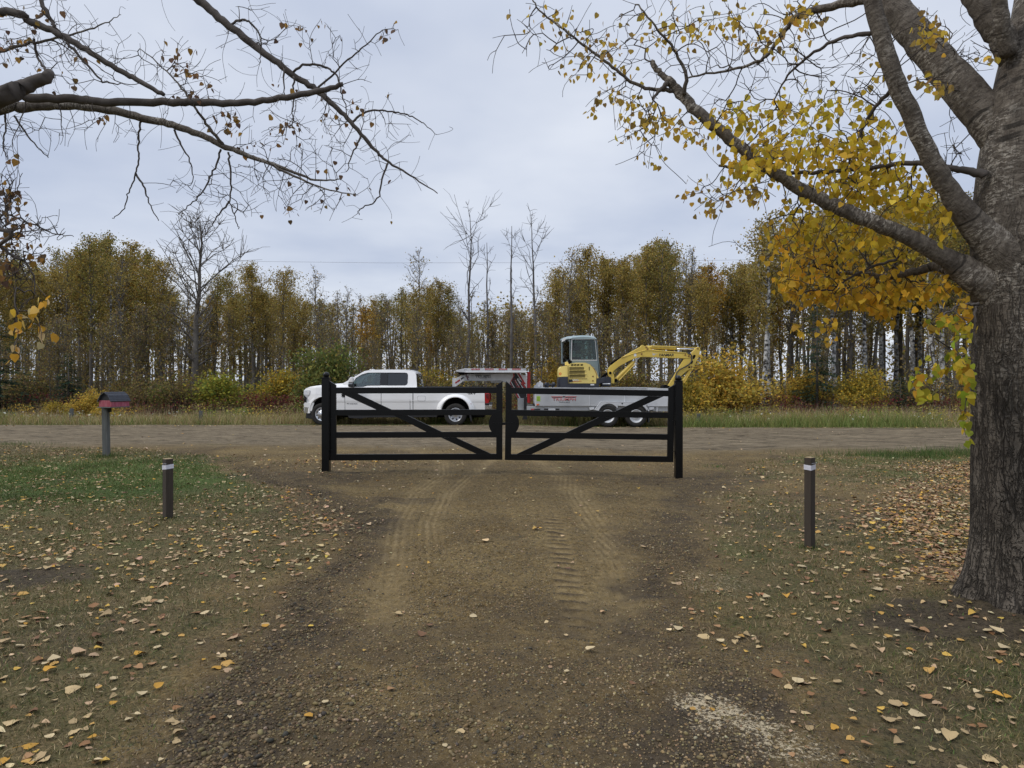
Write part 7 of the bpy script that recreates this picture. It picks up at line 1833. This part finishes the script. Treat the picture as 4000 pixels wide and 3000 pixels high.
        for _ in range(n): a, b = g.normal(0, 0.55, 2); LE.append(L(c7(cx + a * rx, cy + b * ry, D + g.normal(0, 0.2)))); SZ.append(g.normal(0.060, 0.012)); PAL.append(0)
    for cx, cy, rx, ry, n, D, p in [(100, 170, 110, 140, 46, 6.3, 0), (60, 420, 70, 90, 24, 6.2, 0), (60, -60, 90, 120, 24, 6.4, 0), (230, 330, 50, 30, 6, 6.2, 0), (170, 680, 110, 60, 12, 5.6, 1), (110, 760, 50, 40, 9, 5.6, 1), (255, 790, 30, 40, 6, 5.6, 1), (350, 805, 16, 14, 2, 5.6, 1), (95, 890, 18, 40, 5, 5.5, 1), (290, 570, 60, 20, 5, 5.8, 1), (50, 960, 12, 10, 1, 5.5, 1)]:
        for _ in range(n): a, b = g.normal(0, 0.55, 2); LE.append(L(c7(*c5(cx + a * rx, cy + b * ry, D + g.normal(0, 0.06))))); SZ.append(g.normal(0.062 if p else 0.055, 0.008)); PAL.append(p)
    LE = np.array(LE); T = np.concatenate([np.array(T), LE + np.array([0, 0, 0.03])])
    P, pr, tip = grow(base, par, T, g, bf=0.3, step=0.075, jit=0.12, sag=0.14)
    mb = MB(); twig_mesh(mb, P, pr, br, 0.0024, 2.6, 0.014); mb.build('twigs', M['twig'], root, smooth=True)
    n = len(LE); PAL = np.array(PAL); col = np.zeros((n, 3))
    col[PAL == 0] = pick(g, (PAL == 0).sum(), [(0.22, 0.125, 0.045), (0.16, 0.095, 0.05), (0.30, 0.17, 0.04), (0.12, 0.075, 0.05)])
    col[PAL == 1] = pick(g, (PAL == 1).sum(), [(0.55, 0.30, 0.035), (0.50, 0.33, 0.09), (0.56, 0.42, 0.20)])
    scatter('leaves', LEAF_V, LEAF_F, leaf_rot(n, g), np.array(SZ).clip(0.03, 0.09), LE, col, M['leaf'], root)
left_tree()
# ================================================================== fallen leaves
def fallen():
    g = np.random.default_rng(707)
    # mats of leaves: right-hand drift, left lawn, road edge
    n = 62000
    x, y = in_view(n, 2.6, 17.2, g, 0.7)
    z = zones(x, y)
    left = (x < 0) & (z['grass'] > 0.3)
    dens = np.where(left, (0.16 + 0.46 * sst(4.0, 6.5, y)) * 0.25 + 0.46 * (0.35 + 0.65 * sst(4.0, 6.5, y)) * (0.25 + sst(0.40, 0.62, fbm(x * 1.1, y * 1.1, 151, 4))), 0.20)
    dens = dens * np.where(z['drive'] > 0.5, 0.10, 1.0)
    band = np.exp(-(((x - np.interp(y, [5.4, 6.5, 8, 9.2, 11, 13, 15], [3.75, 4.2, 4.8, 5.5, 6.8, 8.3, 9.5])) / np.interp(y, [5, 8, 12], [0.45, 0.75, 0.75])) ** 2)) * sst(5.2, 5.9, y) * (1 - sst(14.5, 15.5, y))
    dens = np.maximum(dens, band * 1.0)
    drift = np.exp(-(((x + 3.4) / 1.3) ** 2 + ((y - 13.6) / 1.0) ** 2)) * 0.95
    drift = np.maximum(drift, 0.85 * np.exp(-(((z['dd'] + 0.25) / 0.4) ** 2)) * (x < 0) * sst(6.5, 7.5, y) * (1 - sst(10, 11, y)))
    dens = np.maximum(dens, drift)
    dens = dens * (1 - 0.55 * np.exp(-(((x + 6) / 2.4) ** 2 + ((y - 12.8) / 1.6) ** 2)))
    keep = g.uniform(0, 1, n) < dens * 0.62
    x, y, bnd = x[keep], y[keep], np.maximum(band, drift)[keep]
    n2 = 6500                                      # a second helping for the drift by the trunk
    yb = g.uniform(5.4, 14.5, n2); xb = np.interp(yb, [5.4, 6.5, 8, 9.2, 11, 13, 15], [3.75, 4.2, 4.8, 5.5, 6.8, 8.3, 9.5]) + g.normal(0, 1, n2) * np.interp(yb, [5, 8, 12], [0.30, 0.55, 0.55])
    k2 = g.uniform(0, 1, n2) < 0.25 + 0.75 * sst(0.38, 0.6, fbm(xb * 1.4, yb * 1.4, 157, 3))
    x = np.concatenate([x, xb[k2]]); y = np.concatenate([y, yb[k2]]); bnd = np.concatenate([bnd, np.ones(k2.sum())])
    n3 = 900; xe = g.uniform(-19, 19, n3); ye = 24.45 + g.normal(0, 0.16, n3); x = np.concatenate([x, xe]); y = np.concatenate([y, ye]); bnd = np.concatenate([bnd, np.zeros(n3)])
    n4 = 420; xe = g.uniform(-14, 14, n4); ye = g.uniform(11, 24, n4); x = np.concatenate([x, xe]); y = np.concatenate([y, ye]); bnd = np.concatenate([bnd, np.zeros(n4)])
    n = len(x); h = hgt(x, y)
    cls = np.where(g.uniform(0, 1, n) < 0.60, 0, np.where(g.uniform(0, 1, n) < 0.42, 1, 2))
    cls = np.where((bnd > 0.5) & (cls == 0) & (g.uniform(0, 1, n) < 0.45), 2, cls)
    pal = {0: [(0.46, 0.35, 0.185), (0.55, 0.45, 0.27), (0.36, 0.27, 0.145), (0.44, 0.31, 0.19)], 1: [(0.50, 0.28, 0.05), (0.44, 0.27, 0.08), (0.55, 0.36, 0.08)], 2: [(0.26, 0.14, 0.065), (0.34, 0.20, 0.10), (0.18, 0.10, 0.055)]}
    col = np.zeros((n, 3))
    for k, p in pal.items(): i = np.where(cls == k)[0]; col[i] = pick(g, len(i), p, None, 0.14)
    size = g.lognormal(math.log(0.037), 0.34, n).clip(0.018, 0.080)
    # which are the 300 that show largest?
    inside = (np.abs(x / y) < 0.72) & (CAMH - h > 0) & ((HYP + (CAMH - h) / y * FPX) < 2990)
    show = np.where(inside, size / y ** 2, 0)
    idx = np.argsort(-show)[:300]
    m = np.zeros(n, bool); m[idx] = True
    def curled(a, b_, c):
        return np.array([(px, py, pz * 0.8 + a * px * px * 1.1 + b_ * (py - 0.45) ** 2 * 0.7 + c * px * 0.15) for px, py, pz in LEAF_V])
    far = ~m
    parts_ = [curled(0.5, 0.3, 0.1), curled(-0.4, 0.5, -.2), curled(0.8, -.25, 0.3), curled(-.7, -.2, .1)]
    # rest: one mesh
    kind = g.integers(0, 4, n); rot = rand_rot(n, g, 0.14)
    VV, FF, CC, off = [], [], [], 0
    for k in range(4):
        i = np.where(far & (kind == k))[0]
        v = np.einsum('nij,nmj->nmi', rot[i], parts_[k][None] * size[i][:, None, None]) + np.stack([x[i], y[i], h[i] + 0.006 + size[i] * 0.10 + bnd[i] * g.uniform(0, 0.02, len(i))], -1)[:, None, :]
        f = np.array(LEAF_F)[None] + (np.arange(len(i)) * 9)[:, None, None] + off; off += len(i) * 9
        VV.append(v.reshape(-1, 3)); FF.append(f.reshape(-1, 3)); CC.append(np.repeat(col[i], 9, 0))
    o = np_mesh('fallen_leaves', np.concatenate(VV), np.concatenate(FF), M['dry_leaf'], None, np.concatenate(CC))
    props(o, 'countless small fallen leaves scattered and drifted farther off over lawn and road', 'leaves', kind='stuff')
    # near ones: single leaves with a stalk, sharing a few meshes
    meshes = {}
    cname = ('pale straw', 'golden yellow', 'dry brown')
    for c in range(3):
        for k in range(4):
            for q in range(2):
                tint = np.array(pal[c][(k + q) % len(pal[c])]) * (0.92 + 0.14 * q)
                v = [tuple(p) for p in parts_[k]]; f = list(LEAF_F)
                # finer rim: split each triangle at its outer edge for a toothed outline
                st = MB().add(v, f)
                st.tube([(0, 0.02, 0.05), (0.03, -0.25, 0.06), (0.08 * (1 if q else -1), -0.55, 0.03)], [0.018, 0.014, 0.014], 3)
                me = mesh_of(st, 'leaf', M['dry_leaf'])
                at = me.color_attributes.new('tint', 'FLOAT_COLOR', 'POINT')
                c4 = np.ones((len(me.vertices), 4), np.float32)
                vv_ = np.array([p.co[:] for p in me.vertices])
                c4[:, :3] = tint * (0.86 + 0.26 * g.uniform(0, 1, (len(me.vertices), 1))); at.data.foreach_set('color', c4.ravel())
                meshes[c, k, q] = me
    zn = zones(x[idx], y[idx])
    for j, i in enumerate(idx):
        where = 'on the gravel drive' if zn['drive'][j] > 0.5 else ('on the turf left of the drive' if x[i] < 0 else 'on the turf right of the drive')
        c = int(cls[i])
        o = link('fallen_leaf', meshes[c, int(kind[i]), int(g.integers(0, 2))])
        mt = Matrix([list(r) for r in rot[i]]).to_4x4(); s = float(size[i]) * 1.05
        o.matrix_world = Matrix.Translation((float(x[i]), float(y[i]), float(h[i]) + 0.008 + s * 0.10)) @ mt @ Matrix.Scale(s, 4)
        props(o, '%s fallen leaf lying near %s' % (cname[c], where), 'leaf', '%s leaves %s' % (cname[c], where))
fallen()
